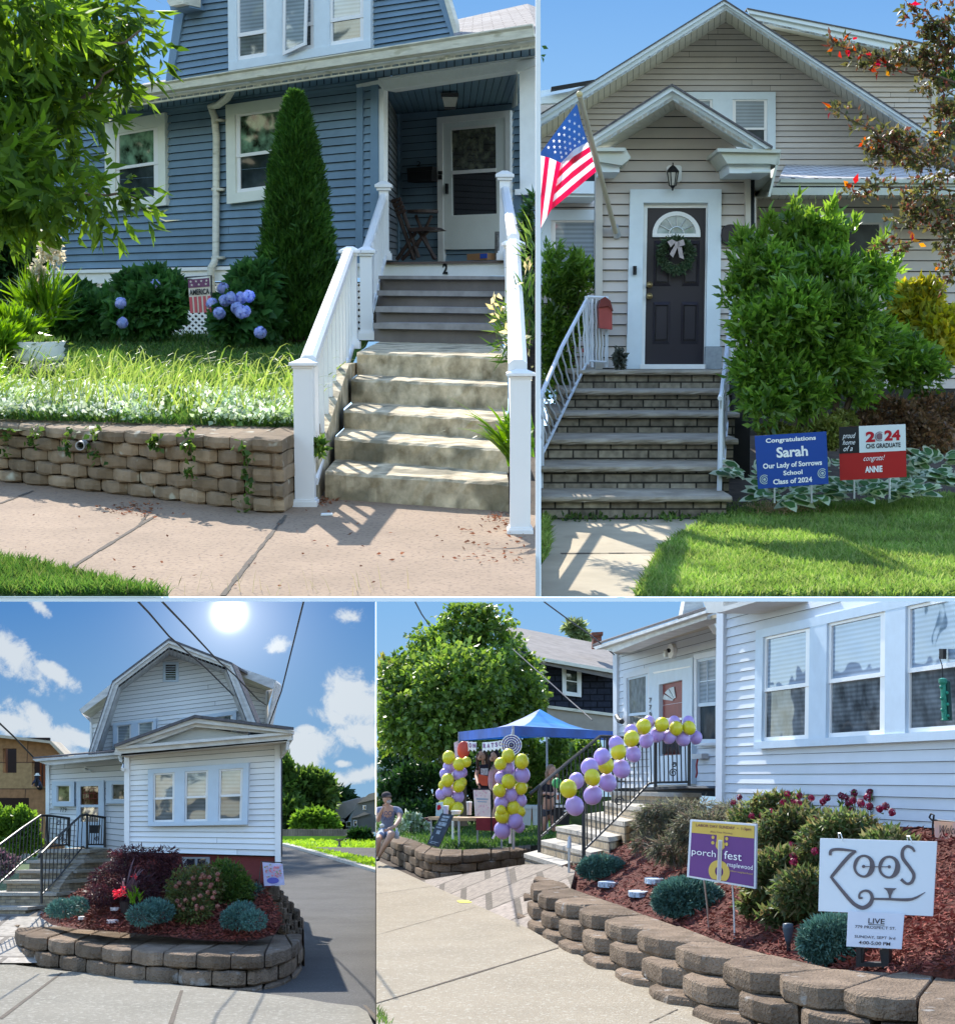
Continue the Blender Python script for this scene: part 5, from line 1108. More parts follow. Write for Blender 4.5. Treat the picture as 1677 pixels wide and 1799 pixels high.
tA,tB = ((1032,249,16.6),(1047,301,16.9)),((985,286,16.3),(967,369,16.2))
mid = ((1008,262,16.2),(1004,338,16.3))
for k in range(6):
    s0,s1 = k / 6,(k + 1) / 6; L = lambda e,s: tuple(lerp(e[0][i],e[1][i],s) for i in range(3))
    cloth(([L(tA,s0),L(tA,s1)],[L(mid,s0),L(mid,s1)]),fW if k % 2 == 0 else fR,'stripe',ns=6); cloth(([L(mid,s0),L(mid,s1)],[L(tB,s0),L(tB,s1)]),fW if k % 2 == 0 else fR,'stripe',ns=6)
bt = [(985,286,16.3),(977,282,16.2),(965,277,16.1),(957,274,16.05),(944,272,16.0)]; bb_ = [(968,368,16.2),(960,382,16.1),(950,400,16.0),(942,414,15.95),(930,425,15.9)]
for k in range(4): cloth(([bt[k],bt[k + 1]],[bb_[k],bb_[k + 1]]),fR if k % 2 == 0 else fW,'stripe',ns=8)
rs2 = np.random.RandomState(3)
sq = lambda u,v: (lerp(lerp(1011,1030,v),lerp(952,984,v),u),lerp(lerp(190,246,v),lerp(266,283,v),u))
for j in range(5):
    for i in range(6 if j % 2 == 0 else 5):
        u = (i + (.5 if j % 2 else 0) + .4) / 6.2; v = (j + .6) / 5.2; x,y = sq(u,v); mb = MB(); star(mb,at2(lerp(16.2,15.85,u)),x,y,3.6,.0,.8); make('star',mb,fW,fg)
# --- shrubs
lau = leafmat('laurel_leaf',[(.05,.12,.015),(.09,.19,.03),(.15,.27,.04),(.20,.34,.06)],.5,.3,.6)
bl = [(1420,440,36,24,15),(1345,480,38,30,14.6),(1450,490,45,34,14.8),(1395,550,50,40,14.3),(1480,560,45,34,14.5),(1335,580,32,36,14.3),(1440,620,50,26,14.4),(1305,520,14,22,14.5),(1520,600,32,26,15),(1395,405,12,14,15),(1448,405,14,14,15),(1315,445,16,14,14.8),(1525,500,20,26,15),(1365,670,34,28,14.2),(1560,640,22,22,15.4),(1345,715,20,12,14),(1400,690,36,26,14.3),(1330,660,26,26,14.2),(1590,630,26,26,15.4),(1480,640,36,26,14.6),(1500,690,26,16,15),(1620,660,22,16,15.5)]
t = thing('laurel_bush','huge glossy green bush right of the brick steps, taller than a person','shrub',F2.G(1430,800,-1.2))
P,d = blobpts(bl,3900,.6); d[:,2] += .5; d[:,1] -= .35; np_mesh('foliage',sprigs(P,d,6,.16,.105,.038,updir=.35,jit=.7),4,lau,t)
mb = MB()
for k in range(11): b = bl[k % 9]; pts = branch(mb,F2.D(1420 + random.uniform(-45,60),790,14.8),F2.D(b[0],b[1] + 30,15),.045,.012,6,.05)
make('stem',mb,bark,t)
P = [];
for (x0,y0,x1,y1) in ((1395,430,1397,352),(1450,430,1462,362),(1420,440,1425,375),(1375,440,1345,385),(1480,450,1500,395),(1530,470,1552,425),(1310,450,1300,405),(1340,430,1350,395),(1560,500,1585,450)):
    for s in np.linspace(0,1,14): P.append(list(F2.D(lerp(x0,x1,s),lerp(y0,y1,s),14.9)))
P = np.array(P); np_mesh('new_shoots',sprigs(P,np.tile([0,-.2,1.],(len(P),1)),4,.05,.13,.035,updir=.8,jit=.6),4,leafmat('fresh_leaf',[(.12,.22,.03),(.18,.3,.05)],.5,.35),t)
bl = [(990,480,30,25,18.6),(970,540,30,40,18.6),(1015,500,18,20,18.6),(995,570,22,30,18.6),(960,610,20,40,18.6),(960,450,14,14,18.6),(975,670,20,30,18.6),(1035,490,8,10,18.6)]
t = thing('laurel_bush','glossy green bush at the left beside the stair railing, below the flag','shrub',F2.G(990,760,-1.2)); P,d = blobpts(bl,900,.7); d[:,2] += .5; np_mesh('foliage',sprigs(P,d,6,.15,.12,.03,updir=.4,jit=.7),4,lau,t)
mb = MB()
for k in range(4): branch(mb,F2.D(985 + 8 * k,750,18.6),F2.D(bl[k][0],bl[k][1],18.6),.03,.01)
make('stem',mb,bark,t)
bush('golden_shrub','bright golden yellow leaved shrub at the right edge behind the big bush',[(1610,545,45,35,16.5),(1650,590,50,50,16.3),(1590,520,22,22,16.5),(1630,510,22,18,16.5)],2600,.11,.06,leafmat('lime_gold',[(.42,.40,.03),(.25,.30,.04),(.55,.46,.05),(.16,.24,.03)],.45),up=.5)
bush('azalea','bronze tinted low shrub behind the red and white sign',[(1560,730,60,35,15.2),(1640,730,60,40,15.4),(1620,770,60,40,15),(1520,755,40,25,15)],5200,.055,.03,leafmat('bronze_leaf',[(.10,.055,.03),(.16,.10,.04),(.22,.12,.06),(.06,.05,.02)],.3))
bush('azalea','small yellow green shrub behind the blue sign',[(1455,760,35,28,14.6),(1360,758,30,16,14.4),(1480,740,24,20,14.8),(1400,775,40,20,14.5)],3000,.05,.03,leafmat('lime_leaf',[(.12,.17,.03),(.2,.24,.05),(.28,.3,.09)],.35))
# hostas with white edged leaves
hg = leafmat('hosta_green',[(.05,.13,.035),(.07,.17,.05),(.10,.2,.06)],.3); hw = leafmat('hosta_cream',[(.62,.66,.48),(.55,.62,.42)],.35)
def hosta(label,cx,cy,y,n,sp=1.):
    t = thing('hosta',label,'plant',F2.D(cx,cy + 22,y),group='white edged hostas along the lawn'); G_,Wt = [],[]
    for k in range(n):
        az = RS.uniform(0,2 * pi); r = RS.uniform(.05,.2) * sp; c0 = np.array(list(F2.D(cx,cy + 12,y))); d = np.array([cos(az),sin(az) * .8 - .25,RS.uniform(-.15,.8)]); d /= np.linalg.norm(d); base = c0 + np.array([cos(az) * r,sin(az) * r,.08 * RS.rand()])
        L = RS.uniform(.16,.24); W = L * .58; s = np.cross(d,[0,-.5,1.]); s /= np.linalg.norm(s); nn = np.cross(s,d)
        def LF(sc_,lift):
            pts = []
            for (u,w) in ((0,.0),(.2,.8),(.5,1.),(.8,.55),(1,0),(.8,-.55),(.5,-1.),(.2,-.8)): uu = .5 + (u - .5) * sc_; pts.append(base + d * L * uu + s * W / 2 * w * sc_ + nn * (lift - .10 * L * (u ** 2) * 2 + abs(w) * .015))
            return pts
        Wt.append(LF(1,0)); G_.append(LF(.72,.006))
    np_mesh('leaf_edge',np.array(Wt),8,hw,t); np_mesh('leaf',np.array(G_),8,hg,t)
for lb,cx,cy,y in (('hosta left of the blue sign beside the steps',1322,830,14.0),('hosta directly below the left half of the blue sign',1365,868,13.6),('hosta below the right half of the blue sign',1425,868,13.7),('hosta between the blue sign and the red sign',1465,815,14.1),('hosta below the left corner of the red sign',1498,862,13.7),('hosta below the middle of the red sign',1545,860,13.8),('hosta below the right corner of the red sign',1585,858,13.9),('hosta right of the red sign',1618,835,14.3),('large hosta near the right edge',1640,805,14.6),('hosta at the extreme right edge by the lawn',1668,835,14.3)): hosta(lb,cx,cy,y,26)
mb = MB(); mb.poly([F2.G(1270,912,Z0 + .01),F2.G(1400,886,Z0 + .01),F2.G(1860,866,Z0 + .01),Vector((9,23,Z0 + .3)),Vector((2.6,20,Z0 + .3))]); make('soil',mb,soil,None,'dark planting bed soil below the big bush',kind='structure')
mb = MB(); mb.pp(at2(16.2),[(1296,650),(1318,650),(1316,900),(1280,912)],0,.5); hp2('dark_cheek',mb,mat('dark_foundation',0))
# purple leaved tree reaching in from the right
t = thing('plum_tree','purple leaved tree with branches reaching in from the right edge','tree',F2.D(1760,900,12))
bl = [(1640,110,30,60,12),(1600,95,35,14,12),(1560,105,40,12,12),(1520,100,30,10,12),(1660,60,30,50,12),(1600,20,14,18,12),(1625,40,20,26,12),(1560,245,40,22,12),(1600,265,45,28,12),(1640,300,40,40,12),(1510,215,25,9,12),(1480,195,18,7,12),(1620,350,30,30,12),(1590,380,30,12,12),(1660,400,25,60,12),(1570,430,36,8,12),(1510,335,28,8,12),(1545,325,20,8,12),(1480,75,25,8,12),(1665,220,25,60,12),(1665,480,16,30,12),(1535,275,22,14,12)]
P,d = blobpts(bl,850,.2); np_mesh('foliage',sprigs(P,d,5,.06,.052,.026,jit=1.),4,leafmat('plum_leaf',[(.05,.065,.025),(.09,.09,.03),(.12,.045,.03),(.06,.08,.025),(.16,.14,.04)],.45),t)
P,d = blobpts([(1480,78,28,12,12),(1560,118,28,14,12),(1465,190,14,9,12),(1530,250,24,9,12),(1520,97,20,8,12),(1500,325,14,6,12),(1590,10,10,8,12),(1655,240,20,6,12),(1600,425,20,6,12),(1650,468,16,6,12)],70,.3); np_mesh('red_leaves',leaves(P,d,.07,.034),4,leafmat('scarlet_leaf',[(.45,.03,.04),(.35,.08,.02),(.4,.22,.03)],.5),t)
mb = MB()
for A,B,r in (((1760,900),(1740,100),.06),((1740,330),(1560,245),.016),((1560,250),(1465,190),.008),((1740,160),(1600,130),.014),((1600,130),(1455,75),.007),((1735,120),(1600,10),.01),((1740,420),(1545,430),.008),((1740,350),(1490,325),.008)): branch(mb,F2.D(*A,12),F2.D(*B,12),r,r * .5,6,.04)
make('trunk',mb,bark,t)
bush('far_tree','tiny bit of green tree above the roof at the right edge',[(1668,150,14,12,36)],300,.3,.15,midgreen,'tree',stems=0)
bush('far_tree','few dark leaves of a far tree against the sky left of the beige gable',[(944,80,8,5,30),(944,97,9,4,30)],60,.15,.08,greendk,'tree',stems=0)
# --- yard signs
def sign_stakes(t,pl,xs,y0,y1,m=steel):
    for a,b in xs: mb = MB(); mb.tube([pl.at(a,y0,-.01),pl.at(b,y1,-.01)],.008,6); make('stake',mb,m,t)
BQ = [(1325,766),(1451,758),(1455,850),(1331,859)]; SPl = VP(1325,13.1,1455,13.0)
sg = thing('yard_sign','blue yard sign congratulating Sarah, class of 2024','yard sign',SPl.at(1393,885))
mb = MB(); rectuv(mb,SPl,BQ,0,0,1,1,0,.012); pn = make('panel',mb,mat('sign_blue',(.012,.06,.30),.45,.04),sg); wt = mat('print_white',(.85,.85,.85),.5,.01)
for s,q in (('Congratulations',(.15,.06,.85,.17)),('Sarah',(.29,.24,.73,.44)),('Our Lady of Sorrows',(.09,.53,.92,.66)),('School',(.37,.69,.64,.78)),('Class of 2024',(.22,.84,.77,.94))): text(SPl,subq(BQ,*q),s,wt,pn,.004,bold=.03)
for cx_,cy_ in ((.10,.83),(.92,.79)):
    x,y = bil(BQ,cx_,cy_); sgm = MB(); c = SPl.at(x,y,.004)
    for r0,r1 in ((.040,.034),(.026,.02),(.011,.001)):
        for k in range(24): a,b = k * pi / 12,(k + 1) * pi / 12; sgm.poly([c + Vector((cos(a) * r0,0,sin(a) * r0)),c + Vector((cos(b) * r0,0,sin(b) * r0)),c + Vector((cos(b) * r1,0,sin(b) * r1)),c + Vector((cos(a) * r1,0,sin(a) * r1))])
    make('seal',sgm,mat('seal_pale',(.45,.55,.50)),pn)
sign_stakes(sg,SPl,((1360,1360),(1425,1425)),852,884)
RQ = [(1473,750),(1590,745),(1592,838),(1475,844)]; SPr = VP(1473,13.2,1592,13.1)
sg = thing('yard_sign','red, white and black yard sign for 2024 graduate Annie','yard sign',SPr.at(1535,878))
mb = MB(); rectuv(mb,SPr,RQ,0,0,1,1,0,.012); pn = make('panel',mb,mat('sign_red',(.42,.015,.015),.45,.05),sg)
mb = MB(); rectuv(mb,SPr,RQ,.30,0,1,.50,.004,.003); make('white_field',mb,mat('sign_pale',(.68,.74,.74),.5,.02),pn); mb = MB(); rectuv(mb,SPr,RQ,0,0,.30,.50,.004,.003); make('black_field',mb,black,pn)
for s,q in (('proud',(.05,.12,.25,.25)),('home',(.05,.25,.24,.34)),('of a',(.06,.36,.20,.46))): text(SPr,subq(RQ,*q),s,wt,pn,.008,shear=.4)
rt = mat('print_red',(.45,.01,.02))
text(SPr,subq(RQ,.40,.11,.54,.31),'2',rt,pn,.008,bold=.05); text(SPr,subq(RQ,.68,.10,.92,.30),'24',rt,pn,.008,bold=.05)
x,y = bil(RQ,.61,.21); c = SPr.at(x,y,.008); sgm = MB()
for r0,r1 in ((.040,.034),(.028,.0)):
    for k in range(24): a,b = k * pi / 12,(k + 1) * pi / 12; sgm.poly([c + Vector((cos(a) * r0,0,sin(a) * r0)),c + Vector((cos(b) * r0,0,sin(b) * r0)),c + Vector((cos(b) * r1,0,sin(b) * r1)),c + Vector((cos(a) * r1,0,sin(a) * r1))])
make('seal',sgm,mat('seal_dark',(.20,.12,.14)),pn)
text(SPr,subq(RQ,.40,.34,.92,.43),'CHS GRADUATE',black,pn,.008,bold=.03); text(SPr,subq(RQ,.36,.56,.68,.69),'congrats!',wt,pn,.008,shear=.4); text(SPr,subq(RQ,.38,.76,.64,.88),'ANNIE',wt,pn,.008,bold=.04)
sign_stakes(sg,SPr,((1500,1500),(1562,1562)),838,876)

# ================================================================= street side behind the camera (seen in window glass,bounces light)
use(F3)
me = bpy.data.meshes.new('ground'); me.from_pydata([(-2500,-4000,-1.75),(2500,-4000,-1.75),(2500,4000,-1.75),(-2500,4000,-1.75)],[],[(0,1,2,3)]); me.materials.append(mat('street_ground',(.10,.11,.08),.95,.5,.08))
o = bpy.data.objects.new('ground',me); COL.objects.link(o); o['kind'] = 'structure'

# ================================================================= SITE 3: small white gambrel house with block ringed garden
use(F3); Z0 = -1.5
def at3(y): return Plane(Vector((0,y,0)),Vector((0,-1,0)),F3)
# skies
def c3(px,py,rx,ry,tilt=0,w=1.,y=58): p = FR.D(px,py,y); return (p.x,p.z,rx * y / FX,ry * y / FX,math.radians(-tilt),w)
def rel(cl,base): return [(a - base.x,b - base.z,c,d,e,f) for a,b,c,d,e,f in cl]
def skyshape(px0,px1,py0,py1,y,name,bot,top,clouds,label,glow=None,cstr=1.):
    a,b = FR.D(px0,py1,y),FR.D(px1,py0,y); base = Vector(((a.x + b.x) / 2,y,min(FR.D(px0,py1,y).z,FR.D(px1,py1,y).z)))
    m = skymat(name,bot,top,0,b.z - a.z,rel(clouds,base),(glow[0] - base.x,glow[1] - base.z,glow[2]) if glow else None,cstr)
    pts = [FR.D(px0,py0,y),FR.D(px1,py0,y),FR.D(px1,py1,y),FR.D(px0,py1,y)]; mb = MB(); mb.poly(pts); make('sky',mb,m,None,label,kind='structure')
g = F3.D(413,1078,58)
skyshape(-60,659.3,1057,1500,58,'cloudy_sky',(.30,.52,.72),(.085,.26,.60),[c3(30,1150,90,30,38),c3(100,1180,60,14,30),c3(20,1265,90,22,10),c3(95,1285,80,24,32),c3(150,1300,50,14,20),c3(502,1136,24,16,0),c3(530,1320,62,34,-8,1.2),c3(495,1335,40,24),c3(640,1240,60,50,50,1.1),c3(655,1290,60,26,20),c3(600,1262,40,14,20),c3(590,1372,60,14,-5),c3(645,1362,50,14,-10),c3(75,1062,34,10,40,.8),c3(630,1085,30,16,0,.7),c3(612,1342,16,6),c3(548,1282,20,8)],'bright blue sky with white clouds and the glaring sun above the small white house',(g.x,g.z,.40),.9)
# ground
GP = lambda x,y,z=Z0: F3.G(x,y,z)
D = F3.D
mb = MB(); mb.poly([GP(-60,1860,Z0 - .02),GP(670,1860,Z0 - .02),Vector((3,57,Z0 - .02)),Vector((-26,57,Z0 - .02))]); make('ground',mb,lawnbase,None,'ground around the small white house',kind='structure')
sw = [(-60,1680),(30,1696),(110,1706),(180,1712),(250,1722),(330,1733),(430,1742),(520,1752),(575,1762),(628,1768),(645,1778),(652,1792),(659,1810),(659,1860),(-60,1860)]
mb = MB(); mb.prism([GP(x,y,Z0 + .05) for x,y in sw],[GP(x,y,Z0 - .1) for x,y in sw]); mb.cur = 1
for A,B in (((108,1709),(0,1790)),((319,1740),(300,1799)),((640,1766),(662,1790))):
    p,q = GP(*A,Z0 + .054),GP(*B,Z0 + .054); k = Vector((.012,0,0)); mb.poly([p - k,q - k * 1.5,q + k * 1.5,p + k])
make('sidewalk',mb,[walk3,joint],None,'pale speckled concrete sidewalk before the block ringed garden',kind='structure')
dw = [(470,1750),(520,1753),(628,1770),(680,1790),(680,1535),(640,1524),(580,1507),(520,1490),(480,1484),(440,1484),(440,1600)]
def yq(py): return float(np.interp(py,[1477,1490,1520,1580,1640,1700,1770,1860],[43.5,41,36,27.9,20,15.5,12.3,9.7]))
def Q3(x,y,dz=0.): yg = Z0 / F3.ray(x,y)[1]; return F3.D(x,y,min(yg,yq(y)) if y < 1600 else yg) + Vector((0,0,dz))
def strips(mb,rows,dz):
    for (y0,a0,b0),(y1,a1,b1) in zip(rows,rows[1:]):
        for k in range(4): s,t = k / 4,(k + 1) / 4; f = lambda y,a,b: Q3(a,y,dz) .lerp(Q3(b,y,dz),1); mb.poly([Q3(lerp(a0,a1,s),lerp(y0,y1,s),dz),Q3(lerp(b0,b1,s),lerp(y0,y1,s),dz),Q3(lerp(b0,b1,t),lerp(y0,y1,t),dz),Q3(lerp(a0,a1,t),lerp(y0,y1,t),dz)])
mb = MB(); strips(mb,[(1477,430,474),(1484,430,489),(1490,430,515),(1507,430,578),(1524,430,640),(1540,430,700),(1640,430,700),(1760,430,720),(1800,430,740)],.0); make('driveway',mb,asphalt,None,'grey asphalt driveway right of the small white house',kind='structure')
cb = MB(); l1 = [(493,1486),(520,1493),(580,1510),(640,1528),(670,1537)]
for i in range(len(l1) - 1):
    a,b = Q3(*l1[i],.004),Q3(*l1[i + 1],.004); cb.prism([a,b,b + Vector((.1,.5,0)),a + Vector((.1,.5,0))],[p + Vector((0,0,.06)) for p in (a,b,b + Vector((.1,.5,0)),a + Vector((.1,.5,0)))])
make('kerb',cb,mat('kerb_pale',(.38,.36,.32),.9,.2,6),None,'thin pale kerb between driveway and back lawn',kind='structure')
gl = [(493,1484),(520,1490),(580,1507),(640,1524),(680,1535),(680,1478),(493,1477)]
mb = MB(); strips(mb,[(1470,430,720),(1477,430,720)],.01); strips(mb,[(1477,476,720),(1484,489,720),(1490,515,720),(1507,578,720),(1524,640,720),(1540,700,720)],.012); make('lawn',mb,mat('back_lawn',(.22,.36,.04),1,.25,.8),None,'bright back lawn beyond the driveway',kind='structure')
mb = MB(); mb.poly([Q3(x,y,.03) for x,y in [(548,1491),(600,1491),(670,1492),(670,1513),(600,1500)]]); make('path',mb,asphalt,None,'grey paved patch in the back lawn',kind='structure')
x,y = polypts(gl,4000); k = ~inpoly(x,y,[(548,1491),(600,1491),(670,1492),(670,1513),(600,1500)]); x,y = x[k],y[k]; np_mesh('grass',blades(Dnp(x,y,np.interp(y,[1477,1490,1520,1580],[43.5,41,36,27.9])),.07,.05),5,leafmat('back_grass',[(.2,.34,.04),(.28,.42,.06),(.16,.28,.03)],.4),label='sunlit back lawn grass by the wooden fence',kind='stuff')
# fence,bird bath,far houses,trees
fe = thing('wooden_fence','weathered grey board fence at the end of the back lawn','fence',F3.D(570,1478,44)); e = at3(44)
for i in range(36):
    x0 = 488 + i * 4.4; mb = MB(); mb.pp(e,[(x0,1456.5 + RS.rand()),(x0 + 4.0,1456.5 + RS.rand()),(x0 + 4.0,1478),(x0,1478)],0,.08); make('board',mb,mat('fence_wood',(.20,.16,.13),.9,.4,3),fe)
bb_ = thing('bird_bath','small stone bird bath on the back lawn','bird bath',F3.D(596,1488,38)); c = F3.D(596,1488,38); q = 38 / FX; mb = MB(); mb.lathe(c,[(4 * q,0),(3 * q,2 * q),(2 * q,3 * q),(2 * q,9 * q),(7 * q,11 * q),(8 * q,13 * q),(.01,12 * q)],14); make('basin',mb,mat('stone_brown',(.22,.18,.14),.9,.2),bb_)
def farhouse(label,walls,roofs,wins,y,mw,mr):
    t = thing('far_house',label,'house',FR.D(walls[0][0][0],1470,y))
    for w in walls: mb = MB(); mb.pp(Plane(Vector((0,y,0)),Vector((0,-1,0)),FR),w,0,1.5); make('wall',mb,mw,t)
    for r in roofs: mb = MB(); mb.pp(Plane(Vector((0,y,0)),Vector((0,-1,0)),FR),r,.15,1.8); make('roof',mb,mr,t)
    for w in wins: mb = MB(); mb.pp(Plane(Vector((0,y,0)),Vector((0,-1,0)),FR),R(w[0] - 1,w[1] - 1,w[2] + 1,w[3] + 1),.05,.05); a = make('window',mb,white,t); mb = MB(); mb.pp(Plane(Vector((0,y,0)),Vector((0,-1,0)),FR),R(*w),.07,.02); make('pane',mb,g_dark,a)
    return t
farhouse('far pale blue gambrel house beyond the fence',[[(575,1425),(600,1410),(628,1402),(612,1440),(612,1462),(575,1462)],[(600,1440),(628,1402),(640,1402),(634,1462),(600,1462)]],[[(574,1424),(590,1413),(640,1400),(644,1402),(606,1438),(600,1438)],[(590,1437),(604,1440),(606,1446),(590,1441)]],[(590,1425,594,1431),(609,1444,616,1452)],50,mat('far_blue',(.30,.38,.42)),mat('far_roof',(.28,.26,.24)))
farhouse('far grey house with tan roof at the right edge beyond the fence',[[(627,1410),(670,1402),(670,1462),(617,1462),(617,1437)]],[[(627,1412),(648,1395),(670,1390),(670,1402)],[(616,1438),(640,1427),(650,1430),(628,1436)]],[(638,1416,642,1422),(622,1442,626,1451)],48,mat('far_grey',(.16,.155,.14)),mat('far_tan',(.36,.27,.2)))
farhouse('low dark shed roof beyond the fence next to the white house',[[(493,1441),(517,1447),(520,1460),(493,1460)]],[[(490,1440),(512,1442),(520,1456),(490,1456)]],[],49,mat('shed_grey',(.12,.12,.13)),mat('shed_roof',(.10,.10,.11)))
bush('tree','broad leafy tree beyond the fence right of the white house',[(525,1400,34,42,49),(500,1390,14,60,49),(560,1395,25,35,49),(545,1378,18,20,49),(510,1430,25,22,48)],5500,.30,.18,midgreen,'tree')
bush('tree','darker tree at the back with branches showing beyond the fence',[(592,1412,28,26,54),(575,1395,16,20,54)],1500,.28,.16,greendk,'tree')
bush('shrub','bright green rounded shrub beyond the fence',[(555,1445,28,20,46),(575,1448,18,12,46),(530,1443,14,10,46)],2600,.2,.13,leafmat('bright_leaf',[(.10,.2,.03),(.15,.28,.04),(.07,.14,.02)],.5))
bush('shrub','low dark ivy clump on the fence',[(632,1470,18,7,43.5)],500,.2,.12,greendk)
# OSB house under construction
ob = thing('unfinished_house','unfinished plywood clad house with dark window openings at the left edge','house',F3.D(40,1480,26)); e = at3(26)
osb = brickmat('plywood',(.27,.13,.06),(.36,.24,.11),(.10,.05,.03),1.15,.42,.008,'xz',.85,.3,noise=.25)
WN = [(5,1315,29,1358),(56,1338,82,1382),(-20,1402,51,1440)]
def wallholes(pl,x0,x1,y0f,y1,holes,off,th,mb):
    """wall of slabs leaving rectangular openings"""
    xs = sorted(set([x0,x1] + [h[0] for h in holes] + [h[2] for h in holes])); xs = [x for x in xs if x0 <= x <= x1]
    for a,b in zip(xs,xs[1:]):
        hs = sorted([h for h in holes if h[0] <= a and h[2] >= b],key=lambda h: h[1]); ya,yb = y0f(a),y0f(b); cur = (ya,yb)
        for h in hs:
            mb.pp(pl,[(a,cur[0]),(b,cur[1]),(b,h[1]),(a,h[1])],off,th); cur = (h[3],h[3])
        mb.pp(pl,[(a,cur[0]),(b,cur[1]),(b,y1),(a,y1)],off,th)
rf_ = lambda x: np.interp(x,[-60,0,88,115,130],[1288,1292,1303,1328,1345])
mb = MB(); wallholes(e,-40,110,rf_,1500,WN + [(88,1303,88,1303)],0,.15,mb); make('wall',mb,osb,ob)
mb = MB(); mb.pp(e,[(-40,1286),(0,1291),(90,1302),(116,1328),(110,1330),(87,1306),(0,1296),(-40,1292)],.25,.6); make('eave',mb,mat('raw_wood',(.45,.38,.28),.8,.15),ob)
mb = MB(); mb.pp(at3(27),R(-40,1296,86,1500),0,.1); make('interior',mb,mat('dark_interior',(.02,.012,.01)),ob)
lum = mat('raw_lumber',(.16,.07,.035),.9,.2)
for xx in (8,70,76): mb = MB(); mb.pp(at3(26.5),R(xx,1305 if xx < 50 else 1325,xx + 2.5,1400),0,.1); make('stud',mb,lum,ob)
# worker leaning out of the window
wk = thing('person','worker in a pale sun hat and dark shirt leaning out of the plywood window opening','person',F3.D(65,1381,25.6)); q = 25.6 / FX; c = F3.D(66,1366,25.6)
mb = MB(); mb.sm = True; mb.tube([F3.D(70,1384,26.0),F3.D(67,1377,25.8),F3.D(64,1371,25.6),F3.D(64.5,1367,25.5)],[5 * q,5.5 * q,4 * q,1.6 * q],10); mb.ball(F3.D(65,1365,25.45),2.9 * q,12,8,(1,1,1.15))
mb.tube([F3.D(61,1372,25.5),F3.D(58,1376,25.3),F3.D(56,1380,25.4)],[1.9 * q,1.6 * q,1.2 * q],8); mb.tube([F3.D(70,1374,25.5),F3.D(69,1379,25.3),F3.D(67,1382,25.3)],[1.9 * q,1.6 * q,1.2 * q],8); make('body',mb,mat('navy_shirt',(.02,.03,.06),.8),wk)
mb = MB(); mb.sm = True; mb.lathe(F3.D(65.5,1362.5,25.4),[(5.6 * q,-.005),(5.2 * q,.003),(3.4 * q,.008),(3.1 * q,3 * q),(1.6 * q,4 * q),(.01,4 * q)],16); make('hat',mb,mat('cream_hat',(.6,.58,.48),.8),wk)
mb = MB(); mb.sm = True; mb.ball(F3.D(56,1380.5,25.35),1.5 * q,8,6); mb.ball(F3.D(67,1382.5,25.25),1.5 * q,8,6); make('hand',mb,mat('skin',(.45,.26,.18),.6),wk)
# --- HOUSE
Hw,Hm = at3(16.9),at3(21.5); h3 = thing('white_house','small white clapboard house with gambrel gable and front sunroom','house',Hw.at(355,1505))
def h(name,mb,m,**k): return make(name,mb,m,h3,**k)
ws3 = mat('white_siding',0)
mb = MB(); G3 = [(173,1330),(211,1212),(297,1151),(396,1181),(436,1280),(436,1330)]; mb.pp(Hm,G3,-.02,.2); h('gable_backing',mb,slot)
mb = siding(Hm,G3,((173,1150),(436,1110)),((173,1336),(436,1310)),26,.015,.07,.025); h('gable_siding',mb,ws3)
O3 = [(155,1326),(197,1200),(296,1125),(407,1168),(452,1276)]; I3 = [(168,1326),(208,1208),(297,1141),(397,1177),(436,1276)]; W3 = [(178,1326),(214,1214),(297,1153),(392,1184),(428,1274)]
e = at3(20.8)
for i in range(4):
    mb = MB(); mb.pp(e,[O3[i],O3[i + 1],I3[i + 1],I3[i]],0,.1); m0 = [tuple(lerp(O3[j][k],I3[j][k],.3) for k in (0,1)) for j in (i,i + 1)]; mb.pp(e,[O3[i],O3[i + 1],m0[1],m0[0]],.05,.05); h('rake_board',mb,greyroof)
    A0,A1,B0,B1 = e.at(*I3[i]),e.at(*I3[i + 1]),Hm.at(*W3[i]),Hm.at(*W3[i + 1]); mb = planks(A0,A1,B0,B1,14,Vector((0,0,.03)),.08); h('rake_soffit',mb,greyroof)
    backing('soffit_backing',A0,A1,B0,B1,h3)
    a,b = e.at(*O3[i],.06),e.at(*O3[i + 1],.06); up = Vector((0,0,.03)); bk = Vector((0,3 if i in (1,2) else .5,0)); mb = MB(); mb.prism([a + up,b + up,b + up + bk,a + up + bk],[a,b,b + bk,a + bk]); h('roof_edge',mb,mat('dark_shingle_edge',0))
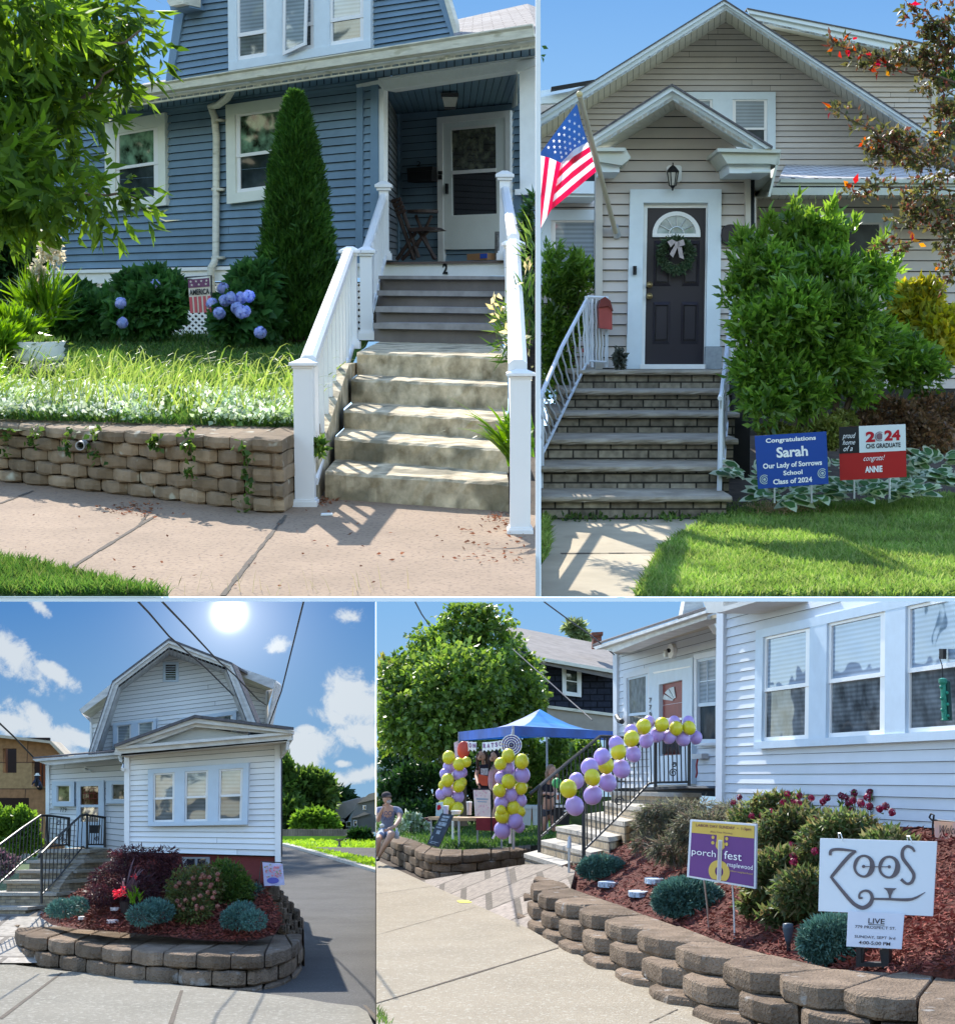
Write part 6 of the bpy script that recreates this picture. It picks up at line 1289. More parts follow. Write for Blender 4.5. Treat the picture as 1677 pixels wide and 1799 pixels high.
# rear shed dormers at both sides
e2,Hr = at3(22.2),at3(22.8)
mb = siding(Hr,[(160,1256),(190,1228),(192,1330),(160,1330)],((150,1215),(200,1205)),((150,1330),(200,1330)),14,.015,.07,.02); h('dormer_siding',mb,ws3); mb = MB(); siding(Hr,[(410,1186),(466,1210),(466,1280),(410,1280)],((405,1180),(470,1200)),((405,1300),(470,1290)),13,.015,.07,.02,mb=mb); mb.pp(Hr,R(466,1208,470,1280),.05,.1); mb.pp(Hr,R(158,1256,161,1330),.05,.1); h('dormer_siding',mb,ws3)
mb = MB(); mb.pp(at3(22.9),[(161,1250),(205,1215),(400,1180),(466,1206),(466,1300),(161,1330)],0,.1); h('dormer_backing',mb,slot)
mb = MB(); mb.pp(e2,[(139,1247),(197,1200),(200,1214),(145,1254)],0,.1); mb.pp(e2,[(407,1168),(484,1195),(480,1211),(409,1182)],0,.1); mb.poly([e2.at(139,1247),e2.at(145,1256),Hr.at(160,1270),Hr.at(158,1256)]); mb.poly([e2.at(145,1254),e2.at(196,1217),Hr.at(192,1236),Hr.at(160,1262)]); mb.poly([e2.at(484,1197),e2.at(480,1211),Hr.at(467,1250),Hr.at(470,1206)]); mb.poly([e2.at(480,1211),e2.at(411,1183),Hr.at(412,1192),Hr.at(466,1214)]); h('dormer_eave',mb,greyroof)
mb = MB(); mb.pp(e2,[(484,1195),(487,1200),(484,1212),(470,1278),(467,1278),(480,1212)],-.3,.5); h('side_eave',mb,greyroof)
mb = MB(); mb.pp(Hm,R(286,1163,313,1198),.05,.07); v_ = h('gable_vent',mb,bluegreytrim); mb = MB(); mb.pp(Hm,R(291,1168,308.5,1194),.055,.02); make('pane',mb,g_dark,v_)
for k in range(6): mb = MB(); mb.pp(Hm,R(291,1171 + k * 4,308.5,1172 + k * 4),.07,.02); make('slat',mb,bluegreytrim,v_)
gw = glassmat('white_house_glass',(.26,.29,.30),.07,.25,5,stripes=160); gwl = glassmat('white_house_glass_low',(.13,.14,.14),.05,.3,5,stripes=160)
window(Hm,[(198,1271),(274,1262),(274,1312),(198,1326)],[(.09,.42),(.58,.94)],.1,.98,None,h3,bluegreytrim,vinylwhite,gw,gw,.11)
window(Hm,[(318,1262),(415,1248),(415,1296),(318,1300)],[(.05,.48),(.6,.93)],.15,.98,None,h3,bluegreytrim,vinylwhite,gwl,gwl,.11)
# sunroom
mb = MB(); mb.pp(Hw,[(218,1320),(492,1300),(492,1506),(218,1498)],-.02,.2); h('sunroom_backing',mb,slot)
mb = siding(Hw,[(226,1326),(484,1306),(484,1505),(226,1497)],((218,1328),(492,1306)),((218,1497),(492,1505)),19,.012,.07,.022); h('sunroom_siding',mb,ws3)
mb = MB(); mb.pp(Hw,[(218,1325),(227,1325),(227,1498),(218,1498)],.05,.07); h('corner_board',mb,ws3); mb = MB(); mb.pp(Hw,[(482,1306),(492,1305),(492,1556),(483,1510)],.05,.07); h('corner_board',mb,ws3)
mb = MB(); mb.prism([Hw.at(491.5,1303),Hw.at(491.5,1560),at3(25).at(489,1530),at3(25).at(489,1340)],[p + Vector((-.05,0,0)) for p in (Hw.at(491.5,1303),Hw.at(491.5,1560),at3(25).at(489,1530),at3(25).at(489,1340))]); h('side_wall',mb,ws3)
window(Hw,[(260,1352),(437,1340),(434,1449),(260,1452)],[(.05,.265),(.365,.60),(.705,.945)],.08,.93,.52,h3,bluegreytrim,vinylwhite,gw,gwl,.105)
e = at3(16.4)
mb = MB(); mb.pp(e,[(203,1312),(513,1285),(513,1300),(505,1302),(215,1328),(200,1326)],0,.1); mb.pp(e,[(203,1312),(515,1285),(515,1290),(203,1317)],.06,.1); h('cornice',mb,greyroof)
mb = MB(); A_ = [e.at(213,1328),e.at(505,1303),Hw.at(492,1309),Hw.at(220,1331)]; mb.prism(A_,[p + Vector((0,0,.02)) for p in A_]); h('cornice_soffit',mb,mat('tan_soffit',(.50,.44,.34),.7,.08))
mb = MB(); mb.pp(e,[(202,1313),(342,1262),(515,1284),(513,1289),(343,1270),(212,1313)],.1,.12); h('pediment_board',mb,greyroof); mb = MB(); mb.pp(e,[(212,1313),(343,1270),(508,1289),(470,1289),(343,1277),(262,1306)],.02,.1); h('pediment_trim',mb,greyroof)
mb = MB(); mb.pp(e,[(250,1308),(343,1276),(440,1292)],-.1,.1); h('tympanum',mb,mat('tan_siding',(.55,.52,.46),.7,.06));
P_ = [e.at(200,1313,.15),e.at(342,1261,.15),Hm.at(342,1263),Hm.at(200,1312)]; Q_ = [e.at(342,1261,.15),e.at(516,1283,.15),Hm.at(500,1282),Hm.at(342,1263)]
for q_ in (P_,Q_): mb = MB(); mb.prism(q_,[p + Vector((0,0,.03)) for p in q_]); h('sunroom_roof',mb,mat('dark_shingle_edge',0))
mb = MB(); q_ = [e.at(514,1290),e.at(513,1302),Hw.at(493,1335),Hw.at(493,1308)]; mb.prism(q_,[p + Vector((-.03,0.05,0)) for p in q_]); mb.tube([e.at(506,1303),e.at(505,1315),Hw.at(497,1326,.1),Hw.at(493,1330,.1)],.018,8); h('side_gutter',mb,greyroof)
# entry porch
Hp = at3(20.4); e = at3(19.8)
mb = MB(); mb.pp(Hp,[(80,1340),(219,1326),(219,1502),(80,1480)],-.02,.2); h('porch_backing',mb,slot)
mb = siding(Hp,[(86,1346),(219,1332),(219,1502),(86,1480)],((80,1345),(219,1333)),((80,1480),(219,1500)),16,.012,.07,.022); h('porch_siding',mb,ws3)
mb = MB(); mb.pp(Hp,[(80,1345),(86,1344),(86,1480),(80,1478)],.05,.07); h('corner_board',mb,ws3)
mb = MB(); mb.pp(e,[(57,1334),(209,1322),(212,1332),(85,1345),(76,1342)],0,.15); mb.pp(e,[(57,1334),(209,1322),(209,1326),(62,1338)],.05,.1); h('porch_gutter',mb,greyroof); mb = MB(); q_ = [e.at(57,1333),e.at(209,1321),Hm.at(205,1319),Hm.at(80,1331)]; mb.prism(q_,[p + Vector((0,0,.02)) for p in q_]); h('porch_roof',mb,mat('dark_shingle_edge',0))
mb = MB(); mb.tube([e.at(210,1328),e.at(212,1336),Hp.at(217,1344,.1),Hw.at(216,1352,.1)],.02,8); h('downspout',mb,white)
window(Hp,R(91,1373,130,1417),[(.22,.84)],.17,.82,None,h3,bluegreytrim,white,glassmat('stained_glass',(.24,.22,.10),.1,.6,14),g_low,.10)
window(Hp,R(186,1372,224,1412),[(.27,.9)],.15,.82,None,h3,bluegreytrim,white,glassmat('stained_glass2',(.10,.09,.08),.1,.7,14),g_low,.10)
mb = MB(); DQ = [(134,1373),(182,1371),(183,1490),(134,1487)]
for r in ((0,0,1,.08),(0,.08,.15,1),(.8,.08,1,1),(.15,.36,.8,.4),(.15,.62,.8,1)): rectuv(mb,Hp,DQ,*r,.09,.08)
dr = h('storm_door',mb,bluegreytrim); mb = MB(); rectuv(mb,Hp,DQ,.15,.08,.8,.36,.052,.02); make('pane',mb,glassmat('red_door_glass',(.09,.02,.015),.12,.5,8),dr); mb = MB(); rectuv(mb,Hp,DQ,.15,.4,.8,.62,.052,.02); make('pane',mb,glassmat('porch_glass',(.28,.20,.18),.2,.9,14),dr)
mb = MB()
for k in range(1,4): u = .15 + .65 * k / 4; rectuv(mb,Hp,DQ,u - .008,.12,u + .008,.27,.062,.02)
for v in (.12,.19,.27): rectuv(mb,Hp,DQ,.25,v - .004,.72,v + .004,.064,.02)
make('glazing_bar',mb,mat('door_red',(.20,.04,.03)),dr)
text(Hp,R(105,1419,117,1427),'779',black,h3,.05,name='house_number')
lp = thing('porch_lamp','white barn style lamp above the white storm door','lamp',Hp.at(152,1360,.2)); c = Hp.at(150,1354,.16); q = 1 / FR.ppm(17.5); mb = MB(); mb.lathe(c,[(6.5 * q,0),(5 * q,3 * q),(2 * q,4.5 * q),(2 * q,8 * q),(.01,8.5 * q)],16); mb.tube([c + Vector((3 * q,0,4 * q)),c + Vector((7 * q,.1,1 * q)),c + Vector((7 * q,.16,-3 * q))],.01,6); make('shade',mb,white,lp)
# foundation
mb = MB(); mb.pp(Hw,[(222,1497),(487,1505),(487,1560),(222,1550)],-.05,.15); h('foundation',mb,mat('red_foundation',(.20,.045,.04),.85,.15,4,.3)); mb = MB(); mb.pp(Hw,R(320,1506,368,1524),0,.05); fw = h('basement_window',mb,mat('grey_frame',(.3,.3,.3))); mb = MB(); mb.pp(Hw,R(328,1509,342,1522),.01,.02); mb.pp(Hw,R(347,1509,361,1522),.01,.02); make('pane',mb,g_dark,fw)
# --- brick steps
st3 = thing('brick_steps','buff brick steps with grey stone treads up to the small house with the gambrel gable','stairs',GP(60,1606))
bk3 = brickmat('buff_brick',(.30,.24,.16),(.40,.34,.25),(.20,.18,.15),.11,.036,.004,'dz',.9,.6)
tr3 = mat('grey_tread',(.42,.39,.34),.9,.15,8,.8,50,detail=7)
z = Z0; rows = [((-40,1603),(44,1607),1590,1597),((-40,1579),(95,1586),1563,1574),((12,1553),(110,1559),1543,1551),((34,1534),(131,1540),1526,1532),((52,1516),(144,1521),1509,1514),((67,1500),(153,1505),1490,1497)]
zt = [-1.36,-1.22,-1.08,-.94,-.80,-.66]; yy = [13.6,14.1,14.6,15.1,15.6,16.1]
yy = [zt[i] * FX / -(((rows[i][2] + rows[i][3]) / 2) - 1430) * -1 for i in range(6)]
yy = [-zt[i] * FX / ((rows[i][2] + rows[i][3]) / 2 - 1430) for i in range(6)]
hz = (1.6)
for i,(L,Rr,tl,tr_) in enumerate(rows):
    # each step: front face depth chosen so the stair rises evenly towards the porch
    y = 18.3 + i * .3; a,b = F3.D(L[0],L[1],y),F3.D(Rr[0],Rr[1],y); zt_ = (F3.D(L[0],tl,y).z + F3.D(Rr[0],tr_,y).z) / 2; dr_ = Vector((.42 if i < 5 else .26,2.2 if i == 5 else 1.2,0)); lo = a.z + .02
    f = [Vector((a.x,a.y,zt_ - .03)),Vector((b.x,b.y,zt_ - .03)),Vector((b.x,b.y,0)) + dr_ + Vector((0,0,zt_ - .03)),Vector((a.x,a.y,0)) + dr_ + Vector((0,0,zt_ - .03))]
    mb = MB(); mb.prism(f,[Vector((p.x,p.y,lo - .3)) for p in f]); make('step',mb,bk3,st3)
    o_ = .035; g_ = [Vector((f[0].x - o_,f[0].y - o_,zt_)),Vector((f[1].x + o_,f[1].y - o_,zt_)),Vector((f[2].x + o_,f[2].y,zt_)),Vector((f[3].x - o_,f[3].y,zt_))]; mb = MB(); mb.prism(g_,[p - Vector((0,0,.035)) for p in g_]); make('tread',mb,tr3,st3)
mb = MB(); q_ = [F3.D(153,1500,19.8),F3.D(194,1492,20.35),F3.D(194,1535,20.35),F3.D(128,1572,19),F3.D(100,1590,18.5),F3.D(105,1560,18.7),F3.D(120,1538,19),F3.D(140,1520,19.4)]; mb.prism(q_,[p + Vector((-.1,.05,0)) for p in q_]); make('side_wall',mb,bk3,st3)
def irail(t,path,low,n,m=darkmetal,r=.010,posts=(),scroll=()):
    mb = MB(); mb.tube(path,r * 1.5,6); make('handrail',mb,m,t); mb = MB(); mb.tube(low,r,6); make('bottom_rail',mb,m,t)
    def at(L,s): i = s * (len(L) - 1); j = min(int(i),len(L) - 2); return L[j].lerp(L[j + 1],i - j)
    K = lambda p: p.x / p.y
    x0,x1 = max(K(path[0]),K(low[0])),min(K(path[-1]),K(low[-1]))
    def atx(L,x):
        for p,q in zip(L,L[1:]):
            if K(p) <= x <= K(q): return p.lerp(q,(x - K(p)) / max(1e-6,K(q) - K(p)))
        return L[-1]
    for k in range(n): x = lerp(x0,x1,(k + .5) / n); mb = MB(); p,q = atx(path,x),atx(low,x); mb.tube([p,Vector((p.x,p.y,q.z))],r * .6,5); make('baluster',mb,m,t)
    for a,b in posts: mb = MB(); mb.tube([a,b],r * 1.5,6); make('post',mb,m,t)
    for c,w in scroll:
        mb = MB(); mb.tube([c + Vector((cos(a) * w * (1 - a / 14),0,sin(a) * w * (1 - a / 14))) for a in np.linspace(0,10,26)],r * .5,5); make('scroll',mb,m,t)
r3 = thing('stair_railing','black iron railing of the small white house, running down the steps to the front post','railing',D(73,1585,18.40),group='iron railings of the small white house')
irail(r3,[D(67,1507,18.20),D(73,1500,18.20),D(100,1472,18.90),D(142,1433,19.70),D(154,1431,19.80)],[D(74,1572,18.20),D(100,1545,18.90),D(146,1487,19.80)],10,posts=((D(73,1588,18.20),D(73,1500,18.20)),(D(153,1492,19.80),D(153,1431,19.80))),scroll=((D(112,1478,18.30),.03),(D(116,1506,18.30),.03)))
r3 = thing('stair_railing','short black iron landing railing carrying a black planter box before the storm door','railing',D(170,1490,19.20),group='iron railings of the small white house')
irail(r3,[D(154,1432,19.80),D(186,1437,19.90)],[D(154,1484,19.80),D(184,1484,19.90)],7,posts=((D(184,1489,19.90),D(184,1436,19.90)),),scroll=((D(170,1474,19.80),.03),))
r3 = thing('stair_railing','black iron railing at the far left side of the small white house steps','railing',D(82,1490,19.10),group='iron railings of the small white house')
irail(r3,[D(-10,1492,17.30),D(40,1455,18.10),D(72,1433,18.90),D(84,1433,19.00),D(122,1438,19.30)],[D(-10,1560,17.30),D(40,1515,18.10),D(72,1492,18.90),D(84,1488,19.00),D(120,1484,19.30)],20,posts=((D(83,1490,19.00),D(83,1432,19.00)),(D(121,1488,19.30),D(121,1437,19.30))),scroll=((D(103,1446,19.10),.03),(D(106,1472,19.10),.03)))
c = D(166,1464,19.70); q = 19.0 / FX; mb = MB(); mb.prism([c + Vector((sx * 9 * q,sy * .05,14 * q)) for sx,sy in ((-1,-1),(1,-1),(1,1),(-1,1))],[c + Vector((sx * 7 * q,sy * .04,0)) for sx,sy in ((-1,-1),(1,-1),(1,1),(-1,1))]); make('planter_box',mb,black,None,'black planter box hanging on the landing railing','planter')
# left bushes
bush('shrub','sunlit green shrub left of the steps under the plywood house',[(20,1470,32,34,20),(48,1448,18,22,20),(0,1445,30,26,20),(60,1480,12,22,20),(38,1428,10,10,20)],4200,.06,.035,leafmat('bright_leaf',0),stems=3)
bush('shrub','pale pink flowering plants low beside the steps at the left edge',[(6,1528,18,12,18.6),(-5,1510,20,16,18.8),(22,1515,10,10,18.8)],1200,.05,.03,leafmat('dusky_leaf',[(.10,.08,.08),(.22,.12,.16),(.05,.08,.04)],.3),stems=0)
# brick paver strip at left
mb = MB(); [mb.poly([D(a,y0,lerp(16.2,18.3,(1690 - y0) / 84)),D(b,y0,lerp(16.2,18.3,(1690 - y0) / 84)),D(b,y1,lerp(16.2,18.3,(1690 - y1) / 84)),D(a,y1,lerp(16.2,18.3,(1690 - y1) / 84))]) for a,b in ((-60,100),) for y0,y1 in ((1692,1660),(1660,1630),(1630,1600))]; make('path',mb,brickmat('paver3',(.30,.27,.23),(.38,.34,.29),(.15,.13,.11),.5,.9,.03,'xy',.9,.4),None,'paver path at the left of the block ringed garden',kind='structure')
# --- block wall ring
w3 = thing('garden_wall','curved brown block wall ringing the mulched garden of the small white house','garden wall',GP(280,1720))
OU = [(86,1590),(52,1598),(27,1612),(22,1632),(40,1644),(80,1649),(128,1656),(176,1664),(229,1669),(285,1674),(343,1677),(404,1679),(464,1677),(515,1664),(534,1643),(534,1622),(528,1606),(517,1592),(507,1580),(499,1570),(492,1562),(488,1556)]
IN = [(92,1595),(80,1602),(66,1612),(66,1620),(93,1626),(137,1631),(183,1633),(231,1637),(283,1642),(338,1648),(400,1652),(452,1650),(482,1640),(492,1626),(494,1614),(491,1603),(486,1592),(480,1581),(474,1572),(468,1563),(463,1557),(460,1552)]
zf = lambda i: max(-1.2,-(OU[i][1] - 1430) / FX * (17.9 if i < 6 else 16.))
blockwall(OU,IN,-1.2,.135,3,w3,blockm3,step=.05,zfun=zf)
# mulch bed: rises from the wall to the house
bed = [(70,1608),(92,1622),(137,1629),(183,1632),(231,1636),(283,1641),(338,1647),(400,1651),(452,1648),(484,1638),(493,1622),(490,1604),(478,1580),(466,1560),(460,1550),(440,1545),(330,1538),(222,1535),(195,1532),(130,1568),(100,1588)]
def by_(x,y): return 15.25 + (1650 - y) / 105. * 1.35 + np.clip((170 - x) / 90.,0,1) * np.clip((1650 - y) / 30.,0,1) * 1.9
def BD(x,y,dz=0): return F3.D(x,y,float(by_(x,y))) + Vector((0,0,dz - .02))
c = (280,1590); mb = MB(); C_ = BD(*c)
for i in range(len(bed)):
    p,q = bed[i],bed[(i + 1) % len(bed)]; pm = ((p[0] + c[0]) / 2,(p[1] + c[1]) / 2); qm = ((q[0] + c[0]) / 2,(q[1] + c[1]) / 2)
    mb.poly([BD(*p),BD(*q),BD(*qm),BD(*pm)]); mb.poly([BD(*pm),BD(*qm),C_])
make('mulch',mb,mulch,None,'red mulch bed inside the block ring of the small white house',kind='structure')
x,y = polypts(bed,9000); P = Dnp(x,y,by_(x,y)); n = len(P); np_mesh('mulch_chips',leaves(P,np.concatenate([RS.normal(size=(n,2)),RS.normal(size=(n,1)) * .2],1),.05,.014,jit=.3),4,mulchchip,label='red wood chips of the mulched bed before the small white house',kind='stuff')
# plants of the bed
def cushion(label,blobs,n=2600,grp_='blue green juniper cushions'): return bush('juniper',label,[(a,b,c,d,e + .95) for a,b,c,d,e in blobs],n,.035,.010,juniper,'shrub',grp_,stems=2,shell=.8,jit=.5,up=.3)
cushion('blue juniper cushion at the left end of the small house garden',[(110,1596,22,14,14.7),(135,1592,20,13,14.9),(95,1600,12,9,14.6)])
cushion('blue juniper cushion in front of the purple maple',[(250,1608,26,17,14.4),(282,1602,22,17,14.5),(270,1594,20,14,14.6)])
cushion('blue juniper cushion right of the pink flowering shrub',[(420,1612,26,20,14.4),(445,1617,22,16,14.3),(402,1615,14,14,14.4),(425,1598,22,12,14.5)],3000)
cushion('small blue juniper close to the floral garden flag',[(448,1572,14,16,15.4),(442,1582,12,10,15.3)],1300)
t = bush('weeping_maple','dark purple weeping lace leaf maple before the foundation',[(250,1520,60,26,16.2,.5),(200,1550,45,32,16.1,.5),(175,1575,25,18,15.9,.5),(300,1535,35,30,16.2,.5),(240,1565,40,28,16.0,.5),(230,1500,40,12,16.2),(290,1500,25,10,16.2)],7500,.05,.010,maplered,'tree',droop=.5,jit=.6)
t = bush('spirea','rounded spirea with rusty pink blossom heads in the middle of the small house garden',[(330,1565,40,42,15.8),(365,1560,28,40,15.9),(340,1600,35,25,15.6),(310,1590,22,28,15.7),(350,1535,26,14,16)],4200,.035,.018,spirea); florets(t,[(308 + RS.rand() * 75,1535 + RS.rand() * 75,15.5) for _ in range(26)],.022,leafmat('rusty_blossom',[(.30,.09,.08),(.36,.16,.12),(.26,.14,.08)],.2),60)
bush('shrub','upright green shrub right of the pink flowering spirea',[(405,1555,30,36,16.1),(425,1565,20,26,16.1),(390,1530,18,18,16.2)],2800,.05,.015,midgreen,up=.5)
t = thing('potted_plant','dark pot of spiky cordyline with yellow green leaves and red flowers','plant',BD(222,1602)); c = BD(222,1604); mb = MB(); mb.lathe(c,[(.05,0),(.07,.12),(.075,.13),(.06,.12)],16); make('pot',mb,mat('dark_pot',(.03,.02,.02),.5),t)
straps(t,228,1572,15.7,20,.38,.016,leafmat('cordyline',[(.16,.09,.10),(.10,.05,.06)],.3),.8); straps(t,238,1580,15.6,26,.14,.02,strapm,.7); np_mesh('flower',leaves(*blobpts([(208,1570,11,7,15.6),(236,1540,4,4,15.7),(215,1563,5,5,15.6)],130,.2),.03,.014),4,leafmat('coral_blossom',[(.6,.05,.05),(.7,.12,.10)]),t)
for lb,cx,cy,w_ in (('small white painted stone lying left in the red mulch',148,1613,9),('white painted stepping stone in the red mulch, nearest the wall',197,1619,11),('small white painted stone behind the other two in the mulch',203,1597,9)):
    c = BD(cx,cy,.01); q = c.y / FX; mb = MB(); k = 9; top = [c + Vector((cos(a) * w_ * q * (1 + .2 * RS.normal()),sin(a) * w_ * q * 1.4 * (1 + .2 * RS.normal()),.025)) for a in np.linspace(0,2 * pi,k,endpoint=False)]; mb.prism(top,[p - Vector((0,0,.03)) for p in top]); make('stone',mb,mat('painted_stone',(.6,.52,.5),.7,.4,40),None,lb,'stone')
def spotlight(label,x,y,fz,s=1.):
    c = FR.G(x,y,fz); q = s * c.y / FX; t = thing('spotlight',label,'lamp',c); mb = MB(); mb.tube([c,c + Vector((0,0,5 * q))],1.2 * q,6); make('spike',mb,darkmetal,t)
    mb = MB(); mb.tube([c + Vector((0,0,4 * q)),c + Vector((-.5 * q,0,8 * q)),c + Vector((-2 * q,0,17 * q)),c + Vector((-2.5 * q,0,21 * q))],[2 * q,3.2 * q,5 * q,4.6 * q],12); mb.sm = True; make('head',mb,mat('slate_metal',(.05,.07,.09),.4),t)
spotlight('small dark garden spotlight in the mulch left of the right juniper',394,1640,-1.15)
# floral garden flag
FP3 = at3(16.3); fl = thing('garden_flag','floral garden flag with a blue pot design at the corner of the small white house','garden flag',FP3.at(454,1556))
mb = MB(); mb.tube([FP3.at(454,1557),FP3.at(459,1514),FP3.at(496,1516)],.006,6); make('pole',mb,darkmetal,fl)
q_ = [(461,1515),(496,1518),(500,1555),(464,1557)]; mb = MB(); rectuv(mb,FP3,q_,0,0,1,1,.01,.005); cl = make('cloth',mb,mat('flag_sky',(.50,.48,.66),.8,.15,14),fl)
mb = MB(); mb.pp(FP3,[bil(q_,.15 + .3 * (1 + cos(a)) ,.78 + .14 * sin(a)) for a in np.linspace(0,2 * pi,14,endpoint=False)],.014,.003); make('pot_print',mb,mat('print_blue',(.12,.12,.45)),cl)
for nm,m_,n in (('flower_print',mat('print_pink',(.75,.22,.26)),26),('leaf_print',mat('print_green',(.25,.38,.15)),14),('bloom_print',mat('print_rose',(.75,.45,.50)),14)):
    mb = MB()
    for k in range(n): x,y = bil(q_,RS.uniform(.1,.9),RS.uniform(.08,.62)); star(mb,FP3,x,y,RS.uniform(1.5,2.8),.016 + .0005 * k)
    make(nm,mb,m_,cl)
# overhead wires
for lb,pts in (('overhead wire from the upper left ending at the white gable',[(243,1057,12),(262,1077,13),(297,1118,15),(360,1172,18),(410,1222,21)]),('thick overhead wire crossing the white gable to its right corner',[(285,1057,12),(330,1104,14),(380,1158,17),(412,1186,19),(452,1228,21.6),(466,1238,22.6)]),('overhead wire slanting down from the sky at the right of the sun',[(533,1057,14),(515,1130,17),(494,1215,20),(470,1280,22.6)]),('overhead wire at the left edge reaching the porch eave',[(-10,1262,15),(25,1295,16),(58,1330,17)])):
    mb = MB(); pts3 = [D(*p) for p in pts]; mb.tube(pts3,.009,5); make('overhead_wire',mb,black,None,lb,'wire')

# ================================================================= SITE 4: festival morning at the white house,balloons and signs
use(F4); Z0 = -1.5; D = F4.D; GP = lambda x,y,z=Z0: F4.G(x,y,z)
def at4(y): return Plane(Vector((0,y,0)),Vector((0,-1,0)),F4)
skyshape(660.7,2400,1057,1520,58,'haze_sky',(.46,.68,.86),(.24,.50,.86),[],'pale blue clear sky over the white house with balloons')
mb = MB(); mb.poly([GP(600,1860,Z0 - .02),GP(2300,1860,Z0 - .02),Vector((32,57,Z0 - .02)),Vector((-7,57,Z0 - .02))]); make('ground',mb,soil,None,'ground around the white house with the balloons',kind='structure')
sw = [(640,1500),(661,1511),(761,1557),(890,1614),(925,1630),(983,1663),(1076,1705),(1160,1742),(1232,1776),(1330,1820),(1400,1860),(640,1860)]
mb = MB(); mb.prism([GP(x,y) for x,y in sw],[GP(x,y,Z0 - .1) for x,y in sw]); mb.cur = 1
for A,B,w in (((981,1665),(660,1763),.03),((760,1557),(660,1571),.012),((835,1594),(660,1643),.012),((1190,1773),(1140,1797),.012)):
    p,q = GP(*A,Z0 + .004),GP(*B,Z0 + .004); n = 12
    for i in range(n): u,v = p.lerp(q,i / n),p.lerp(q,(i + 1) / n); k = Vector((0,w * random.uniform(.6,1.6),0)); mb.poly([u - k,v - k,v + k,u + k])
make('sidewalk',mb,[mat('warm_sidewalk',(.31,.26,.19),.95,.10,1.0,1.0,70,.15,detail=6,speck=((.44,.40,.32),34,.57,.7)),joint],None,'broad sunlit concrete sidewalk before the wall with the yard signs',kind='structure')
PV = P3(GP(890,1614),GP(761,1557),D(960,1527,20)); pv = [(735,1548),(761,1557),(890,1614),(925,1630),(985,1625),(1010,1530),(985,1519),(921,1519),(832,1533)]
mb = MB(); fr_ = [PV.at(x,y) for x,y in pv]; mb.prism(fr_,[p - Vector((0,0,.1)) for p in fr_]); make('paver_path',mb,brickmat('paver_stone',(.22,.185,.15),(.30,.25,.21),(.12,.10,.08),.62,1.3,.04,'xy',.95,.6),None,'tan paver walkway between the two block walls',kind='structure')
mb = MB(); p = GP(815,1584,Z0 + .006); mb.poly([p + Vector((cos(a) * .11 * RS.uniform(.6,1.2),sin(a) * .22,0)) for a in np.linspace(0,2 * pi,14,endpoint=False)]); make('chalk_mark',mb,mat('chalk_yellow',(.75,.72,.10),.9),None,'yellow chalk blotch on the sidewalk near the pavers','chalk mark')
# --- left garden wall and lawn
w4 = thing('garden_wall','low curved brown block wall at the left under the party table','garden wall',GP(770,1542))
OU = [(640,1462),(662,1469),(684,1477),(706,1485),(726,1493),(744,1500),(772,1504),(812,1503),(863,1499),(895,1496),(921,1493),(932,1491)]
IN = [(640,1456),(668,1461),(696,1468),(720,1474),(742,1482),(758,1488),(776,1492),(812,1493),(863,1490),(895,1488),(921,1485),(932,1484)]
blockwall(OU,IN,-1.14,.125,3,w4,blockm3)
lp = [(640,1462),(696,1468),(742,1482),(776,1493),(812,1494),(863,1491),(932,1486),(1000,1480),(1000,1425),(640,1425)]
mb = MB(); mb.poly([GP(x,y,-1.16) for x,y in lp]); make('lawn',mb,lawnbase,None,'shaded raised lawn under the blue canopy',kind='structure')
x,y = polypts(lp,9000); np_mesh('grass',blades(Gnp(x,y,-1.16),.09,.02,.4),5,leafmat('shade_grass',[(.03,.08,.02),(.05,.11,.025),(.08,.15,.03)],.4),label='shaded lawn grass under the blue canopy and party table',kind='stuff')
# --- background greenery
maple = leafmat('maple_leaf',[(.05,.11,.02),(.09,.17,.025),(.15,.25,.04),(.2,.29,.06),(.06,.12,.035)],.45,.4,.5)
t = thing('maple_tree','big broad green maple behind the canopy, cut by the top of the view','tree',D(800,1450,36))
bl = [(820,1095,42,34,36),(775,1145,44,34,36),(862,1140,42,36,36),(730,1200,60,50,35.5),(810,1200,80,60,34.5),(895,1200,55,55,35.5),(700,1260,50,45,35),(780,1270,80,50,34.5),(880,1260,60,45,35.5),(915,1255,35,35,36),(830,1060,30,24,36),(745,1125,14,12,36),(880,1085,14,16,36),(925,1215,22,30,36),(700,1180,22,28,35.5)]
P,d = blobpts(bl,4500,.35); np_mesh('foliage',sprigs(P,d,5,.34,.13,.10,droop=.2,jit=.9),4,maple,t); mb = MB(); branch(mb,D(800,1450,36),D(810,1130,36),.3,.08)
for b in bl[:9]: branch(mb,D(803,1300,36),D(b[0],b[1],36),.08,.02)
make('trunk',mb,bark,t)
bush('tree','yellow tinged tree at the left edge behind the maple',[(675,1200,30,40,42),(690,1240,40,40,42),(665,1270,25,40,42)],2600,.25,.14,leafmat('yellowing_leaf',[(.14,.17,.03),(.22,.22,.05),(.10,.14,.03)],.5),'tree')
bush('hedge','dark shrubbery behind the seated man and the balloon column',[(700,1345,50,40,38),(740,1380,60,40,37),(690,1400,40,35,37),(770,1340,60,40,38),(840,1350,60,50,39),(850,1410,70,30,39),(740,1425,60,16,36)],7500,.16,.10,greendk)
bush('shrub','sunlit shrubs behind the right balloon column under the canopy',[(930,1330,34,30,36),(960,1350,34,40,36),(985,1320,26,30,35),(930,1390,30,26,36),(1000,1380,24,40,35),(1030,1320,26,20,34),(1040,1345,20,26,34)],5200,.14,.09,maple)
bush('shrub','pale leaved low plants behind the seated man',[(720,1440,20,10,34),(740,1452,14,8,34),(707,1448,10,8,33)],700,.1,.07,varieg)
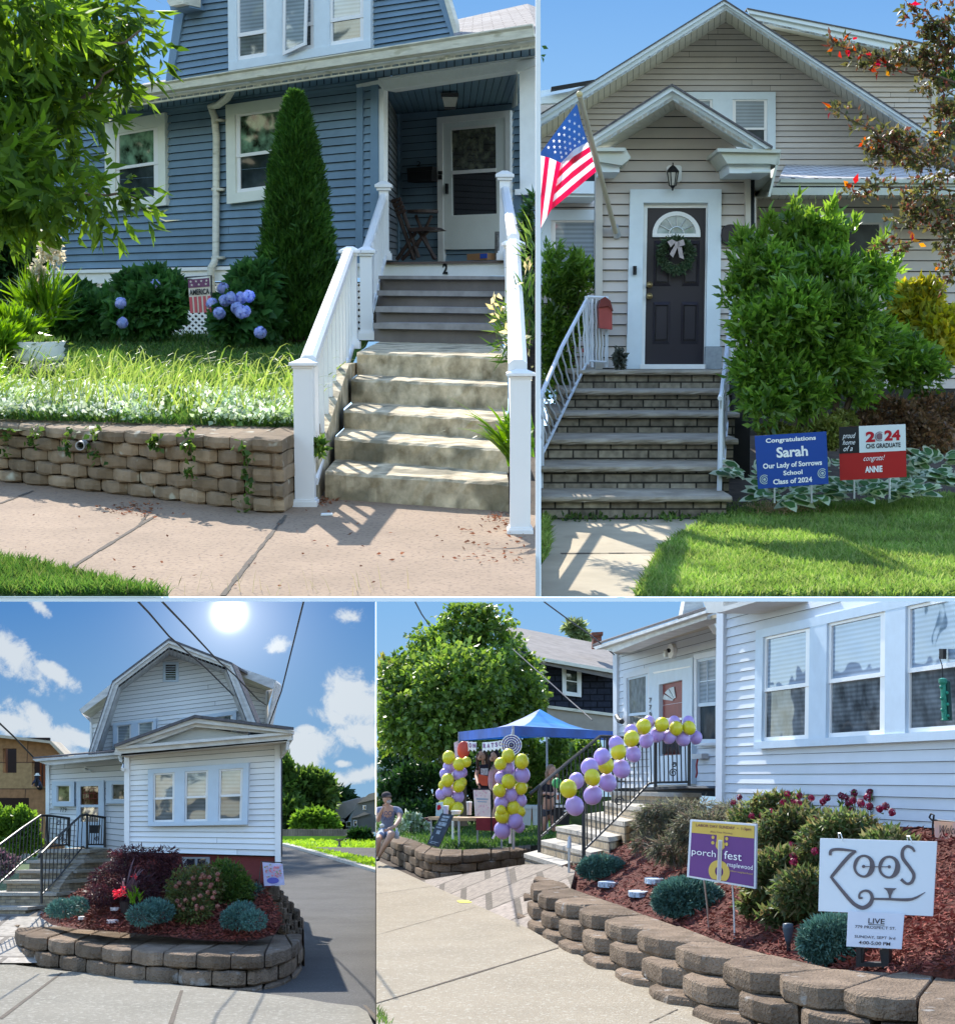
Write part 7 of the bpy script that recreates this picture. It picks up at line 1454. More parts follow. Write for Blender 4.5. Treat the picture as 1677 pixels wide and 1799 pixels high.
t = thing('far_house','pale blue sliver of a far house behind the trees at the left edge','house',D(680,1400,45)); mb = MB(); mb.pp(at4(45),R(655,1330,700,1400),0,.3); make('wall',mb,mat('far_blue',0),t)
mb = MB(); mb.pp(at4(43),R(880,1335,960,1440),0,.1); make('wooden_fence',mb,mat('red_fence',(.30,.12,.06),.9,.3,3,stretch=(6,1,1)),None,'reddish wooden fence glimpsed behind the shrubs','fence')
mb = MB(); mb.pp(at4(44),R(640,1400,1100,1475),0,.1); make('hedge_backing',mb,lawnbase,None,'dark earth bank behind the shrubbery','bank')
# --- dark neighbour house
nb = thing('dark_house','dark navy shingled house with grey roof behind the canopy','house',D(1000,1300,40)); e = at4(40)
navy = brickmat('navy_shingle',(.018,.022,.035),(.028,.033,.05),(.008,.01,.015),.35,.16,.02,'xz',.9,.4)
mb = MB(); mb.pp(e,[(940,1157),(1000,1169),(1080,1181),(1080,1256),(930,1240),(900,1130)],0,.3); make('wall',mb,navy,nb)
mb = MB(); q_ = [at4(39.3).at(940,1154),at4(39.3).at(1078,1182),at4(46).at(1078,1136),at4(46).at(875,1096)]; mb.prism(q_,[p + Vector((0,0,-.15)) for p in q_]); make('roof',mb,mat('grey_asphalt_roof',(.20,.18,.165),.95,.2,3,.6,30),nb)
mb = MB(); mb.pp(at4(39.2),[(940,1153),(1078,1177),(1078,1183),(940,1159)],0,.2); mb.pp(at4(39.2),[(922,1133),(941,1152),(941,1158),(921,1139)],0,.2); mb.pp(e,[(952,1238),(1080,1254),(1080,1259),(952,1243)],.1,.2); make('gutter',mb,gutterm,nb)
mb = MB(); mb.tube([D(957,1158,39.2),D(955,1166,39.4),D(951,1176,39.8),D(953,1244,39.8)],.045,8); make('downspout',mb,white,nb)
mb = MB(); mb.pp(e,[(955,1243),(1080,1258),(1080,1300),(955,1290)],.02,.3); make('lower_wall',mb,mat('tan_wall',(.34,.30,.25),.8,.1),nb)
window(e,[(987,1168),(1021,1174),(1021,1225),(988,1221)],[(.14,.84)],.1,.9,.5,nb,white,white,g_low,g_low,.12)
mb = MB(); mb.pp(at4(41),[(1042,1114),(1056,1113),(1057,1138),(1041,1138)],0,.5); mb.pp(at4(41),[(1039,1111),(1059,1110),(1059,1116),(1040,1117)],.08,.66); make('chimney',mb,brickmat('red_brick',(.18,.06,.04),(.24,.09,.06),(.10,.06,.05),.22,.075,.01,'xz'),nb)
bush('far_tree','pale feathery tree top behind the dark house roof',[(1012,1105,14,12,52),(1020,1120,14,12,52),(1000,1100,8,6,52)],600,.25,.1,leafmat('pale_leaf',[(.16,.22,.08),(.25,.3,.14)],.5),'tree')
# --- HOUSE
ws4 = mat('white_siding_b',(.60,.63,.67),.5,.05,1.5)
HW = VP(1258,17.5,1677,12.7); PW = VP(1078,26.0,1258,20.9); h4 = thing('white_house','white clapboard house with blue trimmed windows at the right, red door behind a storm door','house',HW.at(1400,1450))
def hh_(name,mb,m,**k): return make(name,mb,m,h4,**k)
mb = MB(); mb.pp(HW,[(1262,1040),(2150,1040),(2150,1475),(1262,1440)],-.02,.3); hh_('wall_backing',mb,slot)
mb = siding(HW,[(1268,1066),(1330,1052),(2150,1040),(2150,1475),(1268,1440)],((1258,1030),(1677,901)),((1258,1440),(1677,1469)),26,.012,.045,.016); hh_('siding',mb,ws4)
mb = MB(); mb.pp(HW,[(1258,1070),(1270,1067),(1267,1440),(1256,1440)],.06,.1); hh_('corner_board',mb,ws4)
mb = MB(); q_ = [HW.at(1270,1066,.5),HW.at(1345,1044,.5),HW.at(1345,1052,0),HW.at(1270,1076,0)]; mb.prism(q_,[p + Vector((0,0,.05)) for p in q_]); mb.pp(HW,[(1231,1050),(1345,1038),(1345,1052),(1272,1074),(1256,1077),(1243,1077)],.5,.6); hh_('cornice',mb,mat('ivory_fascia',(.62,.60,.56),.6,.06))
W4 = [(1327,1108),(1700,1022),(1700,1298),(1323,1316)]
window(HW,W4,[(.035,.255),(.335,.61),(.705,.985)],.07,.94,.515,h4,bluegreytrim,vinylwhite,glassmat('blue_blind_glass',(.25,.33,.43),.10,.1,2,stripes=150),glassmat('grey_blind_glass',(.13,.145,.155),.06,.5,5,stripes=150),.09,su=.05,sv=.03)
mb = MB(); mb.pp(HW,[(1256,1440),(2150,1440),(2150,1560),(1256,1480)],-.06,.2); hh_('foundation',mb,mat('red_foundation',0))
# bird feeder
bf = thing('bird_feeder','green tube bird feeder hanging in front of the right window','bird feeder',HW.at(1660,1267,.6)); c = HW.at(1659,1266,.7); q = c.y and 1 / FR.ppm(c.y); mb = MB(); mb.lathe(c,[(6 * q,0),(7 * q,2 * q),(5 * q,3 * q),(5 * q,62 * q),(7.5 * q,66 * q),(7.5 * q,72 * q),(.01,74 * q)],14)
for k in range(6): mb.ball(c + Vector(((-1) ** k * 5 * q,-4 * q,(8 + k * 10) * q)),3 * q,8,6)
make('tube',mb,mat('feeder_green',(.02,.22,.14),.3,.4,30),bf); mb = MB(); c2 = c + Vector((9 * q,2 * q,0)); mb.lathe(c2,[(5 * q,0),(5 * q,68 * q),(.01,70 * q)],12); make('tube',mb,mat('feeder_dark',(.01,.05,.04),.4),bf)
mb = MB(); mb.tube([c + Vector((0,0,73 * q)),c + Vector((0,0,96 * q)),c + Vector((-1 * q,.05,112 * q))],.004,5); mb.pp(HW,R(1649,1140,1656,1158),.1,.03); make('hanger',mb,black,bf)
# porch
mb = MB(); mb.pp(PW,[(1078,1145),(1262,1090),(1262,1400),(1078,1390)],-.02,.3); hh_('porch_backing',mb,slot)
mb = siding(PW,[(1083,1147),(1262,1098),(1262,1392),(1083,1386)],((1078,1146),(1258,1093)),((1078,1385),(1258,1388)),20,.012,.05,.016); hh_('porch_siding',mb,ws4)
mb = MB(); mb.pp(PW,[(1076,1146),(1083,1144),(1083,1386),(1077,1386)],.06,.1); hh_('corner_board',mb,ws4)
mb = MB(); mb.pp(PW,[(1041,1137),(1240,1072),(1241,1088),(1150,1118),(1078,1146),(1072,1144)],.9,.25); mb.pp(PW,[(1041,1137),(1240,1072),(1240,1077),(1046,1141)],.98,.1); hh_('porch_gutter',mb,mat('weathered_white',(.58,.58,.56),.5,.18,5,stretch=(1,1,4)))
mb = MB(); q_ = [PW.at(1072,1144,.85),PW.at(1258,1085,.85),PW.at(1258,1101,0),PW.at(1083,1150,0)]; mb.prism(q_,[p + Vector((0,0,.04)) for p in q_]); hh_('porch_soffit',mb,mat('tan_soffit',0))
mb = MB(); q_ = [PW.at(1040,1136,.95),PW.at(1242,1070,.95),at4(27).at(1242,1068),at4(30).at(1058,1128)]; mb.prism(q_,[p + Vector((0,0,.03)) for p in q_]); hh_('porch_roof',mb,mat('dark_shingle_edge',0))
mb = MB(); mb.pp(at4(23),[(1204,1050),(1232,1050),(1238,1073),(1197,1086)],0,.5); hh_('gambrel_edge',mb,greyroof)
mb = MB(); mb.tube([PW.at(1246,1078,.7),PW.at(1248,1092,.5),PW.at(1254,1102,.25),PW.at(1258,1108,.2)],.06,8); hh_('downspout',mb,white)
window(PW,[(1094,1184),(1140,1172),(1140,1300),(1096,1300)],[(.12,.94)],.08,.99,.63,h4,ws4,bluegreytrim,glassmat('curtain_glass',(.20,.20,.17),.12,.25,8),glassmat('curtain_glass',0),.09)
window(PW,[(1218,1150),(1262,1141),(1262,1310),(1219,1310)],[(.1,.95)],.06,.97,.56,h4,ws4,bluegreytrim,g_blind,g_low,.09,muntin=(2,2))
PD = [(1140,1172),(1216,1155),(1214,1378),(1140,1380)]; mb = MB()
GL = [(1157,1203),(1198,1194),(1197,1326),(1157,1328)]
mb.pp(PW,[PD[0],PD[1],GL[1],GL[0]],.09,.08); mb.pp(PW,[PD[1],PD[2],GL[2],GL[1]],.09,.08); mb.pp(PW,[PD[2],PD[3],GL[3],GL[2]],.09,.08); mb.pp(PW,[PD[3],PD[0],GL[0],GL[3]],.09,.08); sd4 = hh_('storm_door',mb,bluegreytrim)
mb = MB(); mb.pp(PW,[(1146,1181),(1212,1170),(1212,1172),(1148,1184)],.1,.02); mb.pp(PW,[(1157,1262),(1197,1261),(1197,1265),(1157,1266)],.1,.03); make('rail',mb,vinylwhite,sd4)
mb = MB(); mb.pp(PW,GL,.03,.02); rd = make('inner_door',mb,mat('brick_red_paint',(.22,.04,.03),.5,.15,5),sd4)
mb = MB(); mb.pp(PW,R(1158,1270,1197,1325),.04,.01); make('pane',mb,g_dark,rd); fanc = (1187,1232)
for a0 in (100,125,152):
    a,b = math.radians(a0),math.radians(a0 + 21); mb = MB(); mb.pp(PW,[(fanc[0] + cos(a) * 6,fanc[1] - sin(a) * 6),(fanc[0] + cos(a) * 24,fanc[1] - sin(a) * 26),(fanc[0] + cos(b) * 24,fanc[1] - sin(b) * 26),(fanc[0] + cos(b) * 6,fanc[1] - sin(b) * 6)],.045,.01); make('fan_pane',mb,mat('pale_pane',(.5,.55,.55),.2,.2),rd)
for k,ch_ in enumerate('779'): text(PW,R(1139.5,1226 + k * 12.5,1144,1235 + k * 12.5),ch_,mat('number_grey',(.12,.12,.13)),h4,.1,bold=.03)
lm = thing('porch_light','small black wall light on an oval plate above the festival house door','lamp',PW.at(1174,1158,.1)); mb = MB(); mb.pp(PW,[(1177 + cos(a) * 5.5,1144 + sin(a) * 13) for a in np.linspace(0,2 * pi,20,endpoint=False)],.07,.05); make('plate',mb,white,lm); c = PW.at(1172,1144,.3); q = 1 / FR.ppm(c.y); mb = MB(); mb.ball(c + Vector((2 * q,0,q)),4 * q,12,8); make('mount',mb,black,lm); mb = MB(); mb.lathe(c + Vector((-3 * q,0,-10 * q)),[(.01,0),(4 * q,0),(4 * q,10 * q),(3 * q,12 * q)],12); make('glass',mb,mat('lantern_glass',0),lm)
mb = MB(); mb.pp(PW,[(1214,1325),(1232,1324),(1232,1333),(1215,1334)],.12,.1); mb.cur = 1; mb.tube([PW.at(1225,1334,.1),PW.at(1223,1345,.12),PW.at(1224,1358,.1),PW.at(1222,1366,.1)],.012,5); hh_('meter_box',mb,[mat('box_grey',(.5,.5,.5)),mat('cord_red',(.4,.03,.03))])
mb = MB(); mb.tube([PW.at(1083,1259,.1),PW.at(1087,1266,.25),PW.at(1092,1268,.3)],.04,8); hh_('flag_bracket',mb,darkmetal)
# --- steps
st4 = thing('brick_steps','buff brick steps with grey treads rising to the red door beside the balloons','stairs',GP(956,1530)); bk4 = brickmat('buff_brick4',(.33,.26,.17),(.44,.36,.25),(.20,.18,.15),.24,.09,.009,'dz',.9,.6)
S4 = [((922,1500),(986,1520),(1012,1511),-1.05),((949,1477),(1037,1498),(1076,1490),-.88),((977,1453),(1069,1471),(1102,1465),-.71),((1027,1431),(1096,1444),(1127,1437),-.54),((1061,1409),(1125,1419),(1150,1412),-.37),((1075,1384),(1139,1392),(1228,1386),-.21)]
for i,(L,R_,E,z) in enumerate(S4):
    a,b,c = F4.G(*L,z),F4.G(*R_,z),F4.G(*E,z);
    if i == 5: c = F4.D(E[0],E[1] - 1,21.2); c.z = z; a = F4.G(*L,z); a = Vector((b.x - .42,b.y + 1.2,z))
    d_ = a + (c - b); top = [a,b,c,d_]; mb = MB(); k = Vector((0,0,-.055)); mb.prism([p + k for p in top],[p + Vector((0,0,-.9 if i else -.45)) for p in top]); make('step',mb,bk4,st4)
    cen = (a + b + c + d_) / 4; tp = [p + (p - cen).normalized() * .05 for p in top]; mb = MB(); mb.prism(tp,[p + k for p in tp]); make('tread',mb,tr3,st4)
mb = MB(); mb.pp(PW,[(1112,1384),(1206,1381),(1210,1385),(1120,1389)],.9,.7); make('door_mat',mb,mat('mat_dark',(.05,.055,.06),.95,.3,30),None,'dark doormat on the landing before the red door','doormat')
# railings
r4 = thing('stair_railing','near black iron railing of the festival house carrying the balloon garland','railing',D(1025,1526,18.9),group='iron railings of the festival house')
irail(r4,[D(990,1392,18.9),D(1025,1375,18.9),D(1080,1330,19.8),D(1139,1296,20.6),D(1150,1298,20.6),D(1211,1300,20.9)],[D(1027,1492,18.9),D(1080,1440,19.8),D(1139,1377,20.6),D(1150,1375,20.6),D(1208,1374,20.9)],24,r=.015,posts=((D(1025,1514,18.9),D(1025,1375,18.9)),(D(1151,1388,20.6),D(1151,1298,20.6)),(D(1210,1383,20.9),D(1210,1300,20.9))),scroll=((D(1087,1408,19.8),.06),(D(1182,1358,20.8),.055),(D(1184,1344,20.8),.035)))
r4 = thing('stair_railing','far black iron railing of the festival house starting at the lowest step','railing',D(947,1497,21.5),group='iron railings of the festival house')
irail(r4,[D(930,1395,21.5),D(947,1382,21.5),D(1000,1337,23),D(1053,1294,24.6),D(1066,1294,24.8),D(1110,1297,25.4)],[D(948,1472,21.5),D(1000,1425,23),D(1056,1378,24.6),D(1070,1373,24.8),D(1110,1373,25.4)],22,r=.016,posts=((D(947,1498,21.5),D(947,1382,21.5)),(D(1066,1378,24.8),D(1066,1294,24.8))))
# --- canopy
tn = thing('canopy','blue pop up canopy with peaked top beside the dark house','canopy',D(940,1460,28)); cb_ = leafmat('canopy_blue',[(.005,.085,.42)],.12,.5); cl_ = leafmat('canopy_lit_blue',[(.04,.24,.60)],.2,.4,.6)  # second blue is a paler copy, light on that side painted in
pk,ca,cbb,cc = D(948,1246,29),D(806,1286,30),D(901,1275,26),D(1080,1285,28.5); cd_ = D(960,1281,33)
mb = MB()
def fan(mb,A,B,C,n=6):
    for i in range(n):
        p,q = B.lerp(C,i / n),B.lerp(C,(i + 1) / n); prev = (p,q)
        for j in range(1,6): s = j / 5; a,b = p.lerp(A,s),q.lerp(A,s); sag = -.12 * sin(pi * s); a = a + Vector((0,0,sag)); b = b + Vector((0,0,sag)); mb.poly([prev[0],prev[1],b,a][:3 if j == 5 else 4]); prev = (a,b)
fan(mb,pk,ca,cbb); fan(mb,pk,cd_,ca); make('top',mb,cb_,tn); mb = MB(); fan(mb,pk,cbb,cc); fan(mb,pk,cc,cd_); make('top',mb,cl_,tn)
dn = Vector((0,0,-.165)); mb = MB(); mb.poly([ca,cbb,cbb + dn,ca + dn]); mb.poly([cbb,cc,cc + dn * .8,cbb + dn]); mb.poly([ca,cd_,cd_ + dn,ca + dn]); mb.poly([cc,cd_,cd_ + dn,cc + dn]); make('valance',mb,cb_,tn)
for A,yb_ in ((ca,1450),(cbb,1470),(cc,1440),(cd_,1440)):
    px_,_ = F4.proj(A); mb = MB(); mb.box(Vector((A.x,A.y,(A.z - 1.15) / 2)),.04,.04,A.z + 1.15); make('leg',mb,mat('leg_grey',(.35,.36,.38),.4),tn)
mb = MB(); mb.tube([ca + dn * .9,(ca + cc) / 2 + Vector((0,0,.1)),cc + dn * .9],.02,6); mb.tube([cbb + dn * .9,cd_ + dn * .9],.02,6); make('truss',mb,mat('leg_grey',0),tn)
# hanging decorations
bn = thing('banner','white pennant banner with purple letters hanging from the canopy edge','banner',D(850,1320,27.6)); BL = VP(812,28.8,890,27.0)
for k,ch_ in enumerate('CONGRATSON'):
    if k == 3: continue
    x0 = 815 + k * 7.0 + (4 if k > 3 else 0); y0 = 1303 - k * .35 + 3 * sin(k * .35); mb = MB(); mb.pp(BL,[(x0,y0),(x0 + 7.0,y0 - .5),(x0 + 6.4,y0 + 16),(x0 + 3.2,y0 + 12.5),(x0,y0 + 17)],0,.01); pn = make('pennant',mb,white,bn); text(BL,R(x0 + 1.2,y0 + 2,x0 + 5.6,y0 + 10),ch_,mat('letter_purple',(.20,.05,.22)),pn,.008,bold=.03)
mb = MB(); mb.pp(BL,[(797,1305),(804,1302),(803,1330),(799,1332)],0,.01); make('pennant',mb,mat('pennant_pink',(.6,.42,.42),.8,.4,30),bn)
fb_ = mat('coral_foil',(.55,.07,.04),.4,.15,4); mb = MB(); mb.sm = True; mb.ball(D(814,1318,28.6),14 * 28.6 / FX,16,10,(.8,.4,1.1)); make('foil_balloon',mb,fb_,None,'coral red foil balloon at the left corner of the canopy','balloon')
pf = thing('paper_fan','round paper fan with purple and white rings hanging from the canopy','decoration',D(899,1327,25.6)); e = at4(25.6)
for k in range(9):
    r0,r1 = 18.5 - k * 2.05,18.5 - (k + 1) * 2.05; mb = MB(); N = 28
    for j in range(N):
        a,b = 2 * pi * j / N,2 * pi * (j + 1) / N; mb.poly([e.at(898 + cos(a) * r0,1309 + sin(a) * r0,.02 * (j % 2)),e.at(898 + cos(b) * r0,1309 + sin(b) * r0,.02 * ((j + 1) % 2)),e.at(898 + cos(b) * r1,1309 + sin(b) * r1,.02 * ((j + 1) % 2)),e.at(898 + cos(a) * r1,1309 + sin(a) * r1,.02 * (j % 2))])
    make('ring',mb,white if k % 2 == 0 else mat('fan_purple',(.08,.04,.25)),pf)
mb = MB(); mb.tube([e.at(898,1291),e.at(900,1281)],.006,4); make('string',mb,white,pf)
# --- balloons
def latex(name,c):
    m = mat(name,c,.32,.03,2,spec=.6); return m
by,bp_ = latex('balloon_yellow',(.70,.62,.02)),latex('balloon_lilac',(.46,.32,.66))
for m_ in (by,bp_):
    p_ = m_.node_tree.nodes['Principled BSDF']; p_.inputs['Subsurface Weight'].default_value = .15; p_.inputs['Subsurface Radius'].default_value = (.1,.08,.06)
def balloons(label,cat,base,lst,y,grp=None,jz=.12,name='balloon_column',yf=None):
    t = thing(name,label,cat,base,grp)
    for i,(k,x,yy,r) in enumerate(lst):
        d = (yf(x) if yf else y) + jz * (random.random() - .5) - (.10 if k == 'y' else 0) - r * .01; c = D(x,yy,d); rr = r * d / FX; tilt = Matrix.Rotation(random.uniform(-.6,.6),3,'Y'); mb = MB(); mb.sm = True
        mb.ball(c,rr,22,14,(.97,.97,1.06),tilt); mb.lathe(c + tilt @ Vector((0,rr * .3,-rr * 1.04)),[(rr * .03,rr * .1),(rr * .1,0),(rr * .03,-rr * .05)],8); make('balloon',mb,by if k == 'y' else bp_,t)
    return t
lc = [('y',819,1339,9),('y',778,1380,8.5),('p',812,1358,9),('y',811,1375,9),('y',788,1331,11.5),('y',806,1343,11),('p',788,1348,10.5),('p',781,1360,9.5),('p',806,1361,11),('y',786,1371,11.5),('y',806,1381,11),('p',786,1389,10.5),('p',775,1396,10.5),('p',804,1400,11.5),('y',789,1412,11),('y',803,1421,11.5),('y',777,1414,8)]
t = balloons('left yellow and lilac balloon column beside the party table','balloon column',GP(795,1470,-1.16),lc,28.6,'balloon columns under the canopy'); mb = MB(); mb.tube([D(795,1475,28.9),D(795,1330,28.9)],.02,6); make('pole',mb,white,t)
rc = [('y',879,1342,11),('y',916,1338,13),('y',893,1328,12),('p',879,1367,10.5),('p',891,1350,13),('p',917,1362,14.5),('y',877,1389,11.5),('y',915,1385,11.5),('y',893,1373,12.5),('p',897,1396,12.5),('p',914,1407,11.5),('p',881,1410,13),('y',902,1420,12.5),('y',880,1424,9),('y',914,1426,9),('y',882,1434,13),('p',905,1443,13.5),('p',912,1453,10),('p',882,1459,14.5)]
t = balloons('right yellow and lilac balloon column standing under the canopy corner','balloon column',GP(895,1480,-1.14),rc,25.6,'balloon columns under the canopy'); mb = MB(); mb.tube([D(896,1482,25.8),D(894,1330,25.8)],.022,6); make('pole',mb,white,t); mb = MB(); mb.tube([D(865,1474,25.8),D(872,1462,25.8)],.02,6); make('foot',mb,white,t)
gl4 = [('y',998,1386,15.5),('p',1012,1372,14),('p',1009,1416,16.5),('p',1035,1348,15.5),('y',1040,1366,14.5),('p',1041,1397,16.5),('p',1057,1330,15),('y',1064,1345,14.5),('p',1067,1375,16),('p',1082,1307,13.5),('y',1086,1321,14),('p',1091,1351,16),('p',1108,1285,12),('y',1109,1298,14),('p',1112,1325,14),('p',1139,1269,11),('y',1130,1277,13.5),('p',1135,1301,13),('y',1162,1273,12.5),('p',1154,1291,13),('p',1184,1269,11),('y',1187,1280,12.5),('p',1175,1295,12),('p',1209,1269,11),('y',1210,1279,12),('p',1199,1298,13),('p',1222,1296,11.5)]
balloons('long yellow and lilac balloon garland climbing the stair railing to the red door','balloon garland',D(1009,1432,18.7),gl4,19,None,name='balloon_garland',yf=lambda x: np.interp(x,[990,1080,1140,1220],[18.4,19.3,20.1,20.4]))
mb = MB(); mb.sm = True; mb.ball(D(978,1376,24),9 * 24 / FX,14,10); make('balloon',mb,mat('balloon_green',(.08,.40,.12),.4),None,'single green balloon behind the first yellow balloon of the garland','balloon')
# --- table and things on it
tb = thing('folding_table','tan folding table under the canopy between the balloon columns','table',GP(810,1475,-1.15)); z_t = F4.D(820,1437,26.8).z; f = [F4.G(752,1433,z_t - .04),F4.G(800,1443,z_t - .04),F4.G(885,1441,z_t - .04),F4.G(840,1430,z_t - .04)]; f = [D(752,1433,27.4),D(805,1443,26.6),D(886,1439,26.8),D(840,1429,27.6)]; zz = sum(p.z for p in f) / 4; f = [Vector((p.x,p.y,zz)) for p in f]
mb = MB(); mb.prism(f,[p - Vector((0,0,.05)) for p in f]); make('table_top',mb,mat('table_tan',(.42,.28,.16),.6,.1),tb)
for p in f: mb = MB(); q = p.lerp(sum(f,Vector()) / 4,.08); mb.tube([q,Vector((q.x,q.y,-1.15))],.015,6); make('leg',mb,mat('leg_grey',0),tb)
mb = MB(); q_ = [f[1].lerp(f[2],.38) + Vector((0,-.02,0)),f[2] + Vector((0,-.02,0))]; mb.prism([q_[0],q_[1],q_[1] - Vector((0,0,.22)),q_[0] - Vector((0,0,.2))],[p + Vector((0,.03,0)) for p in (q_[0],q_[1],q_[1] - Vector((0,0,.22)),q_[0] - Vector((0,0,.2)))]); make('tablecloth',mb,mat('cloth_maroon',(.22,.03,.04),.8,.15),None,'maroon cloth hanging off the right end of the folding table','tablecloth')
def boxy(name,label,cat,x0,y0,x1,y1,y,m,th=.12):
    mb = MB(); mb.pp(at4(y),R(x0,y0,x1,y1),0,th); return make(name,mb,m,None,label,cat)
bx = thing('drink_carton','pale blue drink carton with a red logo patch on the party table','carton',D(771,1434,27.1)); mb = MB(); mb.pp(at4(27.1),[(766,1411),(778,1409),(777,1434),(765,1434)],0,.1); make('box',mb,mat('carton_blue',(.45,.60,.62)),bx); mb = MB(); mb.pp(at4(27.1),[(768,1415),(773,1414),(775,1420),(770,1424),(767,1422)],.01,.01); make('logo',mb,mat('print_red',0),bx)
for lb,x,yb_,w,hgt,m in (('stack of pale cups on the party table',783,1435,5,18,mat('cup_lilac',(.5,.5,.62))),('tall steel tumbler on the party table',824,1432,5,22,mat('tumbler',(.48,.42,.42),.35,.1,metal=.4)),('white round cake box on the party table',801,1431,9,6,mat('plate_white',(.6,.6,.55)))):
    c = D(x,yb_,27.0); q = 27 / FX; t = thing('cup' if w < 8 else 'cake_box',lb,'cup' if w < 8 else 'box',c); mb = MB(); mb.lathe(c,[(w * .75 * q,0),(w * q,hgt * q),(w * .9 * q,hgt * q),(w * .7 * q,.01)],14); make('body',mb,m,t); mb = MB(); mb.lathe(c + Vector((0,0,hgt * q)),[(.005,.012),(w * 1.03 * q,.008),(w * 1.03 * q,-.01)],14); make('rim',mb,white,t)
ps = thing('poster','pale pink floral poster in a stand on the right of the party table','poster',D(846,1437,26.7)); mb = MB(); PQ = [(831,1387),(861,1388),(862,1436),(834,1434)]; P5 = at4(26.7); rectuv(mb,P5,PQ,0,0,1,1,0,.01); pb = make('sheet',mb,mat('poster_cream',(.80,.68,.62),.6,.08,14),ps)
mb = MB()
for k in range(34): u,v = RS.rand(),RS.choice([RS.uniform(.03,.25),RS.uniform(.55,.95)]); x,y = bil(PQ,.08 + .84 * u,v); star(mb,P5,x,y,RS.uniform(1,2),.006 + .0004 * k)
make('flower_print',mb,mat('print_rose',0),pb); mb = MB(); rectuv(mb,P5,PQ,.15,.32,.85,.38,.008,.003); rectuv(mb,P5,PQ,.22,.43,.78,.47,.008,.003); make('print_line',mb,mat('print_greyblue',(.35,.42,.5)),pb)
mb = MB(); mb.tube([P5.at(829,1387),P5.at(858,1386.5),P5.at(863,1390),P5.at(863,1475)],.012,6); make('frame',mb,black,ps)
cbx = thing('chalkboard','tilted chalkboard sign leaning before the party table','sign',D(770,1490,25.6)); CQ = [(775,1429),(796,1432),(770,1488),(750,1483)]; P6 = P3(D(785,1430,25.75),D(750,1483,25.6),D(770,1488,25.5)); mb = MB(); rectuv(mb,P6,CQ,0,0,1,1,0,.03); cp = make('board',mb,mat('slate',(.045,.055,.065),.6,.2,10),cbx); mb = MB()
for r_ in ((.2,.06,.8,.12),(.2,.15,.75,.22),(.15,.26,.8,.38),(.1,.42,.55,.46),(.3,.52,.6,.64),(.1,.72,.2,.84),(.1,.88,.85,.9),(.15,.93,.7,.95)): rectuv(mb,P6,CQ,*r_,.006,.003)
make('chalk',mb,mat('chalk_grey',(.30,.34,.36),.9,.5,40),cp)
for lb,x0,x1 in (('left white cooler box behind the right balloon column',919,933),('right white cooler box nearest the railing post',935,951)):
    c = thing('cooler',lb,'cooler',D((x0 + x1) / 2,1450,29)); mb = MB(); mb.pp(at4(29),[(x0,1420),(x1,1420),(x1 - 1,1450),(x0 + 1,1450)],0,.4); make('box',mb,mat('cooler_white',(.55,.58,.55),.5),c); mb = MB(); mb.pp(at4(29),[(x0 - 1,1415),(x1 + .5,1415),(x1 + .5,1421),(x0 - 1,1421)],.03,.46); make('lid',mb,mat('cooler_lid',(.62,.64,.62),.5),c)
c = thing('storage_crate','dark crate stack with white lids behind the stair railing','crate',D(985,1450,26)); mb = MB(); mb.pp(at4(26),R(974,1418,1000,1450),0,.4); make('box',mb,black,c); mb = MB(); mb.pp(at4(26),R(975,1415,999,1419),.03,.4); mb.pp(at4(26),R(988,1423,1000,1426),.03,.1); make('lid',mb,white,c)
mb = MB(); mb.pp(at4(34),[(731,1440),(757,1436),(756,1458),(733,1460)],0,.5); make('bin',mb,mat('maroon_bin',(.12,.035,.035),.7,.1),None,'maroon box on the lawn between the seated man and the table','box')
# --- people: one skinned surface for each body
def skin(name,pts,edges,m,parent,sub=2,label=None):
    """pts = (px, py, depth, radius_px); grown to one smooth surface"""
    me = bpy.data.meshes.new('s'); P = [D(a,b,c) for a,b,c,r in pts]; me.from_pydata(P,edges,[]); o = bpy.data.objects.new('s',me); COL.objects.link(o)
    md = o.modifiers.new('k','SKIN'); md.use_smooth_shade = True; o.modifiers.new('u','SUBSURF').levels = sub
    for i,v in enumerate(me.skin_vertices[0].data): r = pts[i][3] * pts[i][2] / FX; v.radius = (r,r); v.use_root = i == 0
    dg = bpy.context.evaluated_depsgraph_get(); dg.update(); e = bpy.data.meshes.new_from_object(o.evaluated_get(dg)); vs = [v.co.copy() for v in e.vertices]; fs = [list(p.vertices) for p in e.polygons]; bpy.data.objects.remove(o)
    mb = MB(); mb.sm = True; mb.add(vs,fs); return make(name,mb,m,parent,label)
skinm = mat('skin',(.45,.26,.18)); skinm2 = mat('sunlit_skin',(.50,.30,.21),.6,.05)
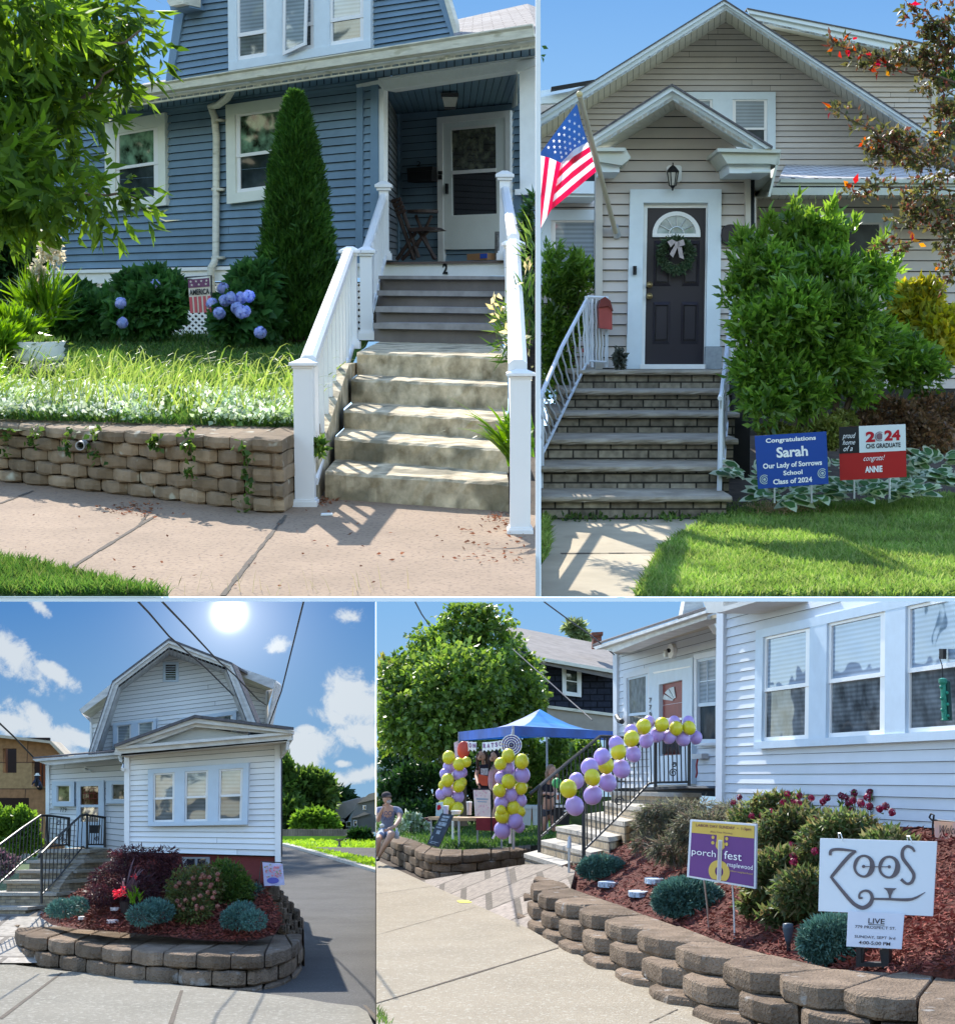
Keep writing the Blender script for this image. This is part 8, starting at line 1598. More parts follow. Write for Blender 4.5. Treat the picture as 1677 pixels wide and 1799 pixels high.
def hand(parent,x,y,d,dx,dy,s,m=skinm2):
    q = math.hypot(dx,dy); ux,uy = dx / q,dy / q; nx,ny = -uy,ux; pts = [(x,y,d,1.3 * s),(x + ux * 2.2 * s,y + uy * 2.2 * s,d,1.5 * s)]; ed = [(0,1)]
    for k,(o_,L) in enumerate(((-1.5,2.2),(-.5,2.7),(.5,2.6),(1.4,2.0))):
        i = len(pts); pts += [(x + ux * 3.4 * s + nx * o_ * s,y + uy * 3.4 * s + ny * o_ * s,d - .01,.45 * s),(x + ux * (3.4 + L) * s + nx * o_ * 1.1 * s,y + uy * (3.4 + L) * s + ny * o_ * 1.1 * s + .6 * s,d - .03,.38 * s)]; ed += [(1,i),(i,i + 1)]
    i = len(pts); pts += [(x + ux * 1.8 * s - nx * 2.2 * s,y + uy * 1.8 * s - ny * 2.2 * s,d - .02,.5 * s),(x + ux * 3.2 * s - nx * 2.8 * s,y + uy * 3.2 * s - ny * 2.8 * s,d - .03,.42 * s)]; ed += [(0,i),(i,i + 1)]; return skin('hand',pts,ed,m,parent,1)
def head(parent,x,y,d,r,hair,hm,face=1,long_=0,m=skinm2):
    q = d / FX; c = D(x,y,d); mb = MB(); mb.sm = True; mb.ball(c,r * q,18,14,(.82,.92,1.12)); mb.ball(c + Vector((face * .5 * r * q,-r * .3 * q,-r * .5 * q)),r * .55 * q,12,8); mb.ball(c + Vector((face * r * .45 * q,-r * .95 * q,-r * .1 * q)),r * .18 * q,8,6,(1,1.2,1.4))
    mb.ball(c + Vector((-face * r * .5 * q,-r * .55 * q,-.05 * r * q)),r * .2 * q,8,6,(.5,1,1.4)); make('head',mb,m,parent)
    mb = MB()
    for s in (-.1,.75): mb.ball(c + Vector((face * s * r * q,-r * .86 * q,r * .08 * q)),r * .09 * q,8,6,(1.3,.6,.7))
    mb.ball(c + Vector((face * .42 * r * q,-r * .9 * q,-r * .52 * q)),r * .1 * q,8,6,(2.2,.5,.5)); make('face',mb,mat('face_dark',(.10,.04,.035),.5),parent)
    if hair: mb = MB(); mb.sm = True; mb.ball(c + Vector((-face * .15 * r * q,r * .22 * q,r * .22 * q)),r * 1.08 * q,16,12,(.9,.95,1.05));
    if hair and long_:
        for s in (-1,1): mb.tube([c + Vector((s * r * .7 * q,0,r * .4 * q)),c + Vector((s * r * .95 * q,0,-r * .5 * q)),c + Vector((s * r * .95 * q,-.02,-long_ * q))],[r * .35 * q,r * .42 * q,r * .2 * q],8)
    if hair: make('hair',mb,hm,parent)
# seated man on the wall
y0 = 28.2; mn = thing('person','man in a dark cap and grey printed t-shirt sitting on the wall at left','person',D(680,1513,28.4))
skin('body',[(678,1466,28.5,9),(680,1452,28.4,9),(681,1436,28.3,10.5),(681,1424,28.3,9),(680,1416,28.2,4.5),(679,1410,28.2,4),(700,1423,28.3,5),(702,1440,28.1,4.4),(693,1452,27.8,3.2),(680,1458,27.6,2.4),(665,1424,28.3,5),(664,1442,28.1,4.4),(668,1430,27.7,3.2),(674,1418,27.6,2.4),(670,1467,28.4,7),(664,1474,27.6,6.4),(663,1490,27.7,5),(660,1505,27.8,3.3),(686,1466,28.3,7.4),(688,1465,27.5,6.6),(678,1482,27.5,5),(668,1500,27.7,3.6),(665,1506,27.8,3)],
     [(0,1),(1,2),(2,3),(3,4),(4,5),(3,6),(6,7),(7,8),(8,9),(3,10),(10,11),(11,12),(12,13),(0,14),(14,15),(15,16),(16,17),(0,18),(18,19),(19,20),(20,21),(21,22)],skinm2,mn)
skin('shirt',[(678,1462,28.5,10.5),(680,1450,28.4,11),(681,1436,28.3,12.5),(681,1424,28.3,10.5),(681,1417,28.3,6),(700,1423,28.3,6.6),(703,1433,28.2,6.8),(664,1424,28.3,6.6),(661,1433,28.2,6.6)],[(0,1),(1,2),(2,3),(3,4),(3,5),(5,6),(3,7),(7,8)],mat('heather_shirt',(.20,.22,.30),.9,.08,12),mn)
tp_ = at4(27.86); sm_ = mat('shirt_print',(.10,.10,.15)); text(tp_,R(670,1425,693,1433),'ROCK',sm_,mn,.0,bold=.03); text(tp_,R(674,1434.5,690,1441.5),'AIR',sm_,mn,0,bold=.02)
skin('shorts',[(678,1463,28.45,10),(669,1468,28.2,8.4),(665,1472,27.8,7.8),(686,1466,28.2,8.6),(687,1466,27.8,8)],[(0,1),(1,2),(0,3),(3,4)],mat('pale_denim',(.28,.33,.42),.9,.1,10),mn)
head(mn,679,1402,28.1,8.6,0,None); q = 28.1 / FX; c = D(679,1402,28.1); mb = MB(); mb.sm = True; mb.ball(c + Vector((-.5 * q,.2 * q,4 * q)),9.3 * q,16,10,(.92,1,.72)); mb.ball(c + Vector((4 * q,-8 * q,2.6 * q)),6.5 * q,14,8,(1.,1,.16)); make('cap',mb,mat('dark_cap',(.05,.04,.045),.9),mn)
mb = MB(); mb.sm = True; mb.ball(c + Vector((4 * q,-4 * q,-6 * q)),4.6 * q,12,8,(1,.9,.9)); make('beard',mb,mat('grey_beard',(.42,.38,.36),.9,.2,40),mn)
hand(mn,674,1418,27.6,.3,-1,1.1); hand(mn,681,1458,27.6,-1,.2,1.2)
for x,y,d_ in ((664,1508,27.9),(657,1508,28.0)): skin('shoe',[(x + 1,y - 1,d_,3.2),(x,y + 2,d_ - .15,3.2),(x - 2,y + 3.5,d_ - .6,2.6)],[(0,1),(1,2)],black,mn,1)
mb = MB(); mb.sm = True; mb.ball(D(671,1451,27.5),4.4 * 27.5 / FX,12,8,(1,1,.8)); make('sandwich',mb,mat('wrap_white',(.6,.6,.55)),None,'white wrapped snack in the hand of the seated man','food')
c = D(697,1474,28.0); q = 28 / FX; wb = thing('water_bottle','clear plastic water bottle on the wall beside the seated man','bottle',c); mb = MB(); mb.sm = True; mb.lathe(c,[(.005,0),(4 * q,0),(4.2 * q,10 * q),(2 * q,14 * q),(1.6 * q,17 * q)],12); make('body',mb,mat('clear_plastic',(.45,.50,.58),.1,.1,spec=.8),wb); mb = MB(); mb.lathe(c + Vector((0,0,16 * q)),[(1.9 * q,0),(1.9 * q,2.4 * q),(.002,2.5 * q)],10); make('cap',mb,white,wb)
# two women behind the table
w1_ = thing('person','woman in plum shirt and dark apron with coral waist bag behind the table','person',GP(852,1470,-1.15)); y0 = 29
skin('body',[(854,1400,y0,8.5),(853,1385,y0,7.8),(852,1368,y0,8.5),(852,1352,y0,8),(850,1343,y0 - .1,3.6),(848,1336,y0 - .2,3.2),(840,1350,y0,4),(836,1364,y0 - .1,3.2),(840,1380,y0 - .4,2.5),(864,1352,y0,4),(866,1370,y0,3.2),(860,1385,y0 - .4,2.6),(850,1430,y0,6),(850,1460,y0,4.4),(859,1430,y0,6),(859,1460,y0,4.4)],[(0,1),(1,2),(2,3),(3,4),(4,5),(3,6),(6,7),(7,8),(3,9),(9,10),(10,11),(0,12),(12,13),(0,14),(14,15)],skinm2,w1_)
skin('shirt',[(854,1396,y0,9.5),(853,1382,y0,9),(852,1366,y0,9.8),(852,1352,y0,9),(841,1350,y0,5.2),(837,1360,y0,5),(864,1352,y0,5.2),(866,1362,y0,5)],[(0,1),(1,2),(2,3),(3,4),(4,5),(3,6),(6,7)],mat('plum_shirt',(.12,.03,.07),.9,.1,10),w1_)
mb = MB(); mb.pp(at4(y0 - .42),[(842,1344),(860,1342),(862,1380),(858,1410),(842,1410),(841,1380)],0,.03); ap = make('apron',mb,mat('dark_apron',(.02,.018,.03),.9),w1_); mb = MB(); mb.pp(at4(y0 - .42),R(844,1350,857,1362),.01,.01); make('print',mb,mat('print_pale',(.5,.5,.5),.8,.8,60),ap)
mb = MB(); mb.pp(at4(y0 - .5),[(840,1360),(857,1364),(856,1381),(846,1380),(840,1373)],0,.12); mb.pp(at4(y0 - .5),[(843,1367),(855,1370),(855,1371.5),(843,1368.5)],.01,.02); make('waist_bag',mb,mat('coral_bag',(.60,.09,.04),.6,.1),w1_)
head(w1_,847,1327,y0 - .3,8.6,1,mat('brown_hair',(.07,.04,.025),.8,.2,30),-1,26); hand(w1_,840,1381,y0 - .45,.6,1,.9); hand(w1_,860,1386,y0 - .45,-.4,1,.9)
w2_ = thing('person','dark haired woman in a pink cardigan behind the table, turned to her neighbour','person',GP(872,1470,-1.15)); y0 = 28.6
skin('body',[(873,1402,y0,8),(872,1385,y0,7.5),(872,1365,y0,8),(872,1352,y0,7),(870,1343,y0,3.2),(869,1337,y0,3),(863,1354,y0 - .2,4),(861,1372,y0 - .3,3.4),(862,1390,y0 - .5,2.6),(881,1354,y0,4),(884,1374,y0,3.4),(882,1392,y0 - .2,2.6),(869,1430,y0,6),(869,1462,y0,4.4),(878,1430,y0,6),(878,1462,y0,4.4)],[(0,1),(1,2),(2,3),(3,4),(4,5),(3,6),(6,7),(7,8),(3,9),(9,10),(10,11),(0,12),(12,13),(0,14),(14,15)],skinm2,w2_)
skin('cardigan',[(873,1398,y0,10),(872,1382,y0,9.4),(872,1365,y0,9.6),(872,1354,y0,8.6),(863,1356,y0 - .2,5.4),(861,1372,y0 - .3,4.8),(862,1385,y0 - .4,4.2),(881,1356,y0,5.4),(884,1374,y0,4.8)],[(0,1),(1,2),(2,3),(3,4),(4,5),(5,6),(3,7),(7,8)],mat('pink_knit',(.55,.28,.27),.9,.12,30),w2_)
head(w2_,868,1329,y0 - .2,8.4,1,mat('dark_hair',(.025,.015,.015),.7,.2,30),-1,22); hand(w2_,862,1391,y0 - .55,-.2,1,.9); hand(w2_,882,1393,y0 - .25,.1,1,.9)
# person behind the railing
w3_ = thing('person','person with long fair hair in dark clothes standing behind the stair railing','person',GP(964,1472,-1.15)); y0 = 26.5
skin('body',[(964,1412,y0,9),(963,1395,y0,9),(963,1380,y0,9),(965,1370,y0,6.5),(968,1364,y0 - .1,3.2),(969,1360,y0 - .1,3),(953,1378,y0,4.2),(950,1396,y0,3.6),(957,1394,y0 - .4,3),(972,1395,y0 - .5,2.4),(973,1378,y0,4.2),(976,1392,y0 - .2,3.2),(966,1397,y0 - .5,2.6),(958,1438,y0,6.5),(953,1462,y0,3.6),(971,1438,y0,6.5),(973,1462,y0,3.6)],[(0,1),(1,2),(2,3),(3,4),(4,5),(3,6),(6,7),(7,8),(8,9),(3,10),(10,11),(11,12),(0,13),(13,14),(0,15),(15,16)],skinm,w3_)
skin('shirt',[(964,1410,y0,10.4),(963,1395,y0,10.2),(963,1382,y0,10.4),(965,1372,y0,8),(953,1379,y0,5.4),(950,1390,y0,5),(973,1379,y0,5.4),(976,1388,y0 - .1,5)],[(0,1),(1,2),(2,3),(3,4),(4,5),(3,6),(6,7)],mat('black_tee',(.02,.02,.03),.9,.1),w3_)
skin('shorts',[(964,1412,y0,11),(958,1428,y0,8),(957,1438,y0,7.6),(970,1428,y0,8),(972,1436,y0,7.6)],[(0,1),(1,2),(0,3),(3,4)],mat('grey_shorts',(.06,.065,.08),.9,.1),w3_)
head(w3_,969,1355,y0 - .2,9,1,mat('fair_hair',(.22,.15,.10),.8,.25,30),1,18,skinm); hand(w3_,973,1395,y0 - .6,1,-.1,1.); hand(w3_,966,1397,y0 - .6,1,0,.9)
mb = MB(); mb.pp(at4(25.8),R(977,1393,984,1411),0,.08); mb.cur = 1; mb.pp(at4(25.8),R(978,1397,982,1405),.01,.02); make('can',mb,[white,mat('can_orange',(.6,.15,.05))],None,'white and orange can held behind the railing','can')
# --- mulch bed and plants,near side
w5 = thing('garden_wall','large chunky brown block wall in the foreground holding the mulch bed with the yard signs','garden wall',GP(1160,1760))
OU = [(955,1535),(931,1548),(938,1566),(966,1580),(1006,1592),(1050,1612),(1103,1632),(1171,1656),(1246,1684),(1344,1714),(1470,1740),(1607,1758),(1730,2150)]
IN = [(985,1538),(985,1545),(1000,1559),(1038,1572),(1082,1588),(1132,1608),(1193,1627),(1267,1654),(1354,1679),(1462,1701),(1567,1711),(1655,1700),(1730,1672),(1820,1645),(1900,1620)]
blockwall(OU,IN,-1.18,.135,3,w5,blockm3,step=.11,gap=.012)
BP4 = P3(GP(985,1545,-1.2),GP(1567,1711,-1.2),D(1400,1450,15.6))
BDR = [(975,1536),(985,1547),(1000,1562),(1038,1576),(1082,1592),(1132,1612),(1193,1631),(1267,1658),(1354,1683),(1462,1706),(1567,1716),(1655,1706),(1740,1680),(1900,1622),(2000,1560),(2000,1490),(1400,1440),(1130,1470),(1010,1520)]
mb = MB(); fr_ = [BP4.at(x,y) for x,y in BDR]; mb.prism(fr_,[p - Vector((0,0,.15)) for p in fr_]); make('mulch',mb,mulch,None,'red mulch bed behind the chunky foreground wall',kind='structure')
def on4(x,y):
    a,b = F4.ray(x,y); n = BP4.n; t = n.dot(BP4.a) / (n.x * a + n.y + n.z * b); return np.stack([a * t,t,b * t],1)
x,y = polypts(BDR,15000); P = on4(x,y); P[:,2] += .012; n = len(P); np_mesh('mulch_chips',leaves(P,np.concatenate([RS.normal(size=(n,2)),RS.normal(size=(n,1)) * .15],1),.075,.014,jit=.3),4,mulchchip,label='dark red wood chips covering the bed with the yard signs',kind='stuff')
def b4(x,y): return BP4.at(x,y)
def yb4(x,y): return BP4.at(x,y).y
yo = lambda x,y0: yb4(x,y0) - .3
def cush4(label,cx,cy,rx,ry,n): y = yb4(cx,cy + ry) ; return bush('juniper',label,[(cx,cy,rx,ry,y),(cx - rx * .45,cy + ry * .25,rx * .6,ry * .75,y),(cx + rx * .45,cy + ry * .2,rx * .6,ry * .75,y)],n,.045,.013,juniper,'shrub','juniper cushions behind the foreground wall',stems=2,shell=.82,jit=.5,up=.3)
cush4('blue juniper cushion at the foot of the festival house steps',1057,1524,40,19,5000)
cush4('largest blue juniper cushion, left of the purple festival sign stakes',1208,1576,58,32,9000)
cush4('blue juniper cushion behind the black stand of the white signs',1470,1650,62,38,8000)
t = bush('weeping_maple','grey green weeping lace leaf maple spreading before the siding',[(a,b,c,d,min(e,yo(a,b + d + 12)),.4) for a,b,c,d,e in [(1200,1425,84,18,17),(1160,1450,48,24,17),(1240,1460,64,34,16.6),(1190,1492,50,22,16.5),(1130,1482,20,12,16.8),(1290,1422,36,12,16.8)]],8500,.09,.011,leafmat('lace_leaf',[(.09,.11,.06),(.15,.16,.10),(.12,.09,.07),(.2,.21,.14)],.4),'tree',droop=.7,jit=.5)
SB = [(1400,1470,75,50,14.8,.5),(1330,1450,60,40,15.4,.5),(1480,1480,70,50,14.3,.5),(1370,1540,75,45,14.0,.5),(1420,1570,60,40,13.6,.5),(1335,1555,30,34,13.9,.5),(1560,1500,50,40,13.9,.5),(1370,1410,60,16,15.2,.5),(1318,1590,24,18,13.6,.5),(1400,1610,60,22,13.3,.5)]
SB = [(a,b,c,d,min(e,yo(a,min(1600,b + d - 4))),f) for a,b,c,d,e,f in SB]
t = bush('spirea','large spirea with crimson flower heads behind the white and purple signs',[(a,b,c * (1.1 if a > 1390 else .92),d * 1.05,e,f) for a,b,c,d,e,f in SB],17000,.07,.026,leafmat('spirea_green',[(.05,.09,.03),(.09,.14,.045),(.13,.17,.06),(.15,.12,.05),(.18,.2,.1)],.4),stems=8,shell=.3)
pts = [(1283 + RS.rand() * 290,1400 + RS.rand() ** 1.4 * 120,0) for _ in range(60)]; pts = [(a,b,yo(a,b + 60) - .25 + .3 * RS.rand()) for a,b,c in pts] + [(1477,1398,14.4),(1500,1393,14.2),(1527,1392,14.0),(1489,1412,14.2),(1383,1395,14.8),(1404,1398,14.6),(1495,1424,14.0),(1560,1422,13.8),(1375,1410,14.6),(1595,1450,13.6)]
florets(t,pts,.032,magenta,50); P = []
for (x,y,d_) in pts[60:]:
    for s in np.linspace(0,1,8): P.append(list(D(x + 2 * sin(s * 3),y + 4 + s * 40,d_)))
np_mesh('shoot',sprigs(np.array(P),np.tile([0,0,1.],(len(P),1)),3,.03,.06,.022,updir=.4),4,midgreen,t); mb = MB()
for (x,y,d_) in pts[60:]: mb.tube([D(x,y,d_),D(x + 3,y + 50,d_)],.004,4)
make('stem',mb,bark,t)
for lb,cx,cy,w_ in (('left mosaic stepping stone in the festival bed',1068,1558,17),('right mosaic stepping stone beside the big juniper',1148,1552,17),('nearest white mosaic stepping stone in the festival bed',1120,1575,17)):
    c = b4(cx,cy) + Vector((0,0,.02)); q = c.y / FX; mb = MB(); top = [c + Vector((cos(a) * w_ * q * (1 + .1 * RS.normal()),sin(a) * w_ * q * 1.9,.03)) for a in np.linspace(0,2 * pi,12,endpoint=False)]; mb.prism(top,[p - Vector((0,0,.05)) for p in top]); make('stone',mb,mat('mosaic',(.42,.48,.55),.5,.6,30),None,lb,'stepping stone','mosaic stepping stones')
rg = thing('rain_gauge','slim grey stake with clear tube standing in the left of the festival bed','rain gauge',b4(1000,1547)); yg = yb4(1000,1547); mb = MB(); mb.tube([D(999,1547,yg),D(999.5,1486,yg)],.014,6); make('stake',mb,steel,rg); mb = MB(); mb.tube([D(999.5,1490,yg),D(1000,1474,yg),D(1000,1468,yg)],[.026,.02,.004],8); make('tube',mb,mat('clear_plastic',0),rg)
c = b4(1385,1672); q = c.y / FX; t = thing('spotlight','dark slate coloured garden spotlight between the purple sign and white sign','lamp',c); mb = MB(); mb.tube([c,c + Vector((0,0,14 * q))],3.5 * q,8); make('spike',mb,black,t); mb = MB(); mb.sm = True; mb.tube([c + Vector((0,0,12 * q)),c + Vector((0,0,20 * q)),c + Vector((0,0,38 * q)),c + Vector((0,0,46 * q)),c + Vector((0,0,47 * q))],[4 * q,6 * q,9.5 * q,8.5 * q,3 * q],14); make('head',mb,mat('slate_metal',0),t)
# --- signs
def lettering(pl,Q,items,parent):
    for s,q,m,k in items: text(pl,subq(Q,*q),s,m,parent,**k)
PQ = [(1212,1440),(1328,1448),(1326.5,1562),(1206,1541)]; ys_ = yb4(1245,1632); SP4 = VP(1206,ys_ - .3,1328,ys_ - .8)
sg = thing('yard_sign','purple and yellow porch festival yard sign with a banjo drawing on thin wire stakes','yard sign',b4(1265,1640)); mb = MB(); rectuv(mb,SP4,PQ,0,0,1,1,0,.02); pn = make('panel',mb,mat('panel_white',(.66,.68,.72),.5,.02),sg)
pur,yel,wtp = mat('festival_purple',(.14,.045,.20),.5,.04),mat('festival_yellow',(.62,.42,.08),.5,.04),mat('print_white',0)
mb = MB(); rectuv(mb,SP4,PQ,.03,.03,.97,.97,.004,.003); make('purple_field',mb,pur,pn); mb = MB(); rectuv(mb,SP4,PQ,.03,.03,.97,.225,.008,.003); rectuv(mb,SP4,PQ,.41,.225,.52,.40,.008,.003); mb.pp(SP4,[bil(PQ,.40,.34),bil(PQ,.53,.34),bil(PQ,.53,.42),bil(PQ,.50,.46),bil(PQ,.43,.46),bil(PQ,.40,.42)],.0085,.003); make('yellow_field',mb,yel,pn)
def ringq(mb,pl,Q,cu,cv,ru,rv,hu,hv,off,n=32,v1=1.):
    for k in range(n):
        a,b = 2 * pi * k / n,2 * pi * (k + 1) / n; P = [(cu + cos(t) * u,min(v1,cv + sin(t) * v)) for t,u,v in ((a,ru,rv),(b,ru,rv),(b,hu,hv),(a,hu,hv))]; mb.poly([pl.at(*bil(Q,*p),off) for p in P])
mb = MB(); ringq(mb,SP4,PQ,.465,.82,.155,.185,.06,.085,.009,v1=.96)
for u,v in ((.355,.27),(.355,.36),(.56,.27),(.56,.36)): ringq(mb,SP4,PQ,u,v,.024,.03,.0,.0,.009,12)
make('banjo_print',mb,yel,pn); mb = MB(); rectuv(mb,SP4,PQ,.435,.30,.495,.97,.012,.002); make('banjo_neck',mb,mat('neck_cream',(.68,.64,.50)),pn)
mb = MB(); [rectuv(mb,SP4,PQ,u,.32,u + .006,.96,.0145,.001) for u in (.447,.461,.475)]; make('string_print',mb,mat('string_lilac',(.45,.38,.55)),pn)
brn = mat('print_brown',(.16,.05,.08))
lettering(SP4,PQ,[('LABOR DAY SUNDAY  \u2022  1-5pm',(.09,.065,.92,.125),brn,dict(off=.013,bold=.01)),('(Rain Date Monday)',(.31,.165,.64,.20),brn,dict(off=.013)),('porch',(.05,.49,.405,.63),wtp,dict(off=.013)),('fest',(.53,.47,.79,.60),wtp,dict(off=.013)),('maplewood',(.58,.645,.955,.74),wtp,dict(off=.013)),('hilton neighborhood',(.63,.765,.955,.80),yel,dict(off=.013))],pn)
for A,B in (((1236,1546),(1245,1632)),((1286,1554),(1290,1650))): mb = MB(); p,q = D(A[0],A[1],ys_ - .55),b4(*B); mb.tube([p,p.lerp(q,.5) + Vector((.004,0,0)),q],.007,6); make('stake',mb,mat('wire_pale',(.5,.46,.42),.5),sg)
ZQ = [(1440,1473),(1645,1479),(1638,1610),(1437,1601)]; yz = yb4(1530,1700); ZP = VP(1437,yz - .02,1645,yz - .35)
zs = thing('band_sign','big white band sign reading ZOOS drawn in grey curls above the notice','sign',b4(1530,1698)); mb = MB(); rectuv(mb,ZP,ZQ,0,0,1,1,0,.02); zp = make('panel',mb,mat('sign_ice',(.70,.75,.80),.5,.02),zs); zg = mat('ink_grey',(.13,.11,.12),.6,.05)
def stroke(pts,ws,name='lettering',off=.006,close=False,cap=False):
    """smooth ink stroke given in crop pixels of the sign"""
    c = [Vector(((x) / 4.448 + 1300,(y) / 4.448 + 1400)) for x,y in pts]; n = len(c); S = []; Wd = []
    for i in range(n - 1):
        p0,p1,p2,p3 = c[max(0,i - 1)],c[i],c[i + 1],c[min(n - 1,i + 2)]
        for k in range(8):
            t = k / 8; S.append(.5 * ((2 * p1) + (p2 - p0) * t + (2 * p0 - 5 * p1 + 4 * p2 - p3) * t * t + (3 * p1 - p0 - 3 * p2 + p3) * t ** 3)); Wd.append(lerp(ws[i],ws[i + 1],t) / 4.448)
    S.append(c[-1]); Wd.append(ws[-1] / 4.448); mb = MB(); Lp = []
    for i,p in enumerate(S):
        d = (S[min(i + 1,len(S) - 1)] - S[max(i - 1,0)]); d = d.normalized() if d.length > 1e-6 else Vector((1,0)); nn = Vector((-d.y,d.x)) * Wd[i] / 2; Lp.append((p + nn,p - nn))
    for (a,b),(c_,d_) in zip(Lp,Lp[1:]): mb.poly([ZP.at(a.x,a.y,off),ZP.at(b.x,b.y,off),ZP.at(d_.x,d_.y,off),ZP.at(c_.x,c_.y,off)])
    make(name,mb,zg,zp)
stroke([(702,458),(706,425),(740,412),(800,413),(900,425)],[22,24,22,22,14]); stroke([(905,425),(860,455),(800,520),(712,625)],[16,28,30,24]); stroke([(704,622),(750,680),(850,800),(905,850),(960,868),(1010,840),(1030,790),(1010,745),(970,735),(935,755),(930,790),(955,790)],[18,24,28,30,32,34,28,22,18,16,18,14])
stroke([(1042,798),(1150,800),(1300,805),(1370,790),(1445,745)],[16,18,24,18,3])
mb = MB(); mb.poly([ZP.at(x / 4.448 + 1300,y / 4.448 + 1400,.008) for x,y in ((1118,712),(1222,716),(1195,735),(1178,770),(1176,796),(1160,796),(1158,768),(1145,735))]); make('lettering',mb,zg,zp)
stroke([(1362,430),(1340,400),(1300,388),(1268,420),(1270,480),(1320,550),(1355,610),(1340,665),(1300,680),(1255,645)],[16,22,22,26,28,26,26,26,20,26])
def eye(cx,cy,rx,ry,flip):
    mb = MB(); N = 40
    for k in range(N):
        P = []
        for t in (2 * pi * k / N,2 * pi * (k + 1) / N): P.append((cx + cos(t) * rx,cy + sin(t) * ry,cx - 8 + cos(t - .0) * rx * (.62) * (1 - .12 * sin(2 * t)),cy + 0 + sin(t) * ry * .80 * (1 + .1 * cos(t))))
        a,b = P; mb.poly([ZP.at(x / 4.448 + 1300,y / 4.448 + 1400,.006) for x,y in ((a[0],a[1]),(b[0],b[1]),(b[2],b[3]),(a[2],a[3]))])
    make('lettering',mb,zg,zp)
eye(966,543,85,90,0); eye(1163,550,86,90,0)
for x,y in ((962,545),(1163,548)): mb = MB(); mb.poly([ZP.at((x + cos(a) * 13) / 4.448 + 1300,(y + sin(a) * 13) / 4.448 + 1400,.012) for a in np.linspace(0,2 * pi,16,endpoint=False)]); make('lettering',mb,zg,zp)
stroke([(962,545),(1060,547),(1163,548)],[7,7,7],off=.01)
for A,B in (((1473,1464),(1481,1479)),((1594,1469),(1603,1483))): mb = MB(); mb.tube([ZP.at(A[0],A[1] + 8,-.02),ZP.at(A[0] - 1,A[1],.0),ZP.at(A[0] + 3,A[1],.01),ZP.at(*B,.01)],.004,5); make('wire_hook',mb,steel,zs)
NQ = [(1489,1601),(1588,1606),(1583,1668),(1486,1663)]; mb = MB(); rectuv(mb,ZP,NQ,0,0,1,1,.03,.01); ns = make('notice',mb,mat('notice_white',(.66,.70,.80),.3,.03),zs)
bi = mat('notice_ink',(.05,.04,.05)); lettering(ZP,NQ,[('LIVE',(.37,.17,.66,.32),bi,dict(off=.034,bold=.01)),('779 PROSPECT ST.',(.14,.385,.87,.465),bi,dict(off=.034,bold=.005)),('SUNDAY, SEPT 3rd',(.14,.665,.87,.755),bi,dict(off=.034,bold=.005)),('4:00-5:00 PM',(.22,.82,.79,.92),bi,dict(off=.034,bold=.01))],ns)
mb = MB(); rectuv(mb,ZP,NQ,.37,.34,.66,.355,.034,.002); make('underline',mb,bi,ns)
mb = MB();
for r_ in (R(1503,1660,1512,1699),R(1549,1662,1561,1701)): mb.pp(ZP,r_,-.01,.1)
mb.pp(ZP,R(1512,1692,1549,1699),-.01,.08); mb.pp(ZP,[(1512,1666),(1518,1666),(1514,1690),(1510,1690)],-.02,.05); mb.pp(ZP,[(1544,1668),(1549,1668),(1551,1692),(1547,1692)],-.02,.05); make('stand',mb,black,zs)
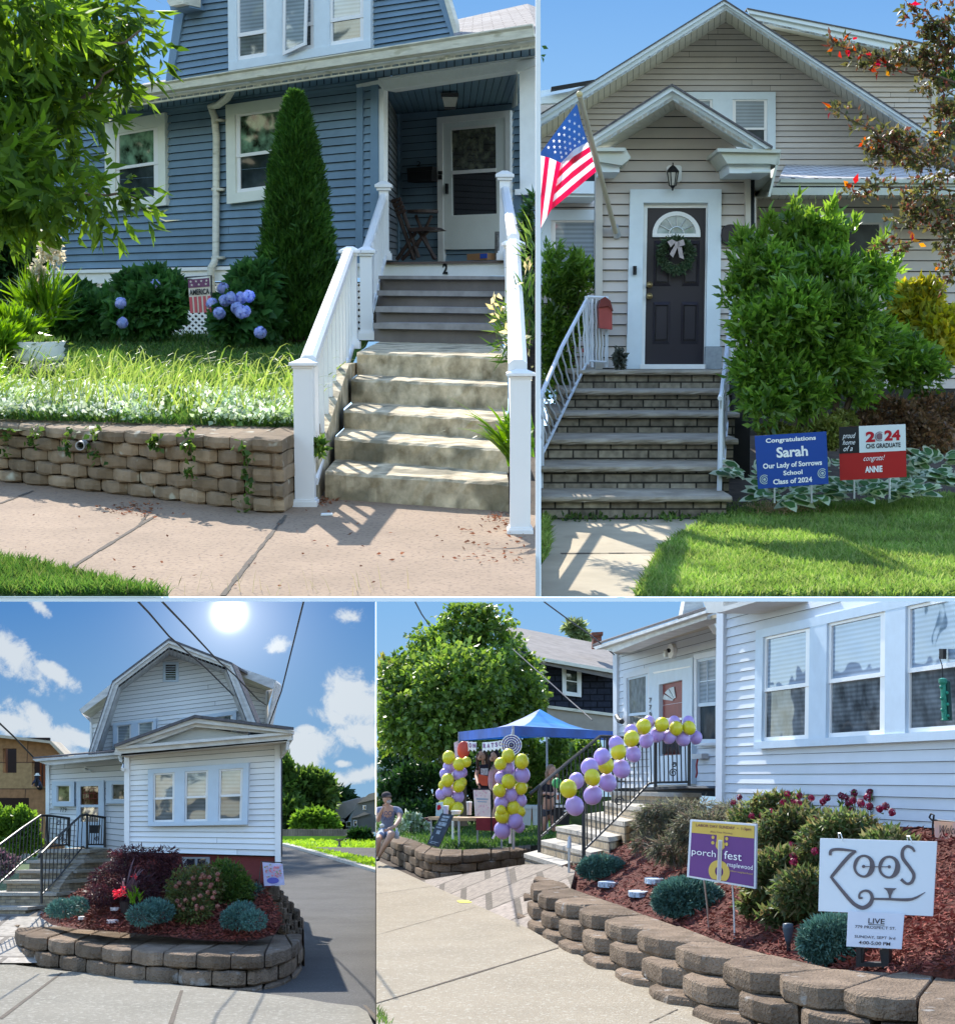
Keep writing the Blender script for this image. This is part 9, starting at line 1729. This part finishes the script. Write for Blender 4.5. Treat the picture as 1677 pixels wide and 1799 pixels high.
# welcome flag
WP = VP(1636,12.6,1700,12.2); wf = thing('garden_flag','pink and orange floral garden flag reading Welcome at the right edge','garden flag',WP.at(1638,1600)); mb = MB(); mb.tube([WP.at(1640,1600),WP.at(1638,1450),WP.at(1640,1432),WP.at(1635,1430),WP.at(1632,1436),WP.at(1636,1441),WP.at(1700,1447)],.008,6); make('pole',mb,black,wf)
WQ = [(1640,1443),(1700,1447),(1700,1556),(1645,1533)]; mb = MB(); rectuv(mb,WP,WQ,0,0,1,1,.02,.008); wc = make('cloth',mb,mat('flag_peach',(.68,.42,.40),.8,.15,5,c2=(.75,.40,.22)),wf)
text(WP,[(1650,1450),(1698,1452),(1698,1466),(1650,1465)],'Welcome',black,wc,.03,shear=.4)
for nm,m_,n,r0 in (('tulip_print',mat('print_tulip',(.55,.06,.05)),5,5),('bloom_print',mat('print_orange',(.75,.35,.06)),12,4.5),('leaf_print',mat('print_olive',(.35,.22,.08)),10,3)):
    mb = MB()
    for k in range(n): x,y = bil(WQ,RS.uniform(.08,.6),RS.uniform(.3,.95) if nm != 'tulip_print' else RS.uniform(.2,.45)); star(mb,WP,x,y,r0 * RS.uniform(.6,1),.031 + .0005 * k)
    make(nm,mb,m_,wc)
for lb,pts in (('overhead wire entering the maple from the top left',[(729,1057,20),(740,1078,22),(755,1100,26)]),('pair of overhead wires slanting down to the porch corner',[(955,1057,20),(1000,1090,21),(1040,1118,22),(1078,1150,24)]),('thin service wire sagging across the dark house wall',[(900,1140,30),(1000,1230,27),(1040,1265,25)])):
    mb = MB(); mb.tube([D(*p) for p in pts],.010,5); make('overhead_wire',mb,mat('wire_grey',(.08,.08,.09)),None,lb,'wire')
x = RS.uniform(655,690,260); y = RS.uniform(1768,1800,260); k = (x - 655) < (y - 1765); np_mesh('grass',blades(Gnp(x[k],y[k],Z0),.04,.006),5,grassm,label='tiny grass tuft at the lower left corner of the broad sidewalk',kind='stuff')
# trees across the street,behind the camera: mirrored in the windows
F4.clip = (-1e9,-1e9,1e9,1e9)
for i,(x,yy,r) in enumerate(((-34,-42,6),(-19,-46,5),(-4,-44,6.5),(11,-45,5),(26,-43,6),(41,-46,5.5))):
    t = thing('street_tree','green tree across the street, mirrored in the windows','tree',(x,yy,-1.7),'trees across the street'); n = 1500; d = unit(RS.normal(size=(n,3))); P = d * r * (.6 + .4 * RS.rand(n))[:,None] * np.array([1,1,.9]) + np.array([x,yy,5.5]); np_mesh('foliage',leaves(P,d,.9,.6),4,midgreen,t); mb = MB(); mb.tube([Vector((x,yy,-1.7)),Vector((x,yy,4))],[.3,.15],8); make('trunk',mb,bark,t)
